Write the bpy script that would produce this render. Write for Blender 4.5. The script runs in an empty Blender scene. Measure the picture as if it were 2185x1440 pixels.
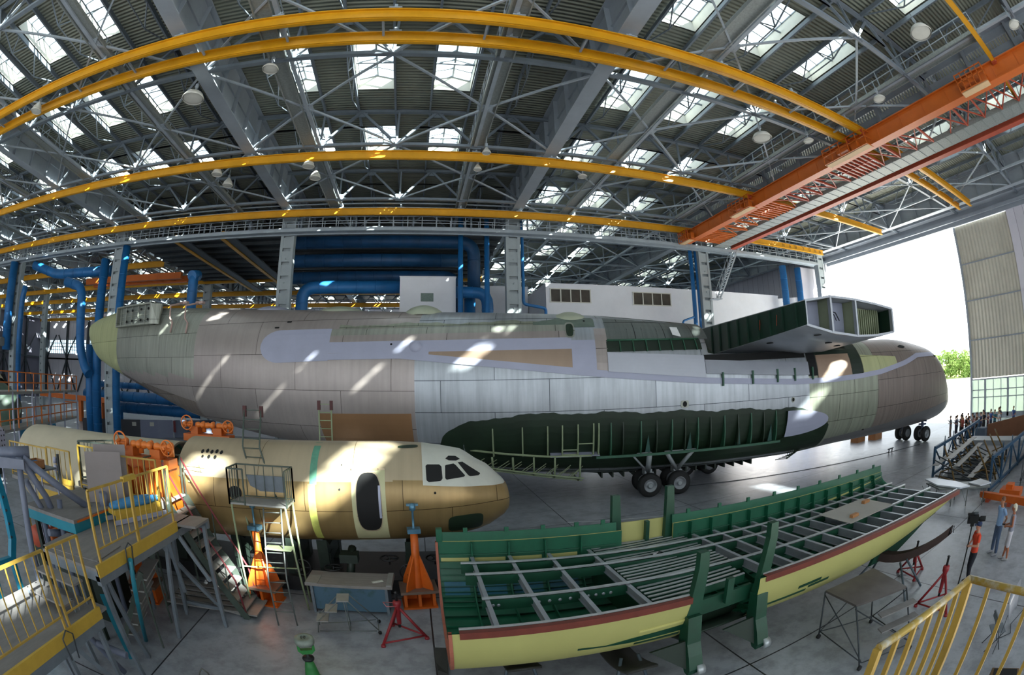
import bpy, bmesh, math, random
from mathutils import Vector, Matrix
random.seed(7)
S = bpy.context.scene
C = S.collection
PI = math.pi
V = Vector

# ------------------------------------------------------------------ materials
def lin(h):
    h = h.lstrip('#'); o = []
    for i in (0, 2, 4):
        c = int(h[i:i+2], 16) / 255
        o.append(c / 12.92 if c <= .04045 else ((c + .055) / 1.055) ** 2.4)
    return (*o, 1)
MATS = {}
def mat(name, col, rough=.6, metal=0, var=.12, scale=2.0, bump=0.0, bscale=None, stretch=(1, 1, 1), spec=.5, col2=None, patch=.5, coord='Object'):
    if name in MATS: return MATS[name]
    m = bpy.data.materials.new(name); m.use_nodes = True
    nt = m.node_tree; N = nt.nodes; L = nt.links
    b = N['Principled BSDF']
    b.inputs['Roughness'].default_value = rough
    b.inputs['Metallic'].default_value = metal
    b.inputs['Specular IOR Level'].default_value = spec
    tc = N.new('ShaderNodeTexCoord'); mp = N.new('ShaderNodeMapping')
    mp.inputs['Scale'].default_value = stretch
    L.new(tc.outputs[coord], mp.inputs[0])
    n = N.new('ShaderNodeTexNoise'); n.inputs['Scale'].default_value = scale
    n.inputs['Detail'].default_value = 5; n.inputs['Roughness'].default_value = .65
    L.new(mp.outputs[0], n.inputs['Vector'])
    cr = N.new('ShaderNodeValToRGB')
    c = lin(col)
    if col2:
        d = lin(col2)
        cr.color_ramp.elements[0].position = patch - .08; cr.color_ramp.elements[1].position = patch + .08
        cr.color_ramp.elements[0].color = d; cr.color_ramp.elements[1].color = c
    else:
        cr.color_ramp.elements[0].position = .3; cr.color_ramp.elements[1].position = .7
        cr.color_ramp.elements[0].color = (*[x * (1 - var) for x in c[:3]], 1)
        cr.color_ramp.elements[1].color = (*[min(1, x * (1 + var)) for x in c[:3]], 1)
    L.new(n.outputs['Fac'], cr.inputs[0]); L.new(cr.outputs[0], b.inputs['Base Color'])
    if bump:
        n2 = N.new('ShaderNodeTexNoise'); n2.inputs['Scale'].default_value = bscale or scale * 8
        L.new(mp.outputs[0], n2.inputs['Vector'])
        bp = N.new('ShaderNodeBump'); bp.inputs['Strength'].default_value = bump; bp.inputs['Distance'].default_value = .02
        L.new(n2.outputs['Fac'], bp.inputs['Height']); L.new(bp.outputs[0], b.inputs['Normal'])
    MATS[name] = m
    return m

def corrugated(name, col, axis, period, depth=.4, rough=.6, var=.1):
    m = mat(name, col, rough, 0, var, .35)
    nt = m.node_tree; N = nt.nodes; L = nt.links; b = N['Principled BSDF']
    tc = N.new('ShaderNodeTexCoord')
    w = N.new('ShaderNodeTexWave'); w.wave_type = 'BANDS'; w.bands_direction = axis
    w.inputs['Scale'].default_value = 2 * PI / 20 / period
    w.inputs['Distortion'].default_value = 0
    L.new(tc.outputs['Object'], w.inputs['Vector'])
    bp = N.new('ShaderNodeBump'); bp.inputs['Strength'].default_value = depth; bp.inputs['Distance'].default_value = period * .35
    L.new(w.outputs['Fac'], bp.inputs['Height']); L.new(bp.outputs[0], b.inputs['Normal'])
    return m

def brickmat(name, col, mortar, bw, bh, msize, rough=.5, metal=0, var=.1, scale=.6, stretch=(1, 1, 1), coord='UV', col2=None, patch=.5, off=.5, streak=0, bump=.3):
    """panelled sheet: noise colour, thin darker seams of a brick texture"""
    m = mat(name, col, rough, metal, var, scale, stretch=stretch, coord=coord, col2=col2, patch=patch)
    if coord == 'UV': m['panelled'] = 1
    nt = m.node_tree; N = nt.nodes; L = nt.links; b = N['Principled BSDF']
    base = b.inputs['Base Color'].links[0].from_socket
    tc = N.new('ShaderNodeTexCoord')
    br = N.new('ShaderNodeTexBrick'); br.offset = off
    br.inputs['Scale'].default_value = 1; br.inputs['Mortar Size'].default_value = msize
    br.inputs['Mortar Smooth'].default_value = 0
    br.inputs['Brick Width'].default_value = bw; br.inputs['Row Height'].default_value = bh
    br.inputs['Color1'].default_value = (1, 1, 1, 1); br.inputs['Color2'].default_value = (.9, .9, .9, 1); br.inputs['Mortar'].default_value = (0, 0, 0, 1)
    L.new(tc.outputs[coord], br.inputs['Vector'])
    mx = N.new('ShaderNodeMix'); mx.data_type = 'RGBA'; mx.blend_type = 'MULTIPLY'; mx.inputs[0].default_value = 1
    L.new(base, mx.inputs[6])
    mx2 = N.new('ShaderNodeMix'); mx2.data_type = 'RGBA'
    L.new(br.outputs['Fac'], mx2.inputs[0]); L.new(br.outputs['Color'], mx2.inputs[6])
    r = lin(mortar); mx2.inputs[7].default_value = r
    L.new(mx2.outputs[2], mx.inputs[7])
    out = mx.outputs[2]
    if streak:
        mp = N.new('ShaderNodeMapping'); mp.inputs['Scale'].default_value = (3.2, .18, 1)
        L.new(tc.outputs[coord], mp.inputs[0])
        ns = N.new('ShaderNodeTexNoise'); ns.inputs['Scale'].default_value = 1.5; ns.inputs['Detail'].default_value = 4
        L.new(mp.outputs[0], ns.inputs['Vector'])
        rp = N.new('ShaderNodeValToRGB'); rp.color_ramp.elements[0].position = .35; rp.color_ramp.elements[1].position = .62
        v = 1 - streak
        rp.color_ramp.elements[0].color = (v, v, v, 1); rp.color_ramp.elements[1].color = (1, 1, 1, 1)
        L.new(ns.outputs['Fac'], rp.inputs[0])
        m3 = N.new('ShaderNodeMix'); m3.data_type = 'RGBA'; m3.blend_type = 'MULTIPLY'; m3.inputs[0].default_value = 1
        L.new(out, m3.inputs[6]); L.new(rp.outputs[0], m3.inputs[7]); out = m3.outputs[2]
    L.new(out, b.inputs['Base Color'])
    if bump:
        bp = N.new('ShaderNodeBump'); bp.inputs['Strength'].default_value = bump; bp.inputs['Distance'].default_value = .01; bp.invert = True
        L.new(br.outputs['Fac'], bp.inputs['Height']); L.new(bp.outputs[0], b.inputs['Normal'])
    return m

def glassmat(name, tint, alpha, rough=.25):
    m = bpy.data.materials.new(name); m.use_nodes = True
    nt = m.node_tree; N = nt.nodes; L = nt.links
    for n in list(N): N.remove(n)
    o = N.new('ShaderNodeOutputMaterial'); t = N.new('ShaderNodeBsdfTransparent'); g = N.new('ShaderNodeBsdfGlossy'); x = N.new('ShaderNodeMixShader')
    t.inputs[0].default_value = lin(tint); g.inputs['Roughness'].default_value = rough; x.inputs[0].default_value = alpha
    L.new(t.outputs[0], x.inputs[1]); L.new(g.outputs[0], x.inputs[2]); L.new(x.outputs[0], o.inputs[0])
    MATS[name] = m
    return m

# ------------------------------------------------------------------ mesh builder
class MB:
    def __init__(s): s.v = []; s.f = []; s.m = []; s.smooth = []
    def _add(s, vs, fs, mi=0, sm=False):
        n = len(s.v); s.v += [tuple(v) for v in vs]
        for f in fs: s.f.append(tuple(i + n for i in f)); s.m.append(mi); s.smooth.append(sm)
        return s
    def box(s, a, b, mi=0):
        x0, y0, z0 = a; x1, y1, z1 = b
        return s._add([(x0,y0,z0),(x1,y0,z0),(x1,y1,z0),(x0,y1,z0),(x0,y0,z1),(x1,y0,z1),(x1,y1,z1),(x0,y1,z1)],
                      [(0,3,2,1),(4,5,6,7),(0,1,5,4),(1,2,6,5),(2,3,7,6),(3,0,4,7)], mi)
    def cbox(s, c, d, mi=0):
        return s.box([c[i] - d[i] / 2 for i in range(3)], [c[i] + d[i] / 2 for i in range(3)], mi)
    def bar(s, a, b, w=.1, h=None, mi=0, up=(0, 0, 1)):
        a = V(a); b = V(b); h = w if h is None else h
        d = (b - a).normalized(); u = V(up)
        if abs(d.dot(u)) > .98: u = V((1, 0, 0))
        r = d.cross(u).normalized() * w / 2; q = r.cross(d).normalized() * h / 2
        vs = [p + i * r + j * q for p in (a, b) for i, j in ((-1,-1),(1,-1),(1,1),(-1,1))]
        return s._add(vs, [(0,1,2,3),(7,6,5,4),(0,4,5,1),(1,5,6,2),(2,6,7,3),(3,7,4,0)], mi)
    def ibeam(s, a, b, w, h, t=.03, mi=0, up=(0, 0, 1)):
        a = V(a); b = V(b); d = (b - a).normalized(); u = V(up)
        r = d.cross(u).normalized(); q = r.cross(d).normalized()
        s.bar(a + q * (h - t) / 2, b + q * (h - t) / 2, w, t, mi, up)
        s.bar(a - q * (h - t) / 2, b - q * (h - t) / 2, w, t, mi, up)
        return s.bar(a, b, t, h - 2 * t, mi, up)
    def tube(s, pts, r=.03, n=8, mi=0, caps=True, radii=None):
        pts = [V(p) for p in pts]; rings = []
        prev = None
        for i, p in enumerate(pts):
            d = ((pts[i+1] if i < len(pts)-1 else p) - (pts[i-1] if i else p)).normalized()
            if prev is None:
                u = V((0, 0, 1)) if abs(d.z) < .9 else V((1, 0, 0))
                x = d.cross(u).normalized()
            else:
                x = (prev - d * prev.dot(d))
                x = x.normalized() if x.length > 1e-6 else d.cross(V((0, 0, 1))).normalized()
            prev = x; y = d.cross(x)
            rr = radii[i] if radii else r
            rings.append([p + (x * math.cos(2*PI*k/n) + y * math.sin(2*PI*k/n)) * rr for k in range(n)])
        vs = [q for g in rings for q in g]; fs = []
        for i in range(len(pts) - 1):
            for k in range(n):
                a = i*n + k; b = i*n + (k+1) % n
                fs.append((a, b, b + n, a + n))
        s._add(vs, fs, mi, True)
        if caps:
            m = len(vs); base = len(s.v) - m
            s.f.append(tuple(base + k for k in reversed(range(n)))); s.m.append(mi); s.smooth.append(False)
            s.f.append(tuple(base + m - n + k for k in range(n))); s.m.append(mi); s.smooth.append(False)
        return s
    def lathe(s, prof, c=(0, 0, 0), n=24, axis='z', mi=0, smooth=True):
        vs = []; fs = []
        for r, h in prof:
            for k in range(n):
                a = 2*PI*k/n; x, y = r*math.cos(a), r*math.sin(a)
                p = {'z': (x, y, h), 'y': (x, h, y), 'x': (h, x, y)}[axis]
                vs.append((p[0]+c[0], p[1]+c[1], p[2]+c[2]))
        for i in range(len(prof) - 1):
            for k in range(n):
                a = i*n+k; b = i*n+(k+1) % n
                fs.append((a, b, b+n, a+n))
        return s._add(vs, fs, mi, smooth)
    def prism(s, poly, off, mi=0):
        off = V(off); a = [V(p) for p in poly]; b = [p + off for p in a]; n = len(a)
        fs = [tuple(reversed(range(n))), tuple(range(n, 2*n))] + [(i, (i+1) % n, (i+1) % n + n, i + n) for i in range(n)]
        return s._add(a + b, fs, mi)
    def quad(s, *p, mi=0): return s._add(p, [tuple(range(len(p)))], mi)
    def grid(s, rows, mi=0, sm=True, closed=False, mf=None):
        n = len(rows[0]); vs = [p for r in rows for p in r]; base = len(s.v)
        s.v += [tuple(v) for v in vs]
        for i in range(len(rows) - 1):
            for k in range(n if closed else n - 1):
                a = i*n+k; b = i*n+(k+1) % n
                mm = mf(i, k) if mf else mi
                if mm is None: continue
                s.f.append((base+a, base+b, base+b+n, base+a+n)); s.m.append(mm); s.smooth.append(sm)
        return s
    def build(s, name, mats, parent=None, loc=None, uv=None, bevel=0):
        me = bpy.data.meshes.new(name)
        me.from_pydata(s.v, [], s.f)
        if not isinstance(mats, (list, tuple)): mats = [mats]
        for m in mats: me.materials.append(m)
        me.polygons.foreach_set('material_index', s.m)
        me.polygons.foreach_set('use_smooth', s.smooth)
        if not uv and any(m.get('panelled') for m in mats): uv = [(v[0] + v[1] + 30.7, v[2] + .43) for v in s.v]
        if uv:
            l = me.uv_layers.new(name='UVMap')
            for lp in me.loops: l.data[lp.index].uv = uv[lp.vertex_index]
        me.validate(); me.update()
        o = bpy.data.objects.new(name, me); C.objects.link(o)
        if parent: o.parent = parent
        if loc: o.location = loc
        if bevel:
            md = o.modifiers.new('b', 'BEVEL'); md.width = bevel; md.segments = 2; md.limit_method = 'ANGLE'
        return o

def tag(o, label, cat, group=None, kind=None):
    if label: o['label'] = label
    if cat: o['category'] = cat
    if group: o['group'] = group
    if kind: o['kind'] = kind
    return o
def thing(name, loc, rz, label, cat, group=None):
    o = bpy.data.objects.new(name, None); C.objects.link(o); o.empty_display_size = .2
    o.location = loc; o.rotation_euler = (0, 0, rz)
    return tag(o, label, cat, group)
def struct(name, mb, m, parent=None, **k):
    o = mb.build(name, m, parent, **k)
    o['kind'] = 'structure'
    return o
def copytree(o, loc=None, rz=None, label=None, parent=None, name=None):
    kids = [k for k in bpy.data.objects if k.parent == o] if False else KIDS(o)
    c = o.copy(); C.objects.link(c)
    if parent: c.parent = parent
    if loc is not None: c.location = loc
    if rz is not None: c.rotation_euler = (0, 0, rz)
    if label: c['label'] = label
    for k in kids: copytree(k, parent=c)
    return c
def explode(o):
    me = o.data; n = len(me.vertices); par = list(range(n))
    def f(a):
        while par[a] != a: par[a] = par[par[a]]; a = par[a]
        return a
    for e in me.edges: par[f(e.vertices[0])] = f(e.vertices[1])
    G = {}
    for p in me.polygons: G.setdefault(f(p.vertices[0]), []).append(p)
    for ps in list(G.values()):
        b = MB(); ix = {}
        for p in ps:
            for v in p.vertices:
                if v not in ix: ix[v] = len(b.v); b.v.append(tuple(me.vertices[v].co))
            b.f.append(tuple(ix[v] for v in p.vertices)); b.m.append(p.material_index); b.smooth.append(p.use_smooth)
        q = b.build(o.name.split('.')[0], list(me.materials), o.parent, loc=o.location)
    bpy.data.objects.remove(o)
def KIDS(o): return [k for k in o.children]
SKY = 2.6; SUN = 40.0; EXPO = 0.32
SUND = (-1.13, 1.27, -1)
# ------------------------------------------------------------------ the hangar
GX = [7.7 + 18.7 * i for i in range(-6, 3)]        # main girders
TY = [15.8 + 8.5 * k for k in range(-5, 10)]       # cross trusses
ZD = 22.5; ZC = 19.76                              # roof deck, lower chord
XE = 48.3; YW = -26.7; YE = TY[-1]
M_deck = corrugated('roof_deck_sheet', '#7f8375', 'Y', .26, .9, .5)
M_steel = mat('grey_painted_steel', '#717b84', .5, 0, .15, 1.2)
M_steel2 = mat('light_grey_steel', '#98a2aa', .5, 0, .12, 1.2)
M_dark = mat('dark_steel', '#353b40', .55, 0, .2, 1.5)
M_white = mat('skylight_curb_white', '#c9c8be', .7, 0, .05, 3)
M_glass = glassmat('roof_glass', '#e9f6fb', .12, .3)
M_conc = brickmat('concrete_floor', '#a2a6ad', '#45484d', 6, 6, .02, .38, 0, .16, .35, coord='Object', off=0, bump=0)
def floor_dirt(m):
    nt = m.node_tree; N = nt.nodes; L = nt.links; b = N['Principled BSDF']
    base = b.inputs['Base Color'].links[0].from_socket
    tc = N.new('ShaderNodeTexCoord')
    n = N.new('ShaderNodeTexNoise'); n.inputs['Scale'].default_value = 1.7; n.inputs['Detail'].default_value = 8; n.inputs['Roughness'].default_value = .7
    L.new(tc.outputs['Object'], n.inputs['Vector'])
    r = N.new('ShaderNodeValToRGB'); r.color_ramp.elements[0].position = .38; r.color_ramp.elements[0].color = (.68, .68, .68, 1); r.color_ramp.elements[1].position = .56
    L.new(n.outputs['Fac'], r.inputs[0])
    x = N.new('ShaderNodeMix'); x.data_type = 'RGBA'; x.blend_type = 'MULTIPLY'; x.inputs[0].default_value = 1
    L.new(base, x.inputs[6]); L.new(r.outputs[0], x.inputs[7]); L.new(x.outputs[2], b.inputs['Base Color'])
    r2 = N.new('ShaderNodeMapRange'); r2.inputs[3].default_value = .24; r2.inputs[4].default_value = .5
    L.new(n.outputs['Fac'], r2.inputs[0]); L.new(r2.outputs[0], b.inputs['Roughness'])
floor_dirt(M_conc)
f = MB(); f.quad((-105, -30, 0), (48.3, -30, 0), (48.3, 101, 0), (-105, 101, 0))
struct('floor', f, M_conc)
M_apron = mat('sunlit_apron', '#c9c9c6', .8, 0, .08, .2)
f = MB(); f.quad((48.3, -250, -.02), (700, -250, -.02), (700, 500, -.02), (48.3, 500, -.02))
struct('ground', f, M_apron)

SKC = (3.55, 7.95, 12.35)                          # skylight centres in a bay
def dark_cell(i, k):   # covered part of the roof behind the middle columns
    return (4 <= i <= 5 and TY[k] > 32 and TY[k] < 60) or (i <= 1 and TY[k] < 0) or i < 0
def HOLES(i, k, x0, yc):
    L = [(x0 + c, yc - 2.1, yc + 2.1) for c in SKC]
    if i == 5 and k == 3: L.append((6.05, 3.0, 7.1))
    if i == 7 and k == 2: return [(41.5, -7.55, -3.35)]
    if i == 7 and k == 1: return [(43.2, -13.9, -10.0)]
    if i == 7 and k == 0: return []
    if i == 6 and k == 1: L[2] = (19.7, -18.1, -10.0)
    if i == 6 and k == 0: L = [L[1]]
    return L
cells = []
deck = MB()
for i in range(len(GX)):
    x0 = GX[i]; x1 = GX[i+1] if i < len(GX)-1 else XE
    for k in range(len(TY) - 1):
        y0, y1 = TY[k], TY[k+1]; yc = (y0 + y1) / 2
        if i == len(GX)-1 or dark_cell(i, k):
            deck.quad((x0,y0,ZD),(x0,y1,ZD),(x1,y1,ZD),(x1,y0,ZD)); continue
        holes = HOLES(i, k, x0, yc)
        xs = x0
        for c, ya, yb in holes:
            deck.quad((xs,y0,ZD),(xs,y1,ZD),(c-1.05,y1,ZD),(c-1.05,y0,ZD)); xs = c + 1.05
            deck.quad((c-1.05,y0,ZD),(c-1.05,ya,ZD),(xs,ya,ZD),(xs,y0,ZD)); deck.quad((c-1.05,yb,ZD),(c-1.05,y1,ZD),(xs,y1,ZD),(xs,yb,ZD))
            cells.append((c, (ya + yb) / 2, (yb - ya) / 4.2))
        deck.quad((xs,y0,ZD),(xs,y1,ZD),(x1,y1,ZD),(x1,y0,ZD))
struct('ceiling', deck, M_deck)
# skylight: curb, gabled frame, panes
cb = MB(); H1 = .75
for sx in (-1, 1):
    cb.box((sx*1.05 - (0 if sx > 0 else .08), -2.1, 0), (sx*1.05 + (.08 if sx > 0 else 0), 2.1, H1))
    y = sx*2.1
    cb.prism([(-1.13, y, 0), (1.13, y, 0), (1.13, y, H1), (0, y, H1+.32), (-1.13, y, H1)], (0, sx*.08, 0))
fr = MB()
for y in [-2.05 + .82*j for j in range(6)]:
    for sx in (-1, 1): fr.bar((0, y, H1+.3), (sx*1.08, y, H1+.01), .07, .1)
fr.bar((0, -2.1, H1+.3), (0, 2.1, H1+.3), .1, .1)
for sx in (-1, 1): fr.bar((sx*1.06, -2.1, H1+.02), (sx*1.06, 2.1, H1+.02), .08, .08)
fr.bar((0, -.2, .3), (0, .2, .3), .001)
fr.bar((-1.05, 0, .35), (1.05, 0, .35), .09, .09)
pn = MB()
for sx in (-1, 1): pn.quad((0, -2.08, H1+.33), (0, 2.08, H1+.33), (sx*1.1, 2.08, H1+.04), (sx*1.1, -2.08, H1+.04))
w0 = cb.build('window_1', M_white); w0['kind'] = 'structure'
fr.build('window_frame', M_steel, w0); pn.build('pane', M_glass, w0)
for n, (x, y, sc_) in enumerate(cells):
    o = w0 if n == 0 else copytree(w0)
    o.location = (x, y, ZD); o.scale = (1, sc_, 1); o.name = 'window_%d' % (n + 1)

# main girders (one object each, running away from the camera)
def web_girder(x):
    g = MB(); y0, y1 = YW, YE
    g.box((x-.42, y0, ZC), (x+.42, y1, ZC+.06)); g.box((x-.42, y0, ZD-.1), (x+.42, y1, ZD-.04))
    g.box((x-.09, y0, ZC+.06), (x+.09, y1, ZD-.1))
    y = y0
    while y < y1:
        g.box((x-.36, y, ZC+.06), (x+.36, y+.04, ZD-.1)); y += 8.5/4
    g.box((x-.2, y0, ZC+1.3), (x+.2, y1, ZC+1.36))
    return g
M_gird = mat('girder_paint', '#969fa7', .45, 0, .1, .8)
def slot_girder(x):
    g = MB(); y0, y1 = -9, YE
    for a, b, w_ in ((ZC, ZC+.06, .42), (ZC+.06, ZD-1.15, .06), (ZD-.62, ZD-.1, .06), (ZD-.1, ZD-.04, .42)): g.box((x-w_, y0, a), (x+w_, y1, b))
    y = y0
    while y < y1: g.box((x-.3, y, ZC+.06), (x+.3, y+.25, ZD-.1)); y += 4.25
    y = y0
    while y < y1: g.box((x-.02, y, ZD-1.15), (x+.02, y+.1, ZD-.62)); y += .25
    for z in (ZC+.6, ZC+1.15): g.box((x-.1, y0, z), (x-.06, y1, z+.03))
    return g
for i, x in enumerate(GX): struct('roof_beam', (slot_girder if i == 7 else web_girder)(x), M_gird)
lg = MB()
for dz, dy in ((.15, -.3), (.0, .25)): lg.bar((-70, 34.4+dy, 19.85+dz), (44, 34.4+dy, 19.85+dz), .09)
struct('roof_runner', lg, M_steel2)
# cross trusses
def truss(L, bay=True):
    t = MB(); h = ZD - ZC - .25
    t.bar((.4, 0, .08), (L-.4, 0, .08), .24, .18); t.bar((0, 0, h), (L, 0, h), .26, .2)
    q = L / 4
    for j in range(5):
        xb = j*q
        if 0 < j < 4:
            for a in (-.5, .5): t.bar((xb, 0, .1), (xb + a*q, 0, h), .15)
            t.bar((xb, 0, .1), (xb, 0, h), .12)
            t.prism([(xb-.42, -.02, .1), (xb-.25, -.02, .5), (xb+.25, -.02, .5), (xb+.42, -.02, .1), (xb+.3, -.02, -.08), (xb-.3, -.02, -.08)], (0, .04, 0))
        if j < 4:
            xt = xb + q/2
            if j in (0, 3):
                t.bar((xt, 0, h), ((0 if j == 0 else L), 0, .1), .15)
            t.prism([(xt-.45, -.02, h-.02), (xt-.2, -.02, h-.4), (xt+.2, -.02, h-.4), (xt+.45, -.02, h-.02)], (0, .04, 0))
            for a in (-.25, .25): t.bar((xt, 0, h-.1), (xt + a*q, 0, h-1.15), .07)
    for j in range(4):
        for a in (.25, .75): t.bar((q*(j+.25), 0, h-1.15), (q*(j+.75), 0, h-1.15), .07)
    return t
t0 = struct('roof_truss', truss(18.7), M_steel)
first = True
for i in range(len(GX) - 1):
    for k, y in enumerate(TY):
        if y < -8: continue
        o = t0 if first else t0.copy()
        if not first: C.objects.link(o)
        first = False
        o.location = (GX[i], y, ZC)
te = struct('roof_truss', truss(XE - GX[-1] + .01), M_steel); te.location = (GX[-1], 24.3, ZC)
for y in (7.3, 15.8, 32.8): o = te.copy(); C.objects.link(o); o.location = (GX[-1], y, ZC)
# purlins beside the skylights with under-slung rods
def purlin(rods):
    p = MB(); p.bar((0, -8.7, ZD-.2), (0, YE, ZD-.2), .12, .24)
    if rods:
        for y in TY[2:9]:
            for a, b in ((y+.3, y+2.9), (y+8.2, y+5.6)):
                p.bar((0, a, ZD-.3), (0, b, ZD-1.35), .06)
                p.bar((0, b, ZD-1.35), (0, b + (.9 if a < b else -.9), ZD-.3), .06)
            p.bar((0, y+2.9, ZD-1.35), (0, y+5.6, ZD-1.35), .05)
            p.bar((0, y+2.9, ZD-1.35), (0, y+2.7, ZD-.3), .06)
    return p
p1 = struct('roof_purlin', purlin(True), M_steel); p2 = struct('roof_purlin', purlin(False), M_steel)
for i in range(2, len(GX) - 1):
    for n, c in enumerate((2.42, 4.68, 6.82, 9.1, 11.2, 13.5, 15.9)):
        src = p1 if n % 2 == 0 else p2
        if i == 2 and n in (0, 1): o = src
        else: o = src.copy(); C.objects.link(o)
        o.location = (GX[i] + c, 0, 0)
# lower chord runners and plan bracing
r = MB(); r.bar((0, -8, ZC+.1), (0, YE, ZC+.1), .2, .16)
r0 = struct('roof_runner', r, M_steel2)
br = MB(); q = 18.7/4
for s0 in (0, 2):
    xc, yc = (s0+1)*q, 4.25
    for dx in (-1, 1):
        for dy in (-1, 1): br.bar((xc + dx*.1, yc + dy*.1, 0), (xc + dx*q, yc + dy*4.2, 0), .1, .1)
    br.cbox((xc, yc, 0), (.7, .7, .04))
b0 = struct('roof_beam', br, M_steel2)
fr1 = fr2 = True
for i in range(2, len(GX) - 1):
    for j in (1, 3):
        o = r0 if fr1 else r0.copy()
        if not fr1: C.objects.link(o)
        fr1 = False; o.location = (GX[i] + j*q, 0, 0)
    for k in range(4, 13, 1):
        if (i in (4, 5) and TY[k] > 32): continue
        o = b0 if fr2 else b0.copy()
        if not fr2: C.objects.link(o)
        fr2 = False; o.location = (GX[i], TY[k], ZC + .08)
b2 = MB(); L3 = XE - GX[-1]
# columns
M_col = mat('column_grey', '#9aa3a6', .55, 0, .1, .7)
def column(x, y, w=.95, d=.7):
    c = MB()
    for sx in (-1, 1): c.box((x + sx*w/2 - .12, y - d/2, 0), (x + sx*w/2 + .12, y + d/2, ZC))
    c.box((x - w/2, y - .05, 0), (x + w/2, y + .05, ZC))
    z = .8
    while z < ZC: c.box((x - w/2, y - d/2 + .03, z), (x + w/2, y - d/2 + .06, z + .9)); z += 1.15
    for zz in range(2, 19, 2): c.lathe([(0, -.02), (.07, -.02), (.07, .02)], (x, y - d/2, zz), 8, 'y', 0)
    c.box((x - w/2 - .05, y - d/2 - .05, ZC - .5), (x + w/2 + .05, y + d/2 + .05, ZC))
    return c
for x in GX[2:]:
    struct('column', column(x - .1, 36), M_col)
for x in GX[1:5]:
    struct('column', column(x, 58), M_col)
# walls
M_wall = brickmat('wall_panel_pale', '#cfcdd6', '#8b8a94', 3, 1.2, .02, .8, 0, .06, .3, coord='Object', off=0, bump=0)
M_wallw = mat('white_render', '#dcdde2', .85, 0, .05, .5, bump=.3, bscale=3)
M_walld = mat('dark_wall', '#3a3f44', .8, 0, .15, .5)
w = MB(); w.box((-105, 93, 0), (XE, 93.4, 11.4)); w.box((-105, 93, 14.8), (XE, 93.4, ZD))
for x in GX: w.box((x - .5, 92.8, 11.4), (x + .5, 93.2, 14.8))
wb = struct('wall_back', w, M_wall)
g = MB(); g.box((-105, 93.1, 11.4), (XE, 93.2, 14.8)); w1 = struct('window_901', g, M_glass)
g = MB()
for x in range(-105, 48, 1): g.box((x, 93, 11.4), (x+.16, 93.1, 14.8))
for z in (12.2, 13.0, 13.9): g.box((-105, 93, z), (XE, 93.1, z+.14))
g.build('window_frame', M_dark, w1)
g = MB()
for x in (-104.5, -95, -85.8, -76, -67.1, -57):
    g.bar((x, 92.6, 0), (x, 92.6, ZC), .7, .5)
    g.bar((x - 9, 92.6, 10), (x + 9, 92.6, 10), .35)
    for s_ in (-1, 1): g.bar((x, 92.6, 9.8), (x + s_*4.2, 92.6, 2), .3); g.bar((x, 92.6, 10.2), (x + s_*4.2, 92.6, 16), .3)
struct('roof_beam', g, M_dark)
w = MB(); w.box((-105.3, -30, 0), (-105, 94, ZD)); struct('wall_left', w, M_wall)
g = MB()
for y in range(20, 93, 9):
    g.bar((-104.6, y, 0), (-104.6, y, ZC), .6); g.bar((-104.6, y-4.5, 10), (-104.6, y+4.5, 10), .35)
    for s_ in (-1, 1): g.bar((-104.6, y, 9.8), (-104.6, y + s_*4.2, 2), .25); g.bar((-104.6, y, 10.2), (-104.6, y + s_*4.2, 16), .25)
struct('roof_beam', g, M_dark)
w = MB(); w.box((XE - .1, 38.4, 0), (XE + .3, 94, ZD)); w.box((XE-.1, -30, 0), (XE+.3, 9.5, ZD)); struct('wall_right', w, M_wall)
w = MB(); w.box((-105, -27, 0), (XE, -26.7, 5)); w.box((-105, -27, 17), (XE, -26.7, ZD)); w.box((-105, -27, 9), (XE, -26.7, 10)); struct('wall_front', w, M_wall)  # unseen wall; its open bands are sized to let in fill light
# door opening on the right: header, jambs, open leaves
M_hdr = mat('door_header_grey', '#8b939b', .5, 0, .1, .6)
h = MB(); h.box((XE - .4, -12, 19.25), (XE + .4, 38.4, ZD)); h.box((XE - 1.5, -12, 19.9), (XE - .4, 38.4, 20.3))
h.box((XE - 1.0, -12, 19.0), (XE - .7, 38.4, 19.3)); h.box((XE - .3, -12, 18.7), (XE, 38.4, 19.2))
struct('trim_1', h, M_hdr)
h = MB(); h.box((XE - 2.2, 37.2, 0), (XE - 1.4, 38.4, 19.4)); h.box((XE - 1.2, 37.0, 0), (XE - .9, 38.4, 19.4)); h.box((XE - .7, 36.9, 0), (XE - .1, 38.4, 19.2))
struct('trim_2', h, M_wallw)
M_leaf = corrugated('door_leaf_sheet', '#b9b6a6', 'Y', .45, .7, .6, .14)
d = MB(); d.box((XE + .2, -1, 3.8), (XE + .5, 17, 18.7)); d.box((XE + .1, 16.8, 0), (XE + .6, 17.05, 18.7), 1)
for z in (0, 3.6, 7.4, 11.2, 14.8): d.box((XE + .14, -1, z), (XE + .22, 17, z + .12), 1)
leaf = struct('door_1', d, [M_leaf, M_hdr])
gl = MB(); gl.box((XE + .3, -1, .5), (XE + .33, 16.8, 3.6)); gl.build('pane', glassmat('frosted_glass', '#c3cfc6', .45, .5), leaf)
gf = MB()
for j in range(0, 18):
    gf.box((XE + .2, -1 + j, 0), (XE + .36, -.93 + j + (.18 if j % 3 == 1 else 0), 3.7))
for z in (.3, 1.9, 2.6): gf.box((XE + .22, -1, z), (XE + .34, 17, z + .08))
gf.box((XE + .2, -1, 0), (XE + .4, 17, .5))
gf.build('window_frame', M_hdr, leaf)
# floor markings
mk = MB(); mk.bar((6, 18.2, .005), (40, 9.6, .005), .12, .006); struct('floor_marking', mk, mat('worn_white_line', '#b9bcc0', .6, 0, .1, 4))

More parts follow.
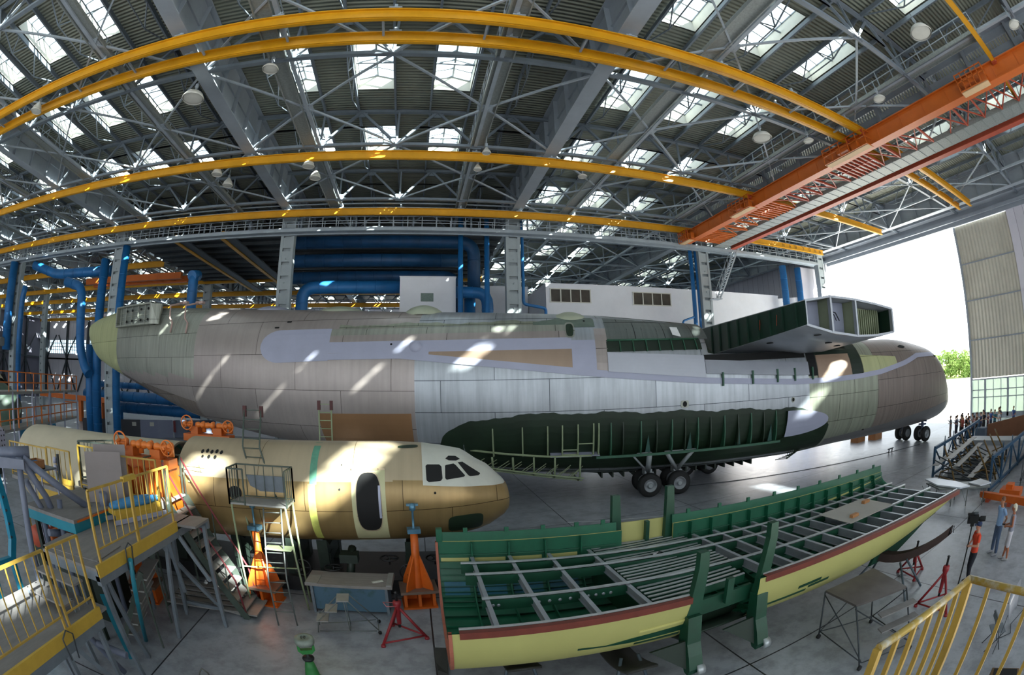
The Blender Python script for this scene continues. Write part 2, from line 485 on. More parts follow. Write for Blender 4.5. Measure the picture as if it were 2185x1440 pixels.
# ------------------------------------------------------------------ camera, sky, sun
cam = bpy.data.cameras.new('camera'); co = bpy.data.objects.new('camera', cam); C.objects.link(co)
Rm = Matrix(((9.79525803e-01, -8.06746762e-04, -2.01317040e-01), (-2.00355570e-01, -1.01603688e-01, -9.74440525e-01), (-1.96684269e-02, 9.94824628e-01, -9.96850698e-02)))
co.matrix_world = Matrix.Translation((0, 0, 6.0)) @ Rm.to_4x4()
cam.type = 'PANO'; cam.sensor_width = 36; cam.sensor_fit = 'AUTO'
def setp(k, v):
    for o in (cam, getattr(cam, "cycles", None)):
        try: setattr(o, k, v)
        except Exception: pass
setp('panorama_type', 'FISHEYE_EQUISOLID'); setp('fisheye_lens', 990.9 / 2185 * 36); setp('fisheye_fov', PI)
cam.clip_end = 2000; cam.clip_start = .05
S.camera = co
W = bpy.data.worlds.new('sky'); S.world = W; W.use_nodes = True
bg = W.node_tree.nodes['Background']; bg.inputs[0].default_value = (.86, .94, 1, 1); bg.inputs[1].default_value = SKY
sl = bpy.data.lights.new('sun', 'SUN'); sl.energy = SUN; sl.angle = .012; sl.color = (1, .95, .86)
so = bpy.data.objects.new('sun', sl); C.objects.link(so)
so.rotation_euler = V(SUND).to_track_quat('-Z', 'Y').to_euler()
S.view_settings.view_transform = 'Standard'; S.view_settings.look = 'None'; S.view_settings.gamma = 1; S.view_settings.use_curve_mapping = False
S.view_settings.exposure = EXPO
cy = S.cycles
cy.max_bounces = 8; cy.diffuse_bounces = 4; cy.glossy_bounces = 3; cy.transparent_max_bounces = 12; cy.transmission_bounces = 4
cy.use_denoising = True; cy.sample_clamp_indirect = 8; cy.caustics_reflective = False; cy.caustics_refractive = False
# ------------------------------------------------------------------ the large unfinished fuselage
BIG = [(-31.5,10.6,9.16,.6),(-30,11.0,7.6,1.1),(-26.3,11.4,6.5,1.9),(-20,11.3,4.8,2.75),(-15.8,11.05,3.65,3.2),(-10.3,10.65,2.85,3.55),(-4.8,10.35,2.2,3.7),(-.7,10.1,1.7,3.7),(5.6,9.85,1.2,3.7),(10.2,9.6,1.0,3.7),(16,9.0,.95,3.7),(22,8.6,1.0,3.7),(25,8.2,1.2,3.7),(28.5,7.8,1.25,3.65),(32.2,7.8,1.28,3.4),(35,7.35,1.33,2.9),(36.9,6.95,1.38,2.5),(37.9,6.4,1.45,2.1),(38.9,5.4,1.6,1.7),(40,3.7,2.0,.9)]
def interp(T, x):
    if x <= T[0][0]: return T[0][1:]
    for a, b in zip(T, T[1:]):
        if x <= b[0]:
            t = (x - a[0]) / (b[0] - a[0])
            return tuple(p + (q - p) * t for p, q in zip(a[1:], b[1:]))
    return T[-1][1:]
def smooth_interp(T, x, d=.7):
    ws = [interp(T, min(max(x + k * d, T[0][0]), T[-1][0])) for k in (-1, -.5, 0, .5, 1)]
    return tuple(sum(w[i] for w in ws) / 5 for i in range(3))
def bigs(u): return smooth_interp(BIG, u, min(.9, max(.05, min(u + 31.5, 40 - u))))
NB = 2.5
def bigv(u, z, off=0):
    t, b, w = bigs(u); zc = (t + b) / 2; hz = (t - b) / 2
    s = min(.995, abs(z - zc) / hz)
    return -(w * (1 - s ** NB) ** (1 / NB)) - off
def bigpt(u, a, off=0):
    t, b, w = bigs(u); zc = (t + b) / 2; hz = (t - b) / 2
    c, s = math.cos(a), math.sin(a); e = 2 / NB
    z = zc + math.copysign(abs(s) ** e, s) * (hz + off)
    if 15.65 < u < 25.9: z = min(z, 7.15)
    return (u, math.copysign(abs(c) ** e, c) * (w + off), z)
SK = dict(metal=.35, rough=.42, streak=.28)
M_skg = brickmat('skin_grey_green', '#a9aca0', '#5f645c', 3.2, 1.5, .012, .42, .35, .08, .5, streak=.2)
M_skw = brickmat('skin_warm_grey', '#b0a6a1', '#6a6260', 5.5, 1.9, .012, .38, .4, .07, .5, streak=.08)
M_ska = brickmat('skin_bare_aluminium', '#b4bac0', '#656b70', 5.2, 1.55, .014, .38, .45, .08, .6, streak=.2)
M_skb = brickmat('skin_green_tint', '#a0a593', '#5c6156', 2.6, 1.5, .012, .42, .35, .08, .5, streak=.22)
M_skn = brickmat('skin_nose_brown', '#8f837b', '#5a524c', 4.2, 1.7, .012, .45, .3, .06, .4, streak=.2)
M_prim = brickmat('primer_pale_green', '#b9bd8d', '#7d8060', 4, 2.2, .012, .55, 0, .05, .5, streak=.1)
M_dkg = mat('dark_green_primer', '#1a2c1c', .5, 0, .3, .8)
M_dkg2 = mat('deep_green_shadowed_steel', '#16281c', .55, 0, .25, 1)  # deep green primer whose darkness also stands for shade in gaps and hollows
M_cop = mat('copper_brown_skin', '#9c7653', .42, .35, .1, .5, stretch=(1, 1, .3)); M_tan = mat('tan_skin', '#a38d7a', .42, .35, .1, .5, stretch=(1, 1, .3))
M_lil = mat('lilac_grey_sheet', '#a9acc0', .5, .1, .06, .6)
M_rib = mat('primer_rib_pale', '#8d9a78', .55, 0, .1, 3)
M_ribd = mat('rib_green', '#2d5a44', .5, 0, .15, 3)
M_black = mat('black_opening', '#0c0d0e', .8, 0, .1, 3)  # flat black; as patches it stands for the darkness inside openings
M_rubber = mat('tyre_rubber', '#1a1b1c', .75, 0, .2, 5, bump=.2)
M_hub = mat('wheel_hub_grey', '#8c9094', .45, .3, .1, 6)
M_gear = mat('gear_leg_grey', '#9ea4a6', .45, .2, .1, 4)
BR = -math.atan(.244)
big = thing('aeroplane_fuselage', (0, 26.4, 0), BR, 'huge unpainted bare-metal cargo aeroplane fuselage with a wing stub, standing across the whole hall', 'aeroplane')
h = MB(); US = []; u = -31.5
while u < 40.01: US.append(min(u, 40)); u += .35 if u < 35 else .2
NA = 64; rows = []
for u in US: rows.append([bigpt(u, 2*PI*k/NA) for k in range(NA)])
def bmf(i, k):
    u = US[i]; a = 2*PI*(k+.5)/NA; z = bigpt(u, a)[2]
    if u < -24.6: return 0
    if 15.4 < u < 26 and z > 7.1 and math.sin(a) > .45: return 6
    if u < -14.2: return 1 if z > 6.6 - .03*(u+24) else 2
    if u < .5: return 2
    if u < 21.5: return 3
    if u < 27.5: return 4
    return 5
h.grid(rows, closed=True, mf=bmf)
n = len(h.v); h._add([bigpt(-31.5, 2*PI*k/NA) for k in range(NA)], [tuple(range(NA))], 0)
h._add([bigpt(40, 2*PI*k/NA) for k in range(NA)], [tuple(reversed(range(NA)))], 5)
uv = []
for v in h.v:
    uv.append((v[0] + 50, v[2] if v[1] < 0 else -v[2]))
h.build('hull', [M_prim, M_skg, M_skw, M_ska, M_skb, M_skn, M_dkg2], big, uv=uv)
def sheet(name, u0, u1, zlo, zhi, off, m, du=.4, nz=6, parent=None, thick=True, uvm=True, label=None):
    p = MB(); rows = []; k = max(2, int(abs(u1-u0)/du)+1)
    f = lambda z, u: z(u) if callable(z) else z
    for i in range(k + 1):
        u = u0 + (u1-u0)*i/k; a, b = f(zlo, u), f(zhi, u)
        r = [(u, bigv(u, a + (b-a)*j/nz, off), a + (b-a)*j/nz) for j in range(nz+1)]
        if thick: r = [(u, bigv(u, a, -.05), a)] + r + [(u, bigv(u, b, -.05), b)]
        rows.append(r)
    p.grid([list(reversed(r)) for r in rows], sm=False)
    uv = [(v[0] + 50, v[2]) for v in p.v]
    o = p.build(name, m, parent or big, uv=uv)
    if label: o['label'] = label
    return o
def poly(pts):
    def f(u):
        for a, b in zip(pts, pts[1:]):
            if u <= b[0]: return a[1] + (b[1]-a[1]) * max(0, (u-a[0])) / (b[0]-a[0])
        return pts[-1][1]
    return f
fbot = poly([(-7,7.14),(-4,7.27),(-.1,7.3),(2.5,7.03),(5.4,6.71),(9.85,6.19),(14.9,5.69),(20.8,5.3),(23.6,5.25),(25.7,5.3),(28,5.44),(30.9,5.85),(33,6.3),(36,6.3)])
def blob(s):
    def f(u):
        t = min(1, max(0, (u + 8.45) / 1.3)); r = math.sqrt(1 - (1-t)**2)
        return 8.05 + s * (.92 if s < 0 else .9) * r
    return f
sheet('skin_patch', -8.44, -4.0, lambda u: max(blob(-1)(u), 7.14 + .03*(u+7)) , blob(1), .035, M_lil, .12)
sheet('skin_patch', -4, 10.0, fbot, lambda u: fbot(u) + .34, .045, M_lil)
sheet('skin_patch', 10.0, 36.2, fbot, lambda u: fbot(u) + .3, .045, M_lil)
sheet('skin_patch', -4, .05, lambda u: fbot(u)+.34, 7.62, .03, M_tan)
sheet('skin_patch', -4, .05, 7.62, 8.2, .035, M_lil); sheet('skin_patch', -4, 8.35, 8.2, 8.55, .03, M_skw); sheet('skin_patch', -4, 8.35, 8.55, 8.9, .035, M_skg)
sheet('skin_patch', 1.4, 8.33, lambda u: fbot(u)+.34, 7.62, .03, M_tan)
sheet('skin_patch', 1.4, 8.33, 7.62, 8.2, .035, M_lil); sheet('skin_patch', .05, 1.4, 7.3, 8.2, .05, M_lil, .2)
sheet('skin_patch', 8.33, 9.5, lambda u: fbot(u)+.34, 8.05, .05, M_lil, .2)
sheet('skin_patch', 9.5, 10.1, lambda u: fbot(u)+.34, 8.65, .04, M_skw, .2); sheet('skin_patch', 8.33, 9.5, 8.05, 8.7, .04, M_ska, .2)
d = MB(); d.lathe([(0, -.12), (.16, -.11), (.26, -.07), (.34, 0)], (.72, bigv(.72, 7.85, .05), 7.85), 20, 'y'); d.build('blister', M_lil, big)
sheet('skin_patch', -4.65, .5, 2.95, poly([(-4.65, 4.5), (.5, 4.6)]), .02, M_cop)
sheet('skin_patch', -24.4, -14.3, lambda u: bigs(u)[1] + .15, lambda u: max(bigs(u)[1]+.4, 6.3 - .16*(u+24)) if u > -21 else bigs(u)[1]+.5, .015, M_skn)
# green stained strips
def wob(base, amp, seed, fr=1.3):
    return lambda u: (base(u) if callable(base) else base) + amp * (math.sin(u*fr+seed) + .5*math.sin(u*fr*2.7+seed*2) + .35*math.sin(u*fr*6.1+seed))
sheet('skin_patch', -3.6, 8.2, 8.93, wob(9.13, .06, 1), .02, M_skb, .15)
sheet('skin_patch', 6.5, 9.6, 8.75, wob(9.2, .08, 3), .022, mat('stained_green_sheet', '#66756a', .5, .2, .2, 1.5), .15)
dgt = poly([(1.75,2.9),(2.0,3.5),(2.5,3.86),(3.1,4.1),(4.2,4.32),(5.6,4.52),(7.8,4.54),(9.8,4.51),(14.4,4.36),(17.7,4.21),(20.8,4.03),(22.4,3.63),(23.1,3.2),(23.5,2.7)])
sheet('dark_skin_patch', 1.75, 23.4, lambda u: bigs(u)[1] + .25 + (.9 if u < 3 else 0), wob(dgt, .05, 2, 1.8), .02, M_dkg, .12, 10)
sheet('skin_patch', 23.6, 39, lambda u: bigs(u)[1] + .05, poly([(23.6, 1.9), (30, 2.3), (39, 2.8)]), .01, mat('grey_belly_sheet', '#7b7b7c', .5, .3, .08, .5), .4)
# upper rear deck and the open wing bay, its shaded gaps painted as dark sheets
M_tube = brickmat('pressure_deck_sheet', '#6c736f', '#3c423f', 1.6, 3, .02, .45, .3, .1, .5, streak=.2)
sheet('deck_panel', 10.1, 15.6, 7.98, lambda u: bigs(u)[0] - .12, .03, M_tube, .3)
sheet('bay_dark_patch', 10.05, 15.1, 7.42, 8.0, .04, M_dkg2, .3); sheet('bay_dark_patch', 15.1, 21.6, 6.75, 7.13, .04, M_black, .3)
sheet('side_panel', 10.05, 15.1, lambda u: fbot(u)+.3, poly([(10, 7.4), (15.1, 7.1)]), .09, mat('pale_grey_sheet', '#babec8', .5, .15, .06, .6), .4)
sheet('side_panel', 15.12, 21.7, lambda u: fbot(u)+.5, poly([(15.1, 6.87), (21, 6.52), (21.7, 6.5)]), .1, mat('mid_grey_sheet', '#9b9fa8', .5, .15, .08, .6), .4)
sheet('side_panel', 22.4, 25.2, lambda u: fbot(u)+.3, 6.85, .06, mat('tan_panel', '#a38a75', .5, .15, .06, .6), .4)
sheet('side_panel', 26.3, 30, lambda u: fbot(u)+.3, lambda u: 6.75 - .07*(u-26), .05, M_prim, .4)
sheet('bay_dark_patch', 21.7, 22.35, 5.7, 7.1, .05, M_black, .2); sheet('bay_dark_patch', 25.25, 26.25, 5.6, 7.4, .05, M_dkg2, .2); sheet('bay_dark_patch', 22.3, 25.3, 6.85, 7.12, .03, M_dkg2, .3)
def fin(u, z0, z1, d0, d1, m, w=.05, name='rib'):
    p = MB(); n = 6; a = []; b = []
    for j in range(n+1):
        z = z0 + (z1-z0)*j/n; d = d0 + (d1-d0)*j/n
        a.append((u, bigv(u, z, -.03), z)); b.append((u, bigv(u, z, d), z))
    p.prism(a + list(reversed(b)), (w, 0, 0)); return p.build(name, m, big)
for u in [10.7 + .68*k for k in range(7)]: fin(u, 7.4, 8.0, .14, .1, M_ribd)
for u in (16.0, 17.8, 19.4, 20.6, 21.9): fin(u, 5.5, 6.2, .12, .2, M_ribd, .09)
for u in (11.2, 12.0, 12.8, 13.6): fin(u, 8.0, 8.7, .05, .05, M_tube, .03, 'deck_frame')
p = MB(); p.tube([(10.1, bigv(10.1, 8.0, .05), 8.0), (12.5, bigv(12.5, 8.0, .06), 8.0), (15, bigv(15, 8.0, .06), 8.0)], .05); p.build('deck_rail', M_ribd, big)
p = MB(); p.prism([(13.45, -2.95, 8.62), (13.85, -2.95, 8.6), (14.0, -3.15, 8.1), (13.55, -3.15, 8.2)], (0, -.03, 0)); o = p.build('access_cover', mat('white_cover', '#e4e6e6', .6), big)
# small cut-outs, black plugs standing for their dark insides
def hole(u, z, w, hh, name='opening', m=None, off=.03, rr=.5):
    p = MB(); a = []
    for k in range(20):
        t = 2*PI*k/20; e = rr
        du = math.copysign(abs(math.cos(t))**e, math.cos(t))*w/2; dz = math.copysign(abs(math.sin(t))**e, math.sin(t))*hh/2
        a.append((u+du, bigv(u+du, z+dz, off), z+dz))
    p.prism(a, (0, .3, 0)); return p.build(name, m or M_black, big)
hole(8.3, 8.6, .5, .85, 'hatch_frame', M_skg, .05, .6); hole(8.3, 8.6, .36, .68, 'hatch_opening', M_dkg, .07, .6)
for a in ((-6.9, 9.45), (-7.6, 9.12)): hole(*a, .3, .1, off=.02)
hole(-.55, 8.03, .1, .1, off=.06); hole(13.9, 4.72, .42, .36, 'port_frame', M_skg, .03, .4); hole(13.9, 4.72, .22, .28, off=.05, rr=1)
hole(20.5, 4.5, .22, .3, 'port_frame', M_skg, .03, 1); hole(20.5, 4.5, .14, .2, off=.05, rr=1); hole(31.5, 7.1, .9, .25, off=.02, rr=1.4); hole(36.6, 6.3, .5, .16, off=.03)
hole(38.1, 5.0, .12, .14, off=.05); hole(9.1, 9.1, .1, .1); hole(26.9, 2.1, .2, .08)
# domes on the back
def dome(u, v, r, hh, m):
    t = bigs(u)[0]; z = t - .12 if abs(v) < 1 else t - .35
    p = MB(); p.lathe([(r, -.2), (r, 0), (r*.93, hh*.2), (r*.7, hh*.6), (r*.35, hh*.92), (0, hh)], (u, v, z), 24); p.build('roof_dome', m, big)
M_dome = mat('dome_primer', '#a9b09a', .5, .1, .06, 2)
dome(-9.9, .2, 1.5, .42, M_lil); dome(-4.9, .2, 1.7, .42, M_dome); dome(.55, -.9, 1.05, .42, M_dome); dome(8.4, -1.3, .95, .36, M_dome)
# tailplane box
b = MB(); u0, u1, z0, z1 = -24.2, -18.9, 9.75, 11.15
b.prism([(u0, -2.5, z1+.05), (u1, -3.2, z1+.1), (u1, -1.2, z1+.2), (u0, -.8, z1+.15)], (0, 0, -.06))
b.build('tail_box_skin', M_skg, big)
b = MB()
fl = [(u0, -2.35), (u1, -2.95)]
def fp(t, z, d=0): return (u0 + (u1-u0)*t, -2.6 - .6*t + d - .12*math.sin(PI*t), z)
for t0, t1 in [(k/10, (k+1)/10) for k in range(10)]:
    b.prism([fp(t0, z0), fp(t1, z0), fp(t1, z0, 1.3), fp(t0, z0, 1.3)], (0, 0, .12)); b.prism([fp(t0, z1), fp(t1, z1), fp(t1, z1, 1.3), fp(t0, z1, 1.3)], (0, 0, .1))
b.prism([fp(0, z0), fp(0, z1), fp(0, z1, 1.3), fp(0, z0, 1.3)], (.14, 0, 0)); b.prism([fp(1, z0), fp(1, z1), fp(1, z1, 1.3), fp(1, z0, 1.3)], (-.14, 0, 0))
b.prism([fp(1, z0), fp(1, z1), (u1+.7, -2.7, z1), (u1+.7, -2.95, z0)], (0, .1, 0))
b.build('tail_box_frame', M_skg, big)
b = MB(); b.prism([fp(0, z0, .35), fp(1, z0, .35), fp(1, z1, .35), fp(0, z1, .35)], (0, .05, 0)); b.build('tail_box_rib', mat('dull_steel_rib', '#858b84', .5, .3, .15, 2), big)
b = MB()
for t in (.1, .27, .45, .62, .8): b.bar(fp(t, z0, .3), fp(t, z1, .3), .06)
for z in (10.2, 10.5, 10.8): b.bar(fp(0, z, .32), fp(1, z, .32), .04)
b.build('tail_box_stiffener', M_skg, big)
b = MB()
for t in (.3, .46, .7, .88):
    for z in (10.12, 10.88): p0 = fp(t, z, .3); b.lathe([(0, -.05), (.09, -.05), (.09, .02)], p0, 10, 'y')
explode(b.build('rib_hole', M_black, big))
for uu, zz, ln in ((-16.9, 11.0, 1.9), (-15.3, 10.9, 1.9)):
    p = MB(); v = bigv(uu, 9.9, .2)
    p.tube([(uu-.1, -1.6, zz+.25), (uu+.2, -1.9, zz+.22), (uu, v-.2, zz-.1), (uu-.1, v-.1, zz-.9), (uu+.35, v-.25, zz-1.25), (uu+.25, v-.3, zz-ln)], .07)
    p.cbox((uu+.3, -1.8, zz+.25), (.7, .3, .16)); p.build('clamp_strap', mat('pale_pink_strap', '#b79b92', .6), big)

# wing stub
W0 = [(18.2,9.0),(19.75,9.2),(21.4,9.08),(22.8,8.9),(24.15,8.68)]; W1 = [(24.15,7.53),(22.8,7.41),(21.4,7.4),(19.75,7.6),(18.2,7.96)]
R0 = [(17.7,9.15),(19.4,9.35),(21.3,9.25),(23.3,9.05),(25.2,8.8)]; R1 = [(25.2,7.0),(23.3,6.6),(21.3,6.55),(19.4,6.8),(17.7,7.3)]
vt, vr = -8.73, 3.2
def skin(A, B, dz, name, m):
    p = MB(); rows = []
    for t in range(7):
        tt = t/6; rows.append([(a[0]+(b[0]-a[0])*tt, vt+(vr-vt)*tt, a[1]+(b[1]-a[1])*tt) for a, b in zip(A, B)])
    p.grid(rows, sm=True); o = p.build(name, m, big); s = o.modifiers.new('s', 'SOLIDIFY'); s.thickness = .07; s.offset = 0; return o
M_wing = mat('wing_skin', '#a7acb3', .42, .35, .08, .7)
skin(W0, R0, 0, 'wing_skin', M_wing); skin(W1, R1, 0, 'wing_skin', M_wing)
def spar(i, m, name, j=None):
    j = 4 - i; a, b, c, d = W0[i], W1[j], R0[i], R1[j]
    p = MB(); p.prism([(a[0], vt, a[1]), (c[0], vr, c[1]), (d[0], vr, d[1]), (b[0], vt, b[1])], (.08, 0, 0)); return p.build(name, m, big)
M_spr = mat('spar_green', '#17382a', .42, .1, .3, 1.4)
spar(0, M_spr, 'spar'); spar(4, M_spr, 'spar')
M_in = mat('bay_lilac_primer', '#9a9fb2', .55, .05, .06, 1); M_in2 = mat('bay_green_primer', '#8d9579', .55, 0, .1, 1)
spar(1, M_in2, 'spar'); spar(2, M_in2, 'spar')
for k in range(9):   # stiffeners up the rear spar
    p = MB(); t = (k+.6)/10; a, b, c, d = W0[0], W1[4], R0[0], R1[4]
    v = vt + (vr-vt)*t; zt = a[1]+(c[1]-a[1])*t; zb = b[1]+(d[1]-b[1])*t; uu = a[0]+(c[0]-a[0])*t
    p.box((uu-.09, v, zb+.05), (uu, v+.05, zt-.05)); p.build('spar_stiffener', M_spr, big)
for k in (1, 3):
    p = MB(); v = -7.3 + k*.9; p.bar((18.0, v, 8.7), (18.02, v+.12, 8.2), .02); p.build('red_pencil_mark', mat('red_mark', '#b4412a', .7), big)
def rimbar(u, ui, z0, z1, p): p.box((u-.06, vt-.03, z0), (u+.06, vt+.25, z1))
p = MB()
for i, (a, b) in enumerate(zip(W0, reversed(W1))): p.box((a[0]-.05 if i else a[0], vt-.03, b[1]), (a[0]+.06, vt+.2, a[1])) if i != 3 else None
for A_ in (W0, W1):
    for a, b in zip(A_, A_[1:]): p.bar((a[0], vt+.05, a[1]), (b[0], vt+.05, b[1]), .12, .1)
p.build('tip_frame', M_wing, big)
def holed(u0, u1, zb0, zb1, zt0, zt1, v, hu, hz, hr, m, name):
    p = MB(); n = 24; inn = []; out = []
    cor = [(u1, zb1), (u1, zt1), (u0, zt0), (u0, zb0)]
    for k in range(n):
        t = 2*PI*k/n - PI/4; inn.append((hu + hr*.75*math.cos(t), v, hz + hr*math.sin(t)))
        s = (k/n*4); e = int(s) % 4; f = s - int(s); a, b = cor[e-0], cor[(e+1) % 4]
        out.append((a[0]+(b[0]-a[0])*f, v, a[1]+(b[1]-a[1])*f))
    p.grid([out, inn], closed=True, sm=False); o = p.build(name, m, big); q = o.modifiers.new('s', 'SOLIDIFY'); q.thickness = .04
holed(18.25, 19.7, 7.95, 7.65, 9.0, 9.15, -7.7, 18.65, 8.35, .28, M_in, 'wing_rib'); holed(19.8, 21.35, 7.6, 7.42, 9.15, 9.05, -7.7, 20.2, 8.1, .28, M_in, 'wing_rib')
holed(21.45, 24.1, 7.42, 7.55, 9.0, 8.66, -7.6, 21.8, 8.05, .26, M_in2, 'wing_rib')
p = MB(); p.prism([(18.3, -7.2, 8.0), (19.75, -7.2, 7.65), (21.4, -7.2, 7.45), (22.8, -7.2, 7.45), (24.1, -7.2, 7.6), (24.1, -7.2, 8.65), (21.4, -7.2, 9.05), (19.75, -7.2, 9.15), (18.3, -7.2, 8.98)], (0, .05, 0)); p.build('black_back_plate', M_black, big)  # black plate behind the rib holes closes the view inside
p = MB()
for k in range(12): p.box((22.1+k*.16, -7.75, 7.5), (22.15+k*.16, -7.62, 8.75))
p.build('rib_stiffener', M_in2, big)
p = MB(); p.tube([(20.0, -8.0, 8.9), (20.3, -8.1, 8.6), (20.5, -8.1, 8.55), (20.8, -8.0, 8.2)], .025, 6); p.tube([(20.0, -8.0, 8.7), (20.4, -8.1, 8.45), (20.6, -8.0, 8.2)], .02, 6); p.build('loose_wire', M_black, big)
for uu, vv in ((19.4, -7.9), (20.9, -6.8), (22.2, -5.9), (18.6, -4.5)):
    p = MB(); t = (vv-vt)/(vr-vt); z = 7.6 - .9*t - .0
    zz = interp([(a[0]+(b[0]-a[0])*t, a[1]+(b[1]-a[1])*t, 0, 0) for a, b in zip(reversed(W1), reversed(R1))], uu)[0]
    p.lathe([(0, -.05), (.2, -.05), (.2, -.02), (0, -.02)], (uu, vv, zz-.02), 16); p.build('fuel_hole', M_black, big)

# gear bay: upright ribs along the open belly fairing
xs = [(4.43,1),(6.8,1),(8.91,1),(9.9,1),(7.9,1),(5.6,1),(9.35,1)]
ru = [4.43, 5.85, 7.05, 7.75, 8.5, 9.25, 9.5, 10.1, 10.7, 11.6, 12.4, 13.2, 13.9, 14.6, 15.3, 16.1, 16.9, 17.7, 18.5, 19.3]
for i, u in enumerate(ru):
    if u < 9.6: fin(u, 3.85+.03*(u-4), 2.45, .1, .42, M_rib, .06)
    else: fin(u, 4.0, 2.35, .06, .5, M_ribd if i % 2 else M_dkg, .06)
for a, b, z in ((7.75, 8.5, 2.75), (8.5, 9.25, 3.05), (7.75, 8.5, 2.5)):
    p = MB(); p.bar((a, bigv(a, z, .35), z), (b, bigv(b, z, .35), z), .05); p.build('bay_crossbar', M_rib, big)
for u in (12.0, 14.2, 17.0, 19.0):
    p = MB(); z0 = 2.4; p.prism([(u-.12, bigv(u, 2.4, .3), 2.4), (u+.16, bigv(u, 2.4, .3), 2.4), (u, bigv(u, 3.2, .15), 3.3)], (0, -.06, 0)); p.build('bay_gusset', mat('teal_gusset', '#35564f', .5), big)
p = MB(); pts = []
for i in range(13): u = 3.2 + i*.5; pts.append((u, bigv(u, 2.45, .12 + .35*min(1, (u-3)/2)), 2.75 - .08*min(4, (u-3.2))))
p.tube(pts, .06, 6); p.build('bay_sill', M_rib, big)
p = MB(); p.box((9.4, -3.75, 2.28), (19.6, -3.6, 2.4)); p.build('bay_sill', M_ribd, big)
p = MB(); p.quad((7.2, -3.6, 2.4), (9.6, -3.6, 2.4), (9.6, -2.6, 2.75), (7.2, -2.6, 2.75)); p.build('bay_floor', M_lil, big)
# belly keel box between the wheels
p = MB()
sec = [(-3.5, 2.3), (-2.3, 2.05), (-1.75, 1.5), (-1.2, 1.05), (0, .9), (2.4, 1.05), (3.4, 2.0)]
rows = []
for u, sc, dz in ((9.0, .9, .1), (10, 1, 0), (14, 1, 0), (18, 1, 0), (20, .95, .1), (21.6, .7, .35), (22.4, .45, .5)): rows.append([(u, v*sc, z + dz) for v, z in sec])
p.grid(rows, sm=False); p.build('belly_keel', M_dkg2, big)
p = MB()
for k in range(16): u = 10 + .6*k; p.box((u, -1.3, .8), (u+.08, 2.0, 1.1))
p.build('keel_frame', M_dkg2, big)
p = MB()
for u in (3.4, 4.4, 5.4, 6.4, 7.4, 8.6):
    w_ = 2.9 + .1*(u-3); zb = 1.75 - .13*(u-3.4)
    pts = [(u, -w_-.5, 2.45), (u, -w_-.15, zb+.35), (u, -w_+.6, zb), (u, -1, zb-.15), (u, 1, zb-.15), (u, 3, zb+.2)]
    p.tube(pts, .05, 6)
for v, dz in ((-3.2, .25), (-2.5, 0), (-1.5, -.12), (0, -.15)):
    p.bar((3.4, v, 1.75+dz), (8.8, v-.4, 1.07+dz), .06); 
    for k in range(9): a = 3.4 + .6*k; p.bar((a, v, 1.75+dz-.13*(a-3.4)), (a+.6, v, 2.1+dz-.1*(a-3.4)), .03)
p.build('belly_lattice', M_rib, big)
p = MB()
for k in range(12):
    u = 20.6 + .25*k; p.bar((u, -2.9+.14*k, 1.15+.05*k), (u, -1.6, .9+.05*k), .04); p.bar((u, -2.9+.14*k, 1.15+.05*k), (u+.25, -2.7+.14*k, 1.5), .03)
p.bar((20.6, -2.9, 1.15), (23.4, -1.4, 1.7), .06); p.build('belly_lattice', M_dkg, big)
def ellp(s): return lambda u: 3.2 + s*.72*math.sqrt(max(0, 1 - ((u-20.05)/3.08)**2))
sheet('fairing_panel', 20.05, 23.1, ellp(-1), ellp(1), .22, M_lil, .12)
# landing gear
def wheel(parent, u, v, r=.63, w=.46, out=-1):
    t = MB(); t.lathe([(r*.5, -w/2), (r*.8, -w/2), (r*.95, -w*.4), (r, -w*.22), (r, w*.22), (r*.95, w*.4), (r*.8, w/2), (r*.5, w/2)], (u, v, r), 32, 'y')
    o = t.build('wheel', M_rubber, parent)
    c = MB(); c.lathe([(0, -w*.32), (r*.15, -w*.45), (r*.2, -w*.3), (r*.4, -w*.22), (r*.5, -w*.52), (r*.54, -w*.52), (r*.54, w*.52), (r*.5, w*.52), (r*.4, w*.22), (0, w*.3)], (u, v, r), 28, 'y')
    c.build('wheel_hub', M_hub, o); return o
def leg(u, tops, v0=-2.35, topz=2.35):
    g = MB(); g.tube([(u, v0-.95, .63), (u, v0+.95, .63)], .11, 10)
    g.tube([(u, v0, .6), (u, v0, 1.25)], .16, 12); g.cbox((u, v0-.1, 1.25), (.4, .6, .3))
    s_ = -1.15 if v0 < 0 else 0
    for tu, r_ in tops: g.tube([(u+.02*(tu-u), v0+s_*.25, 1.25), (tu, v0+s_, topz)], r_, 10)
    g.bar((u+.25, v0-.2, 1.2), (u+.3, v0-.45, .75), .12)
    if len(tops) > 1: g.tube([(tops[0][0]-.1, v0+s_, topz), (tops[-1][0]+.25, v0+s_, topz)], .08, 8)
    o = g.build('landing_gear_leg', M_gear, big)
    for dv in (-.68, .68): wheel(o, u, v0 + dv)
leg(12.25, [(12.1, .14), (11.2, .05)]); leg(13.85, [(13.0, .11), (14.45, .11)], v0=-2.3)
for uu in (15.6, 17.2): leg(uu, [(uu, .12)], v0=1.8)
def nleg(u, v):
    g = MB(); g.tube([(u, v-.45, .6), (u, v+.45, .6)], .09, 10); g.tube([(u, v, .6), (u, v, 1.6)], .13, 12); g.cbox((u, v, 1.3), (.5, .5, .12)); g.bar((u, v-.5, 1.55), (u, v+.5, 1.55), .1)
    o = g.build('nose_gear_leg', mat('nose_gear_blue_grey', '#56637e', .5, .2, .1, 4), big)
    for dv in (-.42, .42): wheel(o, u, v + dv, .58, .36)
nleg(35.4, .95); nleg(35.75, -1.1)
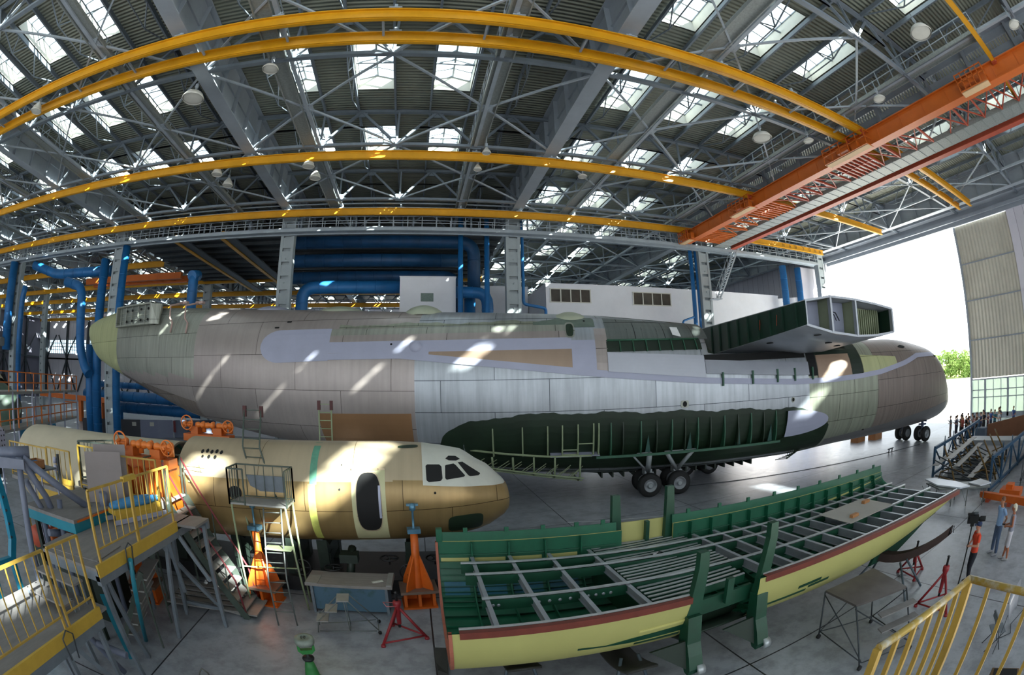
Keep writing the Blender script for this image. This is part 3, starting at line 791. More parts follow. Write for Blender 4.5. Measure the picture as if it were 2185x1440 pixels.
def tomesh(o):
    dg = bpy.context.evaluated_depsgraph_get(); dg.update(); me = bpy.data.meshes.new_from_object(o.evaluated_get(dg))
    n = bpy.data.objects.new('lettering', me); C.objects.link(n); n.parent = o.parent; n.location = o.location; n.rotation_euler = o.rotation_euler
    bpy.data.objects.remove(o); return n
# ------------------------------------------------------------------ cranes, catwalks, ducts, lamps
M_yel = mat('crane_yellow', '#cf9410', .5, 0, .12, .9)
M_ora = mat('crane_orange', '#c8641c', .5, 0, .1, .7)
M_orad = mat('crane_red_oxide', '#a6452a', .55, 0, .12, 1)
M_blue = mat('duct_blue', '#1c659f', .5, .05, .22, .6)
M_blued = mat('duct_blue_grimy_shaded', '#0f3f66', .55, .05, .3, .8); M_ducts = mat('duct_galvanised', '#8f8f8a', .45, .3, .15, 1)  # M_blued: shade under the mezzanine put into the colour, with some grime
M_grate = mat('grating_grey', '#8b918e', .55, .2, .2, 9)
RAILS = [(12.7, 44.3, 'topmost of the three long yellow crane rails crossing under the roof'), (14.1, 44.2, 'second yellow crane rail from the top, close below the topmost'), (24.6, 43.6, 'third yellow crane rail from the top, level with the far roof lamps'), (34.0, 43.7, 'lowest yellow crane rail with black painted letters, in front of the columns')]
RAILS[0] = (12.7, 44.3, 'topmost yellow crane rail arching across under the roof')
for n, (y, xe, lab) in enumerate(RAILS):
    t = thing('crane_rail', (0, y, 19.0), 0, lab, 'crane rail', None)
    b = MB(); b.ibeam((-70, 0, .27), (xe, 0, .27), .26, .54, .05); b.box((-70, -.06, -.02), (xe, .06, .0)); b.build('beam', M_yel, t)
    for x in [-67 + 4.675*k for k in range(24)]:
        if x > xe: break
        g = MB(); g.bar((x, 0, .54), (x, 0, .86), .12); g.box((x-.25, -.16, .54), (x+.25, .16, .6)); g.build('hanger', M_steel2, t)
    if n == 3:
        for ch, x in zip('НАЯЗОНА', (36.4, 37.5, 38.5, 39.8, 41.0, 42.1, 43.0)):
            c = bpy.data.curves.new('lettering', 'FONT'); c.body = ch; c.size = .5; c.extrude = .004; c.align_x = 'CENTER'
            o = bpy.data.objects.new('lettering', c); C.objects.link(o); o.parent = t; o.location = (x, -.14, .1); o.rotation_euler = (PI/2, 0, 0); c.materials.append(M_black); tomesh(o)
t = thing('crane_rail', (0, 1.7, 19.0), 0, 'short stretch of yellow crane rail in the top right corner above the orange crane', 'crane rail')
b = MB(); b.ibeam((14, 0, .27), (44, 0, .27), .26, .54, .05); b.build('beam', M_yel, t)
for x in (17, 21.7, 26.4, 31): g = MB(); g.bar((x, 0, .54), (x, 0, .86), .12); g.build('hanger', M_steel2, t)
t2 = MB()
for k in range(28): x = -66 + k*4; t2.bar((x, 12.8, 19.3), (x, 14.0, 19.3), .09)
t2.bar((-70, 14.45, 19.5), (44, 14.45, 19.5), .1, .25); tag(t2.build('service_duct', M_steel2), 'thin grey cable tray running along the second yellow crane rail', 'cable tray')
# orange overhead crane
cr = thing('overhead_crane', (0, 0, 18.2), 0, 'orange double-girder overhead crane hanging under the yellow rails', 'crane')
b = MB(); b.box((23.5, -8, 0), (23.9, 34.5, .95)); b.box((23.35, -8, -.03), (24.05, 34.5, .03)); b.box((23.35, -8, .92), (24.05, 34.5, .98)); b.build('crane_girder', M_ora, cr)
b = MB()
for k in range(22): y = -7.5 + k*1.9; b.box((23.47, y, .03), (23.5, y+.05, .92))
explode(b.build('girder_stiffener', M_ora, cr))
b = MB(); b.box((29.1, -8, 0), (29.4, 34.5, .75)); b.box((28.95, -8, -.03), (29.55, 34.5, .03)); b.build('crane_girder', M_orad, cr)
b = MB(); b.box((26.9, -8, .0), (28.3, 34.5, .05)); b.box((26.85, -8, .0), (26.92, 34.5, .3)); b.box((28.28, -8, .0), (28.35, 34.5, .3))
for k in range(53): y = -8 + k*.8; b.box((26.9, y, -.03), (28.3, y+.05, 0))
b.build('walkway', M_grate, cr)
def cross(y0, n, dense):
    b = MB()
    for k in range(n):
        y = y0 + k*1.5
        b.bar((23.9, y, .1), (26.9, y, .1), .1, .16)
        if dense:
            for j in (.37, .75, 1.12): b.bar((23.9, y+j, .1), (26.9, y+j, .1), .1, .2)
            b.bar((25.4, y, .1), (25.4, y+1.5, .1), .1)
        else:
            b.bar((23.9, y, .1), (26.9, y+1.5, .1), .07); b.bar((26.9, y, .1), (23.9, y+1.5, .1), .07)
    return b
for y0, n, dn in ((-7, 4, 1), (0, 5, 0), (9, 3, 0), (13.5, 2, 1), (16.8, 4, 0), (23, 2, 1), (26.2, 3, 0), (30.8, 2, 1)):
    cross(y0, n, dn).build('end_truck' if dn else 'cross_bracing', M_ora if y0 > 22 else M_orad, cr)
def basket(y0, y1):
    b = MB()
    for z in (-.15, .35, .8):
        b.bar((22.7, y0, z), (22.7, y1, z), .05); b.bar((22.7, y0, z), (23.5, y0, z), .05); b.bar((22.7, y1, z), (23.5, y1, z), .05)
    k = y0
    while k <= y1 + .01: b.bar((22.7, k, -.15), (22.7, k, .85), .05); k += (y1-y0)/5
    b.cbox((23.1, (y0+y1)/2+.3, .35), (.5, .9, .4)); b.cbox((23.15, (y0+y1)/2-.7, .2), (.4, .5, .5))
    o = b.build('basket', M_ora, cr)
    f = MB(); f.box((22.8, y0, -.2), (23.35, y1, -.15)); f.build('basket_floor', mat('pale_board', '#d8b68a', .7, 0, .08, 2), o)
basket(12.2, 15.9); basket(24.0, 26.6); basket(2.6, 4.6); basket(32.8, 34.4)
for y in (12.7, 14.1, 24.6, 34.0, 1.7):
    b = MB(); b.box((23.6, y-.2, .95), (29.3, y+.2, 1.1)) if False else None
    b.cbox((23.7, y, .9), (1.0, .3, .35)); b.cbox((29.25, y, .85), (.9, .3, .3))
    for x in (23.5, 24.0, 29.1, 29.5): b.lathe([(0, -.04), (.12, -.04), (.12, .04), (0, .04)], (x, y-.16, .93), 12, 'y')
    b.cbox((26.5, y, .98), (5.6, .08, .08)); b.build('trolley', M_orad, cr)
# catwalks under the roof
def catwalk_mb(y0, y1, side):
    b = MB(); b.box((-.4, y0, 0), (.4, y1, .05)); b.box((-.42, y0, -.1), (-.36, y1, .1)); b.box((.36, y0, -.1), (.42, y1, .1))
    r = MB(); x = .38*side; y = y0
    for z in (.55, 1.05): r.bar((x, y0, z), (x, y1, z), .045)
    while y <= y1: r.bar((x, y, 0), (x, y, 1.05), .05); y += 1.1
    return b, r
names = {(4, 0): 'catwalk with open railing just right of the far left wide roof girder', (4, 1): 'catwalk between the two roof girders at far left', (5, 0): 'long catwalk right of the wide roof girder left of centre, lamps beside it', (5, 1): 'roof catwalk near the middle, left of the wide girder right of centre', (6, 0): 'roof catwalk close right of the wide girder right of centre', (6, 1): 'broad roof catwalk with railing in front of the solid grey girder at right', (3, 0): 'roof catwalk at the extreme left edge, high up', (3, 1): 'roof catwalk left of the outermost left wide girder'}
for i in (3, 4, 5, 6):
    for s_, off in ((0, 4.05), (1, 14.15)):
        side = 1 if s_ == 0 else -1
        t = thing('roof_catwalk', (GX[i] + off, 0, ZC + .1), 0, names[(i, s_)], 'catwalk')
        b, r = catwalk_mb(1.5, 34.5, side); b.build('deck', M_grate, t); r.build('railing', M_steel2, t)
# wall walkway along the column row
t = thing('wall_walkway', (0, 35.1, 18.05), 0, 'long pale steel walkway with railings in front of the columns, below the lowest yellow rail', 'walkway')
b = MB(); b.box((-70, -.45, 0), (43.4, .45, .06)); b.box((-70, -.5, -.12), (43.4, -.42, .14)); b.box((-70, .42, -.12), (43.4, .5, .14)); b.build('deck', M_steel2, t)
r = MB(); x = -70
while x < 43.5: r.bar((x, -.46, 0), (x, -.46, 1.05), .055); r.bar((x, .46, 0), (x, .46, 1.05), .055); x += 1.15
for z in (.5, 1.05): r.bar((-70, -.46, z), (43.4, -.46, z), .05); r.bar((-70, .46, z), (43.4, .46, z), .05)
r.build('railing', M_steel2, t)
h_ = MB()
for k in range(24): x = -66 + k*4.675; h_.bar((x, .3, 0), (x, .3, 1.75), .14)
explode(h_.build('hanger', M_steel, t))
for k, (x, z) in enumerate(((29.5, 0), )):
    s = MB()
    for dx in (-.3, .3): s.bar((29.9, dx-.2, 0), (27.1, dx-.2, -4.8), .07, .14); s.bar((29.9, dx-.2, .95), (27.1, dx-.2, -3.85), .04)
    for j in range(16): f = j/16; s.box((29.75-2.8*f, -.5, -4.8*f-.16), (29.95-2.8*f, .1, -4.8*f-.12))
    for j in range(7): f = j/6; s.bar((29.9-2.8*f, .1, -4.8*f), (29.9-2.8*f, .1, -4.8*f+.95), .04)
    s.box((26.2, -.6, -4.9), (27.3, .2, -4.83)); s.build('ladder', M_steel2, t)
# white rooms behind the columns
def room(name, x0, x1, y0, y1, z, wins, lab, vent=None):
    t = thing(name, (0, 0, 0), 0, lab, 'building')
    b = MB(); b.box((x0, y0, 0), (x1, y1, z)); b.box((x0-.05, y0-.05, z), (x1+.05, y1+.05, z+.08)); b.build('walls', M_wallw, t)
    for (a, c, z0, z1) in wins:
        f = MB(); f.box((a-.08, y0-.06, z0-.08), (c+.08, y0-.01, z0)); f.box((a-.08, y0-.06, z1), (c+.08, y0-.01, z1+.08))
        for j in range(5): xx = a + (c-a)*j/4; f.box((xx-.05, y0-.06, z0), (xx+.05, y0-.01, z1))
        fo = f.build('window_frame', M_white, t)
        g = MB(); g.box((a, y0-.03, z0), (c, y0-.005, z1)); g.build('pane', mat('dark_window_glass', '#4b4944', .15, 0, .25, .8), fo)
    if vent:
        a, c, z0, z1 = vent; g = MB(); g.box((a, y0-.04, z0), (c, y0-.005, z1))
        g.build('grille', mat('louvre_green_grey', '#6d7d76', .6, 0, .2, 9), t)
    return t
room('plant_room', -1.55, 3.1, 37.6, 44, 14.85, [], 'small white rendered room with one grille, rising above the fuselage beside blue pipes', (.2, 1.25, 12.8, 13.5))
room('office_block', 10.9, 38.5, 37.9, 46, 14.55, [(11.3, 15.0, 13.0, 14.1), (19.3, 23.4, 12.95, 14.05)], 'long white rendered upper storey with two dark ribbon windows behind the fuselage')
b = MB(); b.box((3.2, 44.1, 0), (10.8, 44.5, 15.6)); tag(b.build('white_partition', M_wallw), 'recessed white wall between the plant room and the ribbon-windowed storey', 'partition')
b = MB(); b.prism([(38.5, 37.9, 0), (38.5, 37.9, 14.3), (47.5, 38.3, 15.2), (47.5, 38.3, 0)], (0, .3, 0)); tag(b.build('white_partition', M_wallw), 'white sloping wall piece between two blue pipes and the big door', 'partition')
b = MB(); b.box((42.5, 37.3, 0), (46.8, 37.6, 18.2)); tag(b.build('block_partition', M_wall), 'pale blockwork panel beside the hangar door opening', 'partition')
for x in (47.8, 46.9): 
    pass
# steel frame of the dark mezzanine
b = MB(); b.box((-30, 40, 19.3), (7.5, 58, 19.5))
for k in range(9): b.box((-30, 41+2*k, 19.0), (7.5, 41.2+2*k, 19.3))
tag(b.build('mezzanine_ceiling', M_dark), 'dark ceiling over the blue ducts behind the middle columns', 'mezzanine')
# ducts
def duct(pts, r, lab, cat='duct', m=None, name='duct', seams=True, n=14):
    t = thing(name, (0, 0, 0), 0, lab, cat)
    P = [V(p) for p in pts]; Q = [P[0]]
    for i in range(1, len(P)-1):   # rounded bends
        a, b_, c = P[i-1], P[i], P[i+1]; R_ = min(r*2.2, (b_-a).length*.45, (c-b_).length*.45)
        p0 = b_ + (a-b_).normalized()*R_; p1 = b_ + (c-b_).normalized()*R_
        for k in range(6): f = k/5; Q.append((1-f)**2*p0 + 2*f*(1-f)*b_ + f*f*p1)
    Q.append(P[-1])
    g = MB(); g.tube(Q, r, n); g.build('pipe', m or M_blue, t)
    if seams:
        s = MB(); step = max(1.0, r*3)
        for a, b_ in zip(P, P[1:]):
            d_ = (b_-a); L_ = d_.length; d_.normalize(); k = step
            while k < L_ - r*2: s.tube([a+d_*(k-.03), a+d_*(k+.03)], r*1.05, n); k += step
        if s.v: explode(s.build('flange', m or M_blue, t))
    return t
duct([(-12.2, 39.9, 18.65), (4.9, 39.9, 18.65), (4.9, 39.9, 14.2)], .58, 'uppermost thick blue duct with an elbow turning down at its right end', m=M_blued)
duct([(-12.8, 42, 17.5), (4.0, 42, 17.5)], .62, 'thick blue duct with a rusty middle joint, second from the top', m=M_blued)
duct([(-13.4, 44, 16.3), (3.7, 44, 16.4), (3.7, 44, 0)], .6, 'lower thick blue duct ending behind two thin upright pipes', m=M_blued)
duct([(-10.2, 38.6, 9.5), (-10.2, 38.6, 14.2), (-1.5, 38.6, 14.2)], .55, 'blue duct rising from behind the fuselage with a grey elbow, left of the plant room')
duct([(3.1, 38.6, 13.8), (5.9, 38.6, 13.8), (5.9, 38.6, 11)], .5, 'short blue duct with an elbow just right of the plant room')
duct([(4.6, 40.5, 0), (4.6, 40.5, 13.6)], .5, 'upright blue duct stub under the short blue duct', seams=False)
duct([(3.42, 36.9, 0), (3.42, 36.9, 19.9)], .22, 'thin blue upright pipe at the right edge of the plant room', 'pipe', name='pipe', seams=False)
duct([(5.62, 36.9, 0), (5.62, 36.9, 19.9)], .22, 'thin blue upright pipe halfway between plant room and the centre column', 'pipe', name='pipe', seams=False)
duct([(8.45, 36.0, 19.5), (8.45, 36.0, 12.4), (10.5, 36.7, 12.2), (10.5, 36.7, 10)], .13, 'thin blue pipe down the centre column with a bend to the right', 'pipe', name='pipe', seams=False)
duct([(25.0, 36.1, 0), (25.0, 36.1, 19)], .2, 'dark blue pipe on the left of the column by the steep stair', 'pipe', name='pipe', seams=False)
duct([(25.5, 36.0, 0), (25.5, 36.0, 19)], .13, 'thin blue pipe pressed against the column by the steep stair', 'pipe', name='pipe', seams=False)
duct([(24.7, 35.9, 11.6), (23.4, 35.9, 11.2), (23.4, 35.9, 0)], .1, 'small dark bent pipe left of the column by the steep stair', 'pipe', name='pipe', seams=False)
duct([(38.9, 36.9, 0), (38.9, 36.9, 17.9)], .42, 'left of two thick blue upright pipes above the wing stub', 'pipe', name='pipe')
duct([(41.6, 36.9, 0), (41.6, 36.9, 17.9)], .42, 'right of two thick blue upright pipes above the wing stub', 'pipe', name='pipe')
duct([(-28.5, 35.4, .2), (-28.5, 35.4, 18)], .42, 'blue pipe on the right side of the column behind the aeroplane tail', 'pipe', name='pipe')
duct([(-31.5, 35.6, .2), (-31.5, 35.6, 17)], .5, 'blue pipe on the left side of the column behind the aeroplane tail', 'pipe', name='pipe')
duct([(-36.5, 34.6, 14.9), (-33.5, 34.4, 14.2), (-33.1, 34.4, 8.6), (-32.5, 34.6, 6.9), (-31.6, 34.4, 6.2)], .5, 'blue duct hugging the pale green tail, curving under it', name='duct')
duct([(-33.2, 36.4, 9), (-33.2, 36.4, .4)], .55, 'dark blue vertical duct below and left of the pale green tail', name='duct')
duct([(-44, 35, 17.2), (-39.5, 35.5, 16.0), (-31, 36.5, 16.1)], .5, 'blue duct sloping down high up between the two left columns')
duct([(-20.9, 37, 15.2), (-20.9, 38.5, 15.6), (-20.9, 37.4, 15.3), (-20.9, 37.4, 9.5)], .5, 'short blue duct with a bent top above the tail end of the fuselage', seams=True)
duct([(-48.9, 34.9, 17.9), (-48.9, 34.9, 8.2)], .62, 'large blue pipe on the column at the far left edge', 'pipe', name='pipe')
duct([(-46.2, 35.6, 15.2), (-46.6, 35.6, 14), (-46.6, 35.6, .2)], .4, 'thinner blue pipe right of the large blue pipe at the far left edge', 'pipe', name='pipe')
duct([(-50.5, 34, 9.0), (-48.6, 34, 9.0)], .5, 'grey duct stub joining the large blue pipe at far left', m=M_ducts, seams=False)
duct([(-56, 60, 3.3), (-14, 60, 3.3)], .8, 'long dark blue duct low behind the tail, upper of three', seams=True)
duct([(-56, 61, 1.6), (-14, 61, 1.6)], .8, 'long dark blue duct low behind the tail, lower of three')
duct([(-56, 62.5, 4.9), (-14, 62.5, 4.9)], .5, 'long dark blue duct low behind the tail, thinnest and highest of three')
for x in (-25.5, -20.2):
    duct([(x, 59, 4.6), (x, 58.6, 3.4), (x+.8, 58.6, 2.4), (x+.8, 58.6, .6)], .16, 'thin grey bent pipe before the low dark blue ducts, %s one' % ('left' if x < -22 else 'right'), 'pipe', M_ducts, 'pipe', False)
# yellow crane beams running away from the camera and further ones far behind
for x, y0, y1, lab in ((-23.1, 36.6, 60, 'yellow crane beam running away from the camera, left of a pair above the tail'), (-17.9, 36.6, 60, 'yellow crane beam running away from the camera, right of a pair above the tail')):
    t = thing('crane_rail', (x, 0, 18.35), 0, lab, 'crane rail'); b = MB(); b.ibeam((0, y0, .3), (0, y1, .3), .42, .7, .05); b.build('beam', M_yel, t); b = MB(); b.box((.3, y0, 0), (1.3, y1, .12)); b.build('girder_plate', M_dark, t)
for j, (y, xa, xb, w_) in enumerate(((47, -104, -31, 'nearest'), (57, -104, 8, 'second nearest'), (66, -104, 8, 'third'), (77, -104, 8, 'fourth'), (88, -104, 8, 'farthest and lowest'))):
    t = thing('crane_rail', (0, y, 19.0), 0, 'distant yellow crane rail behind the left columns, %s of five' % w_, 'crane rail'); b = MB(); b.ibeam((xa, 0, .3), (xb, 0, .3), .35, .7, .06); b.build('beam', M_yel, t)
b = MB()
b.box((-48, 50, 18.2), (-30, 50.5, 19)); b.box((-48, 52, 18.2), (-30, 52.5, 19))
for k in range(9): b.bar((-48+2*k, 50.5, 18.4), (-46+2*k, 52, 18.4), .12)
tag(b.build('bridge_crane', M_ora), 'small orange bridge crane far behind, just above the tail box', 'crane')
# lamps
LMP = [(-6.9,26.5,1.2,'bell'),(-7.0,24.8,1.2,'bell'),(-13.3,26.7,1.2,'bell'),(-13.4,24.9,1.2,'bell'),(3.5,23.0,.8,'bell'),(9.9,25,.8,'dish'),(3.3,25.2,.8,'bell'),(-6.9,15.1,1,'dish'),(-11.4,16.4,1.6,'dish'),(17.7,16.4,1.6,'dish'),(20.5,15.1,.9,'dish'),(17.9,4.1,1.6,'dish'),(20.6,9.2,1,'dish'),(21.0,-.9,1,'dish'),(-21.3,13.4,1.2,'bell')]
LL = ['white bell lamp hanging right of centre-left girder, front of a pair','white bell lamp hanging right of centre-left girder, rear of a pair','small bell lamp left of the wide girder left of centre, front one','small bell lamp left of the wide girder left of centre, rear one','small lamp on the middle catwalk just above the third yellow rail','small round lamp right of the wide girder right of centre','small lamp on the middle catwalk just below the third yellow rail','round dish lamp beside a skylight in the top left, under the second yellow rail','large dim dish lamp left of the wide girder at upper left','large white dish lamp below the skylights, left of the orange crane','small dish lamp next to the orange crane basket','large dim dish lamp in the dark top right corner','bright small lamp on the catwalk before the solid grey girder','pale lamp at the extreme top right edge','small lamp under the rails at the far left']
M_lamp = mat('lamp_shade_white', '#c9c8c0', .4, .1, .08, 3)
for (x, y, s_, kd), lab in zip(LMP, LL):
    t = thing('ceiling_lamp', (x, y, 18.7), 0, lab, 'lamp', 'high bay lamps under the roof')
    b = MB()
    if kd == 'bell': b.lathe([(.3*s_, 0), (.31*s_, .04), (.26*s_, .2*s_), (.12*s_, .42*s_), (.06, .5*s_)], (0,0,0), 20)
    else: b.lathe([(.36*s_, 0), (.38*s_, .05), (.3*s_, .16*s_), (.1, .24*s_)], (0,0,0), 24)
    b.build('lamp_shade', M_lamp, t)
    b = MB(); b.lathe([(0, .02), (.2*s_, .02), (.33*s_, .05)], (0,0,0), 20); b.build('lamp_glass', M_white, t)
    b = MB(); b.tube([(0,0,.24*s_ if kd != 'bell' else .5*s_), (0,0,1.2)], .03, 6); b.cbox((0,0,.3*s_+.3), (.14,.14,.22)); b.build('lamp_rod', M_steel2, t)
# ------------------------------------------------------------------ small fuselage in front
M_gold = brickmat('bronze_skin', '#a0875b', '#6a5a3e', 2.6, 1.35, .008, .36, .45, .1, .8, streak=.12)
M_cream = brickmat('cream_primed_skin', '#c2b193', '#8d8069', 2.6, 3, .008, .4, .3, .06, .8, streak=.08)
M_cock = mat('cockpit_grey_primer', '#c9cabe', .5, .1, .05, 2)
M_creamr = mat('cream_rear_skin', '#beb49c', .5, .1, .07, 1.2)
M_strip = mat('yellow_green_strip', '#b9bd62', .55, 0, .15, 5); M_strg = mat('green_strip', '#5f9a80', .55, 0, .15, 5)
SM = [(-6.9,4.4,1.5,1.45),(-.9,4.4,1.5,1.45),(0,4.34,1.5,1.41),(.6,4.24,1.52,1.35),(1.16,4.12,1.58,1.24),(1.36,4.0,1.62,1.18),(1.6,3.82,1.66,1.1),(1.95,3.62,1.78,.98),(2.38,3.2,2.05,.82),(2.5,3.05,2.2,.7)]
def smy(x): return 13.1 + .1*(x + 2.6)
def sms(x): return interp(SM, x)
def smside(x, z, off=0):
    t, b, w = sms(x); s = (z-(t+b)/2)/((t-b)/2); s = max(-.99, min(.99, s))
    return smy(x) - w*math.sqrt(1-s*s) - off
sp = thing('nose_fuselage', (0, 0, 0), 0, 'bronze and cream unpainted airliner nose section with empty cockpit windows and an open door', 'fuselage')
h = MB(); xs = []; x = -6.9
while x < 2.5: xs.append(x); x += .15 if x < -.3 else .05
xs.append(2.5); rows = []; NA = 200
for x in xs:
    t, b, w = sms(x); rows.append([(x, smy(x) + w*math.cos(2*PI*k/NA), (t+b)/2 + (t-b)/2*math.sin(2*PI*k/NA)) for k in range(NA)])
def smf(i, k):
    x = xs[i]; a = 2*PI*(k+.5)/NA; t, b, w = sms(x); z = (t+b)/2 + (t-b)/2*math.sin(a)
    return 1 if z > 3.5 else 0
h.grid(rows, closed=True, mf=smf)
h._add(rows[-1], [tuple(reversed(range(NA)))], 0)
ck = MB(); rows_ = []
for x in [.04 + .06*i for i in range(41)]:
    t_, b_, w_ = sms(x); a0 = math.asin(max(-1, min(.98, ((3.36 - .11*x) - (t_+b_)/2)/((t_-b_)/2)))); rows_.append([(x, smy(x) + (w_+.008)*math.cos(a), (t_+b_)/2 + ((t_-b_)/2+.008)*math.sin(a)) for a in [a0 + (PI-2*a0)*k/24 for k in range(25)]])
ck.grid(rows_); ck.build('cockpit_skin', M_cock, sp)
uv = [(v[0] + 20, v[2]) for v in h.v]
h.build('hull', [M_gold, M_cream, M_cock], sp, uv=uv)
h = MB(); ra = []
for k in range(33): a = PI + PI*k/32; ra.append(k)
o_ = MB(); rr = []
for x_ in (-6.95, -6.75): rr.append([(x_, smy(x_) + 1.3*math.cos(2*PI*k/48), 2.95 + 1.3*math.sin(2*PI*k/48)) for k in range(48)])
o_.grid(rr, closed=True); o_.build('end_frame', M_strg, sp)
def spatch(pts, off, m, name, parent=None, th=.05):
    p = MB(); a = [(x, smside(x, z, off), z) for x, z in pts]; p.prism(a, (0, th, 0)); return p.build(name, m, parent or sp)
def rrect(x0, x1, z0, z1, e=.5, n=24):
    r = []
    for k in range(n):
        t = 2*PI*k/n; r.append(((x0+x1)/2 + math.copysign(abs(math.cos(t))**e, math.cos(t))*(x1-x0)/2, (z0+z1)/2 + math.copysign(abs(math.sin(t))**e, math.sin(t))*(z1-z0)/2))
    return r
def scale(P, k):
    cx = sum(p[0] for p in P)/len(P); cz = sum(p[1] for p in P)/len(P); return [(cx+(x-cx)*k, cz+(z-cz)*k) for x, z in P]
# curved sheets on the side: strips following the skin
def sstrip(x0, x1, z0, z1, off, m, name, n=14):
    p = MB(); rows = [[(x, smside(x, z0+(z1-z0)*j/n, off), z0+(z1-z0)*j/n) for j in range(n+1)] for x in (x0, (x0+x1)/2, x1)]
    p.grid([list(reversed(r)) for r in rows]); return p.build(name, m, sp)
sstrip(-1.84, -.95, 1.62, 3.79, .012, mat('door_surround_primer', '#c4c298', .5, .1, .08, 2), 'door_surround')
def curved(P, off, m, name, nz=22):
    zs = [p[1] for p in P]; z0, z1 = min(zs), max(zs); rows = []
    for j in range(nz+1):
        z = z0 + (z1-z0)*(.5-.5*math.cos(PI*j/nz)); xi = []
        for a, b in zip(P, P[1:]+P[:1]):
            if (a[1]-z)*(b[1]-z) <= 0 and a[1] != b[1]: xi.append(a[0]+(b[0]-a[0])*(z-a[1])/(b[1]-a[1]))
        if len(xi) < 2: xi = [P[0][0], P[0][0]]
        a, b = min(xi), max(xi); rows.append([(a+(b-a)*k/6, smside(a+(b-a)*k/6, z, off), z) for k in range(7)])
    p = MB(); p.grid(rows); return p.build(name, m, sp)
D_ = rrect(-1.72, -1.07, 2.1, 3.72, .62, 40)
curved(scale(D_, 1.05), .02, M_cream, 'door_frame'); curved(D_, .026, M_black, 'door_opening')  # black patch over closed skin stands for the dark cabin inside
curved([(-1.14, 2.5), (-1.08, 2.5), (-1.08, 3.4), (-1.14, 3.4)], .03, M_lil, 'door_jamb')
p = MB(); p.bar((-1.84, smside(-1.84, 3.8, .03), 3.8), (-.95, smside(-.95, 3.8, .03), 3.8), .03, .05); p.build('door_sill', M_cream, sp)
W_ = [[(.13,3.84),(.18,3.87),(.5,3.85),(.56,3.8),(.57,3.5),(.52,3.44),(.2,3.43),(.14,3.48)],
      [(.66,3.82),(.9,3.84),(.96,3.8),(1.2,3.52),(1.16,3.49),(.68,3.46),(.64,3.5)],
      [(1.02,3.86),(1.16,3.86),(1.3,3.76),(1.66,3.50),(1.6,3.46),(1.33,3.48),(1.28,3.52)]]
for w_ in W_:
    curved(scale(w_, 1.12), .015, M_cock, 'window_frame'); curved(w_, .022, M_black, 'window_opening')
curved([(.68,3.97),(.78,4.03),(.98,4.01),(1.1,3.93),(.98,3.9),(.78,3.92)], .02, M_black, 'window_opening')
curved(rrect(.68, 1.68, 1.86, 2.42, .4, 32), .015, M_dkg, 'nose_wheel_opening')
sstrip(-2.95, -2.76, 3.42, 4.38, .01, M_strg, 'joint_strip'); sstrip(-3.0, -2.8, 1.75, 3.42, .01, M_strip, 'joint_strip')
curved(rrect(-5.25, -4.85, 2.95, 3.3, .9, 20), .02, M_black, 'round_opening')
curved(rrect(-.62, -.05, 4.26, 4.325, .7, 16), .02, M_dkg, 'roof_opening')
for x, z, r in ((-6.2,4.1,.05),(-6.05,4.12,.05),(-5.9,4.1,.05),(-5.75,4.12,.05),(-5.6,4.1,.05),(-5.95,3.98,.05),(-5.75,3.98,.05),(-6.15,3.98,.04),(-3.0+.85,3.3,.03),(.35,3.14,.035),(-2.1,3.9,.02)):
    curved(rrect(x-r, x+r, z-r, z+r, 1, 10), .015, M_black, 'rivet_opening', 4)
p = MB()
for a, b in (((-6.7,3.75),(-6.0,3.72)),((-6.7,3.66),(-6.05,3.62)),((-6.45,3.9),(-6.45,3.3))): p.bar((a[0], smside(*a, .03), a[1]), (b[0], smside(*b, .03), b[1]), .05)
p.build('fixture_rail', M_prim, sp)
# rear section
rs = thing('fuselage_barrel', (-7.4, 12.55, 2.82), .06, 'cream rear barrel of the small fuselage, open at its right end', 'fuselage')
h = MB(); rows = []
for x, r in ((-7.3, 1.3), (-7.15, 1.36), (-6.6, 1.4), (-3, 1.4), (0, 1.4)): rows.append([(x, r*math.cos(2*PI*k/64), r*math.sin(2*PI*k/64)) for k in range(64)])
h.grid(rows, closed=True); h.grid([[(0, 1.4*math.cos(2*PI*k/64), 1.4*math.sin(2*PI*k/64)) for k in range(64)], [(0, 1.33*math.cos(2*PI*k/64), 1.33*math.sin(2*PI*k/64)) for k in range(64)], [(-3, 1.33*math.cos(2*PI*k/64), 1.33*math.sin(2*PI*k/64)) for k in range(64)]], closed=True)
h.build('hull', M_creamr, rs)
for k in range(5):
    f = MB(); x = -.3 - .5*k; f.grid([[(x, r*math.cos(2*PI*j/48), r*math.sin(2*PI*j/48)) for j in range(48)] for r in (1.32, 1.22)], closed=True); o = f.build('frame_ring', M_strg, rs); q = o.modifiers.new('s', 'SOLIDIFY'); q.thickness = .03
# assembly cradle below
cd = thing('assembly_cradle', (0, 0, 0), 0, 'dark steel cradle with handwheels on rails under the bronze nose section', 'cradle')
M_mach = mat('machine_dark_green', '#243029', .5, .2, .25, 3); M_mach2 = mat('oily_dark_steel', '#2b2c2e', .45, .4, .25, 3)
b = MB(); b.box((-9.5, 12.2, .05), (2.2, 12.35, .25)); b.box((-9.5, 14.4, .05), (2.2, 14.55, .25)); b.build('track', M_mach2, cd)
b = MB(); b.box((-9.3, 12.2, .25), (1.8, 14.6, .5)); b.build('bed', M_mach2, cd)
for x in (-7.8, -5.6, -3.9, -2.9, -.4, .7):
    b = MB(); b.cbox((x, 12.6, .85), (.35, .4, .75)); b.cbox((x, 14.1, .85), (.35, .4, .75)); b.prism([(x-.15, 12.3, .9), (x-.15, 14.5, .9), (x-.15, 14.3, 1.7), (x-.15, 13.9, 1.42), (x-.15, 12.6, 1.42), (x-.15, 12.2, 1.7)], (.3, 0, 0)); b.build('saddle', M_mach, cd)
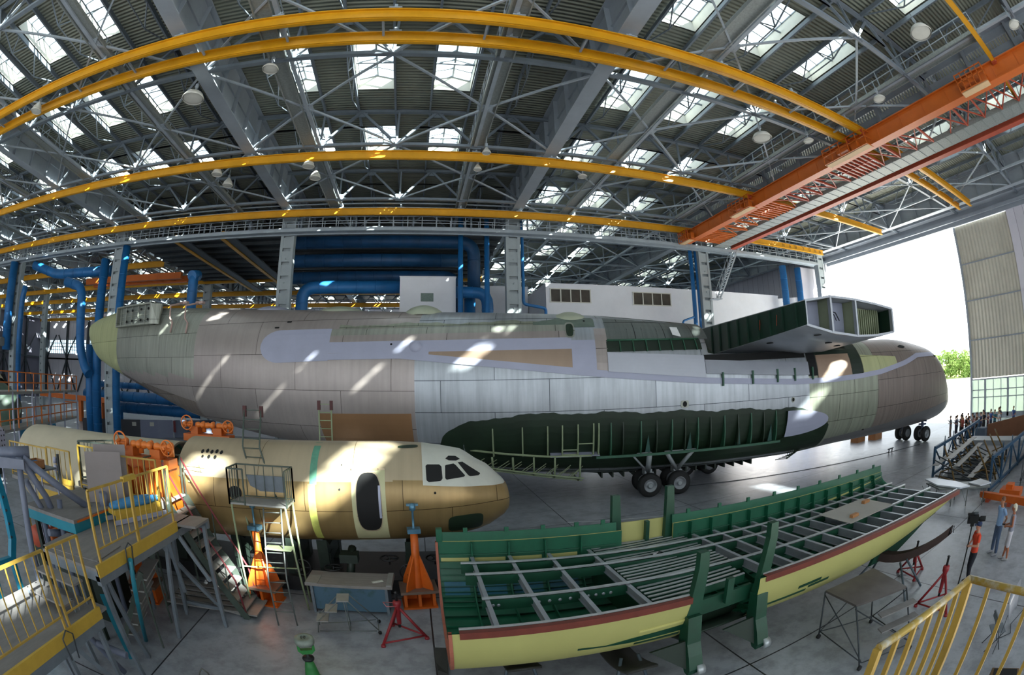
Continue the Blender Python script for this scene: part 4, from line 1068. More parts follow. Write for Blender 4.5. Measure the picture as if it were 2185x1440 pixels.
def handwheel(c, r, m, parent, axis='z'):
    b = MB(); P = lambda a, rr, h=0: {'z': (c[0]+rr*math.cos(a), c[1]+rr*math.sin(a), c[2]+h), 'y': (c[0]+rr*math.cos(a), c[1]+h, c[2]+rr*math.sin(a))}[axis]
    b.tube([P(2*PI*k/20, r) for k in range(21)], r*.1, 6, caps=False)
    for k in range(3): b.tube([P(k*2*PI/3, .02), P(k*2*PI/3, r)], r*.08, 5)
    b.tube([P(0, 0, -.2), P(0, 0, .05)], r*.14, 6); b.build('handwheel', m, parent)
for x, y, z, ax in ((-2.6, 12.0, .95, 'z'), (-1.0, 12.1, 1.25, 'z'), (-3.5, 12.0, .9, 'y'), (1.6, 12.1, 1.1, 'z'), (.25, 12.2, 1.2, 'z'), (-.5, 12.0, .85, 'y')): handwheel((x, y, z), .24, M_mach2, cd, ax)
b = MB(); b.tube([(-2.05, 12.35, 1.45), (-2.05, 12.0, 1.3), (-2.15, 11.9, .5)], .12, 8); b.cbox((-2.1, 12.0, 1.3), (.5, .4, .25)); b.build('hydraulic_ram', M_mach, cd)
# orange positioning heads between the two barrels
def poshead(loc, lab, s=1.0, flip=1):
    t = thing('positioning_head', loc, 0, lab, 'machine'); rnd = random.Random(5)
    b = MB(); b.cbox((0, 0, .12*s), (1.9*s, .5, .24*s)); b.cbox((-.5*s, 0, .34*s), (.3, .4, .3)); b.cbox((.45*s, 0, .34*s), (.35, .4, .26)); b.build('body', M_ora, t)
    b = MB()
    for x in (-.8, -.25, .15, .62, .85): b.lathe([(0, -.2), (.09, -.2), (.11, -.1), (.07, 0), (.12, .05), (.1, .16), (0, .18)], (x*s, -.1, .55*s), 10, 'x'); b.lathe([(0, 0), (.08, 0), (.08, .3), (.05, .36), (0, .38)], (x*s+.05, .05, .3*s), 10)
    b.build('spindles', mat('orange_gloss', '#e0792e', .4, 0, .12, 4), t)
    handwheel((-.75*s, -.3, .62*s), .24*s, MATS['orange_gloss'], t, 'y'); handwheel((.9*s, -.2, .55*s), .2*s, MATS['orange_gloss'], t, 'y')
    return t
poshead((-7.55, 10.7, 3.75), 'orange positioning machine with handwheel, in front of the gap between the two barrels')
poshead((-7.4, 14.7, 4.0), 'orange positioning machine with handwheels standing behind the bronze nose section')
b = MB(); b.box((-8.5, 10.62, 2.6), (-6.7, 11.2, 3.75))
for k in range(4): b.lathe([(0, 0), (.14, 0), (.14, .8), (0, .86)], (-8.25+.42*k, 10.6, 2.85), 12)
tag(b.build('positioning_column', M_ora), 'orange machine column with upright cylinders behind the leaning board', 'machine')
# ------------------------------------------------------------------ green and yellow lower fuselage shell
M_gin = mat('shell_green', '#165a40', .45, .05, .18, 1.4); M_gin2 = mat('shell_green_blue', '#1f5f74', .4, .1, .25, 1.1)
M_yout = mat('shell_yellow_primer', '#b3b06b', .5, 0, .05, .8); M_redp = mat('shell_red_edge', '#6d2f22', .55, 0, .15, 3); M_rsal = mat('salmon_edge', '#a5604c', .6, 0, .15, 3)
M_beam = mat('floor_beam_grey', '#9aa0a6', .4, .4, .08, 4)
M_seat = mat('seat_rail_bare', '#b9bfc0', .35, .5, .1, 6)
M_gd = mat('shell_dark_green', '#12432f', .45, .05, .2, 2)
sh = thing('fuselage_floor_shell', (0, 0, 0), 0, 'long boat-shaped lower fuselage shell, dark green ribs and floor beams inside, pale yellow outside', 'fuselage shell')
SH0, SH1 = .3, 14.6
def shs(x):   # y back, y front, z back rim, z front rim, depth z bottom, y of bottom
    t = (x - .3)/14.3
    yb = 10.45 - 1.55*t; yf = 6.55 - 1.25*t**1.6
    zb = 2.32; zf = 2.0
    bot = .62 if x < 8 else .62 + (x-8)/6.6*((x-8)/6.6)*1.15
    return yb, yf, zb, zf, bot
def shp(x, f, inner=0):     # f 0 back rim .. 1 front rim
    yb, yf, zb, zf, bot = shs(x); a = PI*f; ym = (yb+yf)/2; w = (yb-yf)/2 - inner
    c = math.cos(a); s = math.sin(a); e = .72
    y = ym + w*math.copysign(abs(c)**e, c); zr = zb + (zf-zb)*f
    return (x, y, zr - (zr-bot-inner)*abs(s)**e)
NS = 36
def shell(inner, m, name, skip=None):
    p = MB(); xs = [SH0 + (SH1-SH0)*i/72 for i in range(73)]; rows = [[shp(x, j/NS, inner) for j in range(NS+1)] for x in xs]
    def mf(i, k):
        x = (xs[i]+xs[i+1])/2; f = (k+.5)/NS
        if 4.6 < x < 6.0 and f < .06: return None
        if 4.55 < x < 6.15 and .70 < f: return None
        return 0
    if inner: rows = [list(reversed(r)) for r in rows]; 
    p.grid(rows, mf=(mf if not inner else (lambda i, k: mf(i, NS-1-k)))); return p.build(name, m, sh)
shell(0, M_yout, 'outer_skin'); shell(.05, M_gin, 'inner_skin')
p = MB(); p.grid([[shp(5.3-.72, j/NS*.3+.70, -.0) for j in range(0, NS)], [shp(5.3+.85, j/NS*.3+.70, 0) for j in range(0, NS)]][:0] or [[(4.6, 6.9, 1.2), (4.6, 7.2, .72)], [(6.1, 6.85, 1.2), (6.1, 7.2, .72)]]); p.build('fairing', M_dkg2, sh)  # dark colour stands for the shadow in the hollow between the posts
# stringers and frames on the inside
for j in range(1, 31):
    f = j/31; 
    if .34 < f < .66 and j % 2: continue
    for a, b in ((.32, 4.5), (6.2, 14.5)):
        p = MB(); n = 16
        up = [shp(a+(b-a)*i/n, f, .06) for i in range(n+1)]; hi = [shp(a+(b-a)*i/n, f, .13) for i in range(n+1)]
        p.grid([up, hi], sm=False); o = p.build('stringer', M_gin if j % 3 else M_gd, sh); q = o.modifiers.new('s', 'SOLIDIFY'); q.thickness = .012
FX = [1.05, 1.9, 2.75, 3.6] + [6.5 + .62*k for k in range(13)]
for x in FX:
    p = MB(); p.grid([[shp(x, j/NS, .05) for j in range(NS+1)], [shp(x, j/NS, .2) for j in range(NS+1)]], sm=False)
    o = p.build('frame', M_gin, sh); q = o.modifiers.new('s', 'SOLIDIFY'); q.thickness = .03
# blue painted panels between frames on the far wall
for x0, x1 in ((.35, 1.0), (1.1, 1.85), (1.95, 2.7), (2.8, 3.55)):
    p = MB(); p.grid([[shp(x0+.03, .16+.02*j, .062) for j in range(5)], [shp(x1-.03, .16+.02*j, .062) for j in range(5)]]); p.build('blue_panel', M_gin2, sh)
    p = MB(); p.grid([[shp(x0, .045, .07), shp(x0, .06, .07)], [shp(x1, .045, .07), shp(x1, .06, .07)]]); p.build('yellow_stringer', M_yout, sh)
for k in range(8, 13):
    x0 = 6.5+.62*k; p = MB(); p.grid([[shp(x0+.04, .05, .07), shp(x0+.04, .065, .07)], [shp(x0+.58, .05, .07), shp(x0+.58, .065, .07)]]); p.build('yellow_stringer', M_yout, sh)
# far rim: upper green flange with lugs
p = MB()
for a, b in ((.3, 4.55), (6.05, 14.6)):
    n = 10; lo = [shp(a+(b-a)*i/n, 0) for i in range(n+1)]; hi = [(q[0], q[1]+.02, q[2]+.22) for q in lo]; p.grid([lo, hi], sm=False)
o = p.build('rim_flange', M_gin, sh); q = o.modifiers.new('s', 'SOLIDIFY'); q.thickness = .04
for x in [.95, 1.9, 2.75, 3.55, 4.2] + [6.5 + .95*k for k in range(9)]:
    q0 = shp(x, 0); p = MB(); p.cbox((x, q0[1], q0[2]+.27), (.1, .05, .12)); p.build('lug', M_gin, sh)
p = MB(); p.cbox((.34, 10.5, 2.45), (.14, .16, .35)); p.build('corner_fitting', M_gin, sh)
# salmon end edge and red near rim
p = MB(); p.grid([[shp(.3, j/NS, -.01) for j in range(NS+1)], [(.24, *shp(.3, j/NS, -.01)[1:]) for j in range(NS+1)], [(.24, *shp(.3, j/NS, .09)[1:]) for j in range(NS+1)], [(.3, *shp(.3, j/NS, .09)[1:]) for j in range(NS+1)]], sm=False); p.build('end_edge', M_rsal, sh)
for a, b in ((.42, 4.5), (6.2, 14.55)):
    n = 14; p = MB(); lo = [shp(a+(b-a)*i/n, 1) for i in range(n+1)]
    p.grid([[(q[0], q[1]-.02, q[2]-.11) for q in lo], [(q[0], q[1]-.02, q[2]+.02) for q in lo], [(q[0], q[1]+.09, q[2]+.02) for q in lo]], sm=False); p.build('rim_edge', M_redp, sh)
    p = MB(); p.grid([[(q[0], q[1]+.1, q[2]+.02) for q in lo], [(q[0], q[1]+.1, q[2]+.05) for q in lo], [(q[0], q[1]+.14, q[2]+.05) for q in lo]], sm=False); p.build('seat_rail', M_seat, sh)
# floor beams (across) and seat rails (along)
def fz(x): return 1.92
for x in [1.05, 1.9, 2.8, 3.75] + [6.5 + .62*k for k in range(13)]:
    yb, yf, zb, zf, bot = shs(x); dx = .0
    p = MB(); p.ibeam((x, yb-.28, fz(x)), (x, yf+.12, fz(x)), .085, .2 if x > 6 else .18, .02); p.build('floor_beam', M_beam, sh)
for f, x0 in ((.14, .75), (.33, .78), (.68, .95)):
    for a, b in ((x0, SH1-.25),):
        n = 14; P = []
        for i in range(n+1):
            x = a+(b-a)*i/n; yb, yf = shs(x)[:2]; P.append((x, yb-.28+(yf-yb+.4)*f, fz(x)+.13))
        p = MB()
        for q0, q1 in zip(P, P[1:]): p.bar(q0, q1, .055, .035)
        for q0, q1 in zip(P, P[1:]): p.bar((q0[0], q0[1], q0[2]-.16), (q1[0], q1[1], q1[2]-.16), .02, .22, mi=1)
        p.build('seat_rail', [M_seat, M_gd], sh)
# lightening holes on the nearest rail web
for x in (1.15, 1.25, 2.0, 2.2, 2.4, 2.6, 2.95, 3.1, 3.25, 3.4):
    yb, yf = shs(x)[:2]; y = yb-.28+(yf-yb+.4)*.68
    p = MB(); p.lathe([(0, -.015), (.035, -.015), (.035, .015), (0, .015)], (x, y, 1.88), 10, 'y'); p.build('web_hole', M_beam, sh)
# louvred centre section with long slats
yb, yf = shs(5)[:2]
for k in range(21):
    y = 10.0 - k*.158; x0 = 3.9; x1 = 6.35 if k < 16 else 6.1
    p = MB(); p.bar((x0, y, 1.93), (x1, y, 1.93), .055, .02); p.bar((x0, y-.02, 1.83), (x1, y-.02, 1.83), .012, .17, mi=1); p.build('slat', [M_seat, M_gd], sh)
p = MB(); p.box((3.85, 6.75, 1.1), (3.93, 10.1, 1.75)); p.build('bulkhead', M_gd, sh)
p = MB(); p.box((4.55, 6.6, 1.4), (6.15, 6.68, 1.75)); p.build('side_plate', M_gd, sh)
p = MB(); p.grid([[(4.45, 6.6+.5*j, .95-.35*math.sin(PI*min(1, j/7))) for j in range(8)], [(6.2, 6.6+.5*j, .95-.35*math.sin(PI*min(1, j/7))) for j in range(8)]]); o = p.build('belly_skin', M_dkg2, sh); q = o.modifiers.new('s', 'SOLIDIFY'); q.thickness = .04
# tall dark green frames with forked feet
def post(x, y, ztop, lean, front):
    p = MB(); p.prism([(x-.14, y, 1.5), (x+.16, y, 1.5), (x+.13+lean, y, ztop-.3), (x+.11+lean, y, ztop), (x-.09+lean, y, ztop), (x-.09+lean, y, ztop-.3)], (0, .14, 0))
    if front:
        p.prism([(x-.15, y-.1, 1.62), (x-.15, y+.14, 1.62), (x-.15, y+.14, 1.0), (x-.15, y-.05, .66), (x-.15, y-.22, .4), (x-.15, y-.36, .38), (x-.15, y-.4, .52), (x-.15, y-.3, .8), (x-.15, y-.18, 1.05)], (.3, 0, 0))
        p.prism([(x-.15, y-.1, 1.1), (x-.8, y+.05, .95), (x-.12, y-.3, .48)], (0, .05, 0), mi=1)
    o = p.build('wing_attachment_frame', [M_gd, M_dkg2], sh)
    if front:
        q = MB(); q.lathe([(.06, -.08), (.13, -.08), (.13, .08), (.06, .08), (.06, -.08)], (x+.1, y-.36, .46), 18, 'x'); q.build('lug_bushing', M_seat, o)
        q = MB(); q.prism([(x+.155, y-.32, .5), (x+.155, y-.1, 1.0), (x+.155, y+.08, 1.0), (x+.155, y-.08, .6)], (.02, 0, 0)); q.build('fork_plate', M_gin, o)
post(4.62, 10.1, 3.2, -.05, False); post(6.02, 9.9, 3.3, -.02, False)
post(4.55, 6.38, 2.9, .12, True); post(6.2, 6.36, 3.1, .18, True)
p = MB(); p.prism([(4.75, 10.2, 1.9), (5.95, 10.05, 1.9), (5.95, 10.1, 2.42), (4.75, 10.25, 2.42)], (0, .05, 0)); p.build('yellow_bulkhead', M_yout, sh)
p = MB(); p.cbox((5.4, 10.0, 2.15), (.1, .12, .6)); p.build('fitting', M_gd, sh)
p = MB(); p.cbox((5.45, 6.5, 1.85), (.16, .1, .55)); p.build('fitting', M_gd, sh)
# dark green streak panels on the yellow skin
def onskin(x, f, off=.012): q = shp(x, f, -off); return q
def skinpoly(pts, m, name):
    p = MB(); a = [onskin(x, f) for x, f in pts]; b = [onskin(x, f, -.02) for x, f in pts]; n = len(a); p._add(a + b, [tuple(range(n)), tuple(reversed(range(n, 2*n)))] + [(i, i+n, (i+1) % n + n, (i+1) % n) for i in range(n)]); p.build(name, m, sh)
skinpoly([(2.4, .88), (2.9, .865), (3.4, .885), (4.4, .90), (4.4, .86), (3.4, .85), (2.4, .868)], M_gd, 'green_strip'); skinpoly([(3.5, .83), (4.4, .84), (4.4, .82), (3.5, .815)], M_gd, 'green_strip')
skinpoly([(3.5, .925), (4.45, .932), (4.45, .922), (3.5, .915)], mat('pale_yellow_strip', '#cfc97c', .5), 'pale_strip')
for a, b, f in ((7.3, 8.0, .90), (7.65, 8.3, .875), (6.3, 7.6, .85)): skinpoly([(a, f), (b, f+.003), (b, f-.014), (a, f-.017)], M_gd, 'green_strip')
# cut-out with green frame at the tapered end
skinpoly([(11.0, .74), (12.0, .80), (13.2, .86), (13.0, .78), (12.2, .70), (11.2, .68)], M_dkg2, 'belly_cut_out')
p = MB(); p.prism([onskin(11.0, .66, .02), onskin(13.1, .74, .05), (13.2, 6.3, .95), (12.2, 6.4, .62), (11.0, 6.6, .55)], (0, .1, -.04)); p.build('lip', M_gd, sh)
# loose things resting on the beams
M_card = mat('pale_board_sheet', '#a7a39b', .8, 0, .05, 2)
b = MB(); b.box((0, 0, 0), (2.1, 1.25, .015)); o = b.build('board', M_card, None, (9.75, 6.75, 2.12)); o.rotation_euler = (0, 0, -.05); tag(o, 'large pale board with slots lying on the floor beams of the green shell', 'board')
M_wood = mat('raw_wood', '#a9764a', .7, 0, .15, 4, stretch=(1, 6, 1))
for (x, y), l in (((10.1, 6.95), 'small wooden block at the near corner of the pale board'), ((11.4, 7.45), 'small wooden block on the far part of the pale board')):
    b = MB(); b.box((0, 0, 0), (.3, .12, .08)); o = b.build('wood_block', M_wood, None, (x, y, 2.136)); tag(o, l, 'wood block')
b = MB(); b.grid([[(0, 0, 0), (.15, .06, .1), (.32, .05, .02)], [(.02, .12, .02), (.16, .16, .04), (.3, .14, 0)]]); o = b.build('crumpled_rag', mat('white_rag', '#d8d5da', .9), None, (5.05, 8.9, 1.9)); tag(o, 'crumpled white rag lying on the slats of the green shell', 'rag')
# trestles that carry the shell
M_tres = mat('trestle_blue_grey', '#4d5a63', .5, .1, .15, 4); M_pad = mat('cradle_pad_dark', '#33332f', .7, 0, .15, 3)
def trestle(x, y, lab):
    t = thing('trestle', (x, y, 0), 0, lab, 'trestle')
    for sx in (-1, 1):
        for sy in (-1, 1):
            b = MB(); b.tube([(sx*.35, sy*.9, 0), (sx*.18, sy*.65, .62)], .035, 8); b.build('leg', M_tres, t)
    b = MB(); b.prism([(-.3, -1.0, .75), (-.3, -.5, .45), (-.3, .5, .45), (-.3, 1.0, .75), (-.3, .8, .35), (-.3, 0, .25), (-.3, -.8, .35)], (.6, 0, 0)) if False else None
    rows = [[(xx, -1.25+.25*j, .32 + .3*((j-5)/5)**2) for j in range(11)] for xx in (-.32, .32)]
    b.grid(rows); o = b.build('curved_pad', M_pad, t); q = o.modifiers.new('s', 'SOLIDIFY'); q.thickness = .05
trestle(1.6, 8.4, 'low trestle with curved pad under the left end of the green shell'); trestle(3.6, 7.6, 'trestle with dark curved pad under the middle of the green shell')
t = thing('cradle_stand', (11.2, 6.0, 0), 0, 'dark curved cradle beam on blue-grey legs under the tapered end of the green shell', 'cradle')
rows = []
for j in range(15):
    f = j/14; y = 1.9 - 3.3*f; z = .62 + .75*(2*f-1)**2
    rows.append([(-.16 + .9*f*f*1.3, y, z), (.16 + .9*f*f*1.3, y, z), (.16 + .9*f*f*1.3, y, z+.24), (-.16 + .9*f*f*1.3, y, z+.24)])
b = MB(); b.grid(rows, closed=True, sm=False); b.build('curved_beam', mat('rusty_dark_beam', '#3b2b26', .6, .1, .25, 3), t)
for p0, p1 in (((-.5, -1.1, 0), (.1, -.3, .75)), ((.6, -1.0, 0), (.3, -.4, .8)), ((-.4, 1.0, 0), (0, .6, .7)), ((.6, 1.0, 0), (.3, .6, .7))):
    b = MB(); b.tube([p0, p1], .035, 8); b.build('leg', M_tres, t)
b = MB(); b.tube([(1.25, -1.35, 1.35), (1.3, -1.38, 1.55), (1.4, -1.42, 1.55), (1.42, -1.42, 1.35)], .015, 6); b.build('lifting_eye', M_dark, t)
b = MB(); b.grid([[(x, 7.0-.3*j, .6+.03*j+.1*(j/4)**2) for j in range(6)] for x in (11.6, 12.9)]); o = b.build('curved_pad', M_pad, None); o['label'] = 'x'
bpy.data.objects.remove(o)
# ------------------------------------------------------------------ raised work platforms on the left
M_ry = mat('railing_yellow', '#b29140', .5, 0, .18, 4); M_plat = mat('platform_deck_grey', '#7d7a79', .7, 0, .15, 1.5, stretch=(4, 1, 1))
M_pfr = mat('platform_frame_grey', '#6f7880', .55, .1, .15, 3); M_toe = mat('toe_board_yellow', '#c3a03c', .55, 0, .1, 3); M_tealp = mat('teal_paint', '#1f7f92', .45, 0, .12, 2)
M_grn = mat('stair_green_grey', '#49544c', .55, .1, .2, 3); M_redr = mat('handrail_red', '#7c3238', .5, 0, .15, 4); M_step = mat('stair_tread_grey', '#9a9995', .6, .2, .12, 3)
M_jig = mat('jig_blue_grey', '#6b7284', .5, 0, .14, 2.5); M_teal = mat('jig_teal', '#0f7d9a', .45, 0, .15, 2)
def rail_panel(parent, p0, p1, h, n, m, name='railing', low=.22, w=.036, ends=True):
    p0 = V(p0); p1 = V(p1); up = V((0, 0, 1)); b = MB()
    b.bar(p0 + up*h, p1 + up*h, w*1.2, w*1.2); b.bar(p0 + up*low, p1 + up*low, w*.8, w*.8)
    if ends: b.bar(p0, p0 + up*h, w*1.2); b.bar(p1, p1 + up*h, w*1.2)
    for k in range(1, n): q = p0 + (p1-p0)*k/n; b.bar(q + up*low, q + up*h, w*.55)
    return b.build(name, m, parent)
t = thing('work_platform', (0, 0, 0), 0, 'upper grey work platform with yellow railings and yellow toe board, stair at its end', 'platform')
b = MB(); b.box((-7.55, 5.9, 2.69), (-5.85, 10.05, 2.75)); b.build('deck', M_plat, t)
b = MB(); b.box((-5.87, 5.9, 2.58), (-5.82, 9.25, 2.82)); b.build('toe_board', M_toe, t)
b = MB(); b.box((-5.95, 5.9, 2.42), (-5.83, 10.05, 2.6)); b.box((-7.55, 5.9, 2.5), (-7.45, 10.05, 2.69)); b.box((-7.55, 5.9, 2.5), (-5.85, 6.0, 2.69)); b.box((-7.55, 9.95, 2.5), (-5.3, 10.05, 2.69)); b.build('deck_frame', M_pfr, t)
b = MB(); b.box((-5.9, 9.25, 2.69), (-5.3, 10.05, 2.75)); b.build('deck', M_plat, t)
rail_panel(t, (-5.88, 6.1, 2.7), (-5.88, 7.55, 2.7), 1.4, 6, M_ry, low=.35); rail_panel(t, (-5.88, 7.6, 2.7), (-5.88, 9.2, 2.7), 1.4, 7, M_ry, low=.35)
b = MB(); b.box((-5.93, 7.3, 4.06), (-5.83, 7.75, 4.16)); b.build('rail_joint', M_toe, t)
for (a, c) in (((-5.4, 9.9, 2.6), (-5.15, 9.5, 0)), ((-5.9, 9.3, 2.5), (-5.28, 9.5, 1.3)), ((-6.4, 9.9, 2.6), (-6.46, 9.75, 0)), ((-5.9, 8.8, 2.5), (-6.1, 9.4, .9)), ((-6.0, 6.1, 2.6), (-6.1, 6.5, 0)), ((-5.95, 6.2, 2.5), (-6.4, 7.3, 0)), ((-7.4, 6.1, 2.6), (-7.4, 6.3, 0)), ((-6.0, 8.9, 2.5), (-6.1, 8.5, 0)), ((-7.4, 9.6, 2.6), (-7.5, 9.6, 0)), ((-7.5, 9.8, 2.6), (-5.3, 9.85, .35)), ((-5.3, 9.85, .35), (-6.4, 9.85, .35))):
    b = MB(); b.bar(a, c, .09); b.build('leg' if c[2] == 0 else 'brace', M_pfr, t)
t = thing('work_platform', (0, 0, 0), 0, 'lower grey work platform with yellow railings at the bottom left corner, two steps down', 'platform')
b = MB(); b.box((-7.9, 1.2, 1.99), (-5.85, 5.85, 2.05)); b.build('deck', M_plat, t)
b = MB(); b.box((-5.87, 1.2, 1.92), (-5.82, 5.62, 2.14)); b.build('toe_board', M_toe, t)
b = MB(); b.box((-5.95, 1.2, 1.74), (-5.83, 5.62, 1.92)); b.box((-7.9, 1.2, 1.8), (-7.8, 5.6, 1.99)); b.build('deck_frame', M_pfr, t)
rail_panel(t, (-5.88, 4.68, 2.0), (-5.88, 5.55, 2.0), 1.45, 4, M_ry, low=.35); rail_panel(t, (-5.88, 1.2, 2.0), (-5.88, 4.55, 2.0), 1.45, 14, M_ry, low=.35)
for (a, c) in (((-5.95, 5.5, 1.8), (-5.95, 5.6, 0)), ((-5.95, 4.6, 1.8), (-5.7, 5.6, .2)), ((-5.95, 4.4, 1.8), (-6.0, 4.5, 0)), ((-7.6, 5.4, 1.8), (-7.6, 5.5, 0)), ((-5.95, 2.6, 1.8), (-6, 2.6, 0))):
    b = MB(); b.bar(a, c, .09); b.build('leg' if c[2] == 0 else 'brace', M_pfr, t)
t = thing('step_block', (-6.75, 5.45, 2.05), 0, 'small grey two-step block on the lower platform leading up to the upper one', 'steps')
for k, (y, z) in enumerate(((.1, .48), (-.32, .24))):
    b = MB(); b.box((-.65, y-.17, z-.04), (.55, y+.17, z)); b.build('tread', M_plat, t)
    b = MB()
    for x in (-.62, .52): b.bar((x, y-.14, 0), (x, y-.14, z), .035); b.bar((x, y+.14, 0), (x, y+.14, z), .035)
    b.build('leg', M_pfr, t)
b = MB(); b.box((-.7, -.45, 0), (.9, .55, .02)); o = b.build('plywood_sheet', M_plat, None, (-7.0, 6.55, 2.75)); o.rotation_euler = (0, 0, .1); tag(o, 'loose flat board lying at the near end of the upper platform', 'board')
# teal sided bench behind the upper platform
b = MB(); b.box((-9.6, 7.2, 2.72), (-7.6, 9.6, 3.0)); b.box((-9.6, 7.18, 2.95), (-7.58, 9.6, 3.03), 1); 
t = b.build('assembly_bench', [M_tealp, M_plat]); tag(t, 'grey topped work surface with a teal side between jig tubes and upper platform', 'platform')
b = MB(); b.box((-7.6, 7.3, 2.96), (-7.55, 9.55, 3.0)); b.build('orange_edge', M_ora, t)
for x, y in ((-9.4, 7.4), (-7.8, 7.4), (-9.4, 9.4), (-7.8, 9.4)): b = MB(); b.bar((x, y, 0), (x, y, 2.72), .12); b.build('leg', M_mach, t)
# stair
t = thing('stair', (0, 0, 0), 0, 'grey metal stair with red handrails going down from the upper platform to the floor', 'stair')
b = MB(); b.box((-7.3, 10.08, 2.95), (-6.55, 11.15, 3.0)); b.box((-7.3, 10.08, 2.8), (-6.55, 10.14, 2.95)); b.build('landing', M_step, t)
A0 = V((-6.55, 0, 2.95)); A1 = V((-4.72, 0, 0))
for y in (10.1, 11.12):
    b = MB(); b.bar((A0.x, y, A0.z), (A1.x, y, A1.z), .05, .2); b.build('stringer', M_grn, t)
for k in range(1, 11):
    q = A0 + (A1-A0)*(k/11); b = MB(); b.box((q.x-.13, 10.12, q.z-.02), (q.x+.15, 11.1, q.z+.02)); b.build('tread', M_step, t)
for y in (10.1, 11.12):
    b = MB(); b.tube([(-6.6, y, 4.0), (-5.1, y, 1.6), (-4.85, y, 1.1), (-4.75, y, .2)], .025, 8); b.build('handrail', M_redr, t)
    for f in (.02, .45, .8):
        q = A0 + (A1-A0)*f; b = MB(); b.bar((q.x, y, q.z), (q.x, y, q.z+1.02), .03); b.build('post', M_grn, t)
for x, y in ((-7.25, 10.12), (-6.6, 10.12), (-7.25, 11.1), (-6.6, 11.1)):
    b = MB(); b.bar((x, y, 0), (x, y, 4.05), .045); b.build('post', M_grn, t)
b = MB(); b.bar((-7.25, 11.1, 4.05), (-6.6, 11.1, 4.05), .04); b.bar((-7.25, 11.1, 3.5), (-6.6, 11.1, 3.5), .03); b.bar((-7.25, 10.12, 4.05), (-7.25, 11.1, 4.05), .04); b.build('guard_rail', M_grn, t)
b = MB(); b.box((-4.85, 10.1, .12), (-4.45, 11.1, .16)); b.bar((-6.9, 10.2, .3), (-4.8, 10.2, .05), .05); b.build('foot_plate', M_step, t)
# second low step unit under the platform
t = thing('low_step_unit', (-6.5, 8.3, 0), .3, 'low dark stair unit standing in shadow under the upper platform', 'steps')
for k in range(6): b = MB(); b.box((-.9+.25*k*.6, -.5, .3*k+.25), (-.55+.25*k*.6, .8, .3*k+.29)); b.build('tread', M_step, t)
for y in (-.5, .8): b = MB(); b.bar((-1.0, y, 0), (0.1, y, 1.95), .04, .12); b.bar((.1, y, 0), (.1, y, 1.9), .04); b.build('stringer', M_grn, t)
t = thing('floor_grating', (-6.1, 10.8, 0), .1, 'pale slatted metal grating lying in sunlight beside the stair foot', 'grating')
for k in range(5): b = MB(); b.box((-1.2, -.7+.33*k, .1), (1.1, -.5+.33*k, .14)); b.build('slat', M_step, t)
b = MB(); b.bar((-1.2, -.75, .05), (-1.2, .9, .05), .08); b.bar((1.1, -.75, .05), (1.1, .9, .05), .08); b.build('frame', M_grn, t)
# leaning and lying things
b = MB(); b.tube([(-6.84, 7.93, 0), (-5.72, 6.9, 2.65)], .055, 10); o = b.build('teal_prop', M_tealp); tag(o, 'teal pole with a wire loop leaning against the yellow toe board', 'pole')
q = MB(); q.tube([(-5.78, 6.85, 2.45), (-5.72, 6.82, 2.9), (-5.72, 6.95, 2.98), (-5.72, 7.06, 2.88), (-5.75, 7.0, 2.4)], .015, 6); q.build('wire_loop', M_dark, o)
b = MB(); b.bar((-6.75, 7.0, 0), (-6.3, 6.3, 2.0), .12, .03); tag(b.build('teal_plank', M_tealp), 'teal flat plank leaning under the platform left of the teal pole', 'plank')
q = MB(); q.tube([(-5.76, 4.3, 1.7), (-5.72, 4.25, 2.12), (-5.72, 4.4, 2.22), (-5.72, 4.55, 2.1), (-5.76, 4.5, 1.65)], .015, 6); tag(q.build('wire_hook', M_dark), 'dark wire hook hung over the lower yellow toe board', 'hook')
b = MB(); b.box((-.02, -.35, 0), (.02, .3, 1.05)); o = b.build('leaning_panel', mat('dusty_panel', '#8f8684', .75, 0, .06, 2), None, (-7.85, 9.0, 2.78+.26)); o.rotation_euler = (0, -.22, -.9); tag(o, 'dusty rectangular board leaning beside the railing, nearest of two', 'board'); o.scale = (1, 1.6, 1.15)
b = MB(); b.box((-.02, -.4, 0), (.02, .4, 1.35)); o = b.build('leaning_panel', MATS['dusty_panel'], None, (-8.0, 9.45, 3.02)); o.rotation_euler = (0, -.15, -.9); tag(o, 'dusty board standing behind the nearest leaning board', 'board'); o.scale = (1, 1.2, 1)
t = thing('roller_cart', (-7.05, 9.15, 2.76), 1.2, 'yellow and grey cradle carrying a blue wrapped bundle on the upper platform', 'cart')
b = MB(); b.box((-.75, -.2, .18), (.75, .2, .3)); b.box((-.75, -.22, .05), (.75, -.18, .2)); b.build('yellow_bed', M_toe, t)
b = MB(); b.box((-.85, -.3, 0), (.85, -.24, .1)); b.box((-.85, .2, 0), (.85, .26, .1)); b.build('frame', M_lil, t)
b = MB(); rows = [[(x, r*math.cos(2*PI*k/16), .38+r*.75*math.sin(2*PI*k/16)) for k in range(16)] for x, r in ((-.8, .02), (-.75, .1), (-.4, .16), (0, .19), (.4, .17), (.75, .1), (.8, .02))]; b.grid(rows, closed=True); b.build('blue_bundle', mat('blue_cloth', '#3f83b5', .7, 0, .25, 6, bump=.5), t)
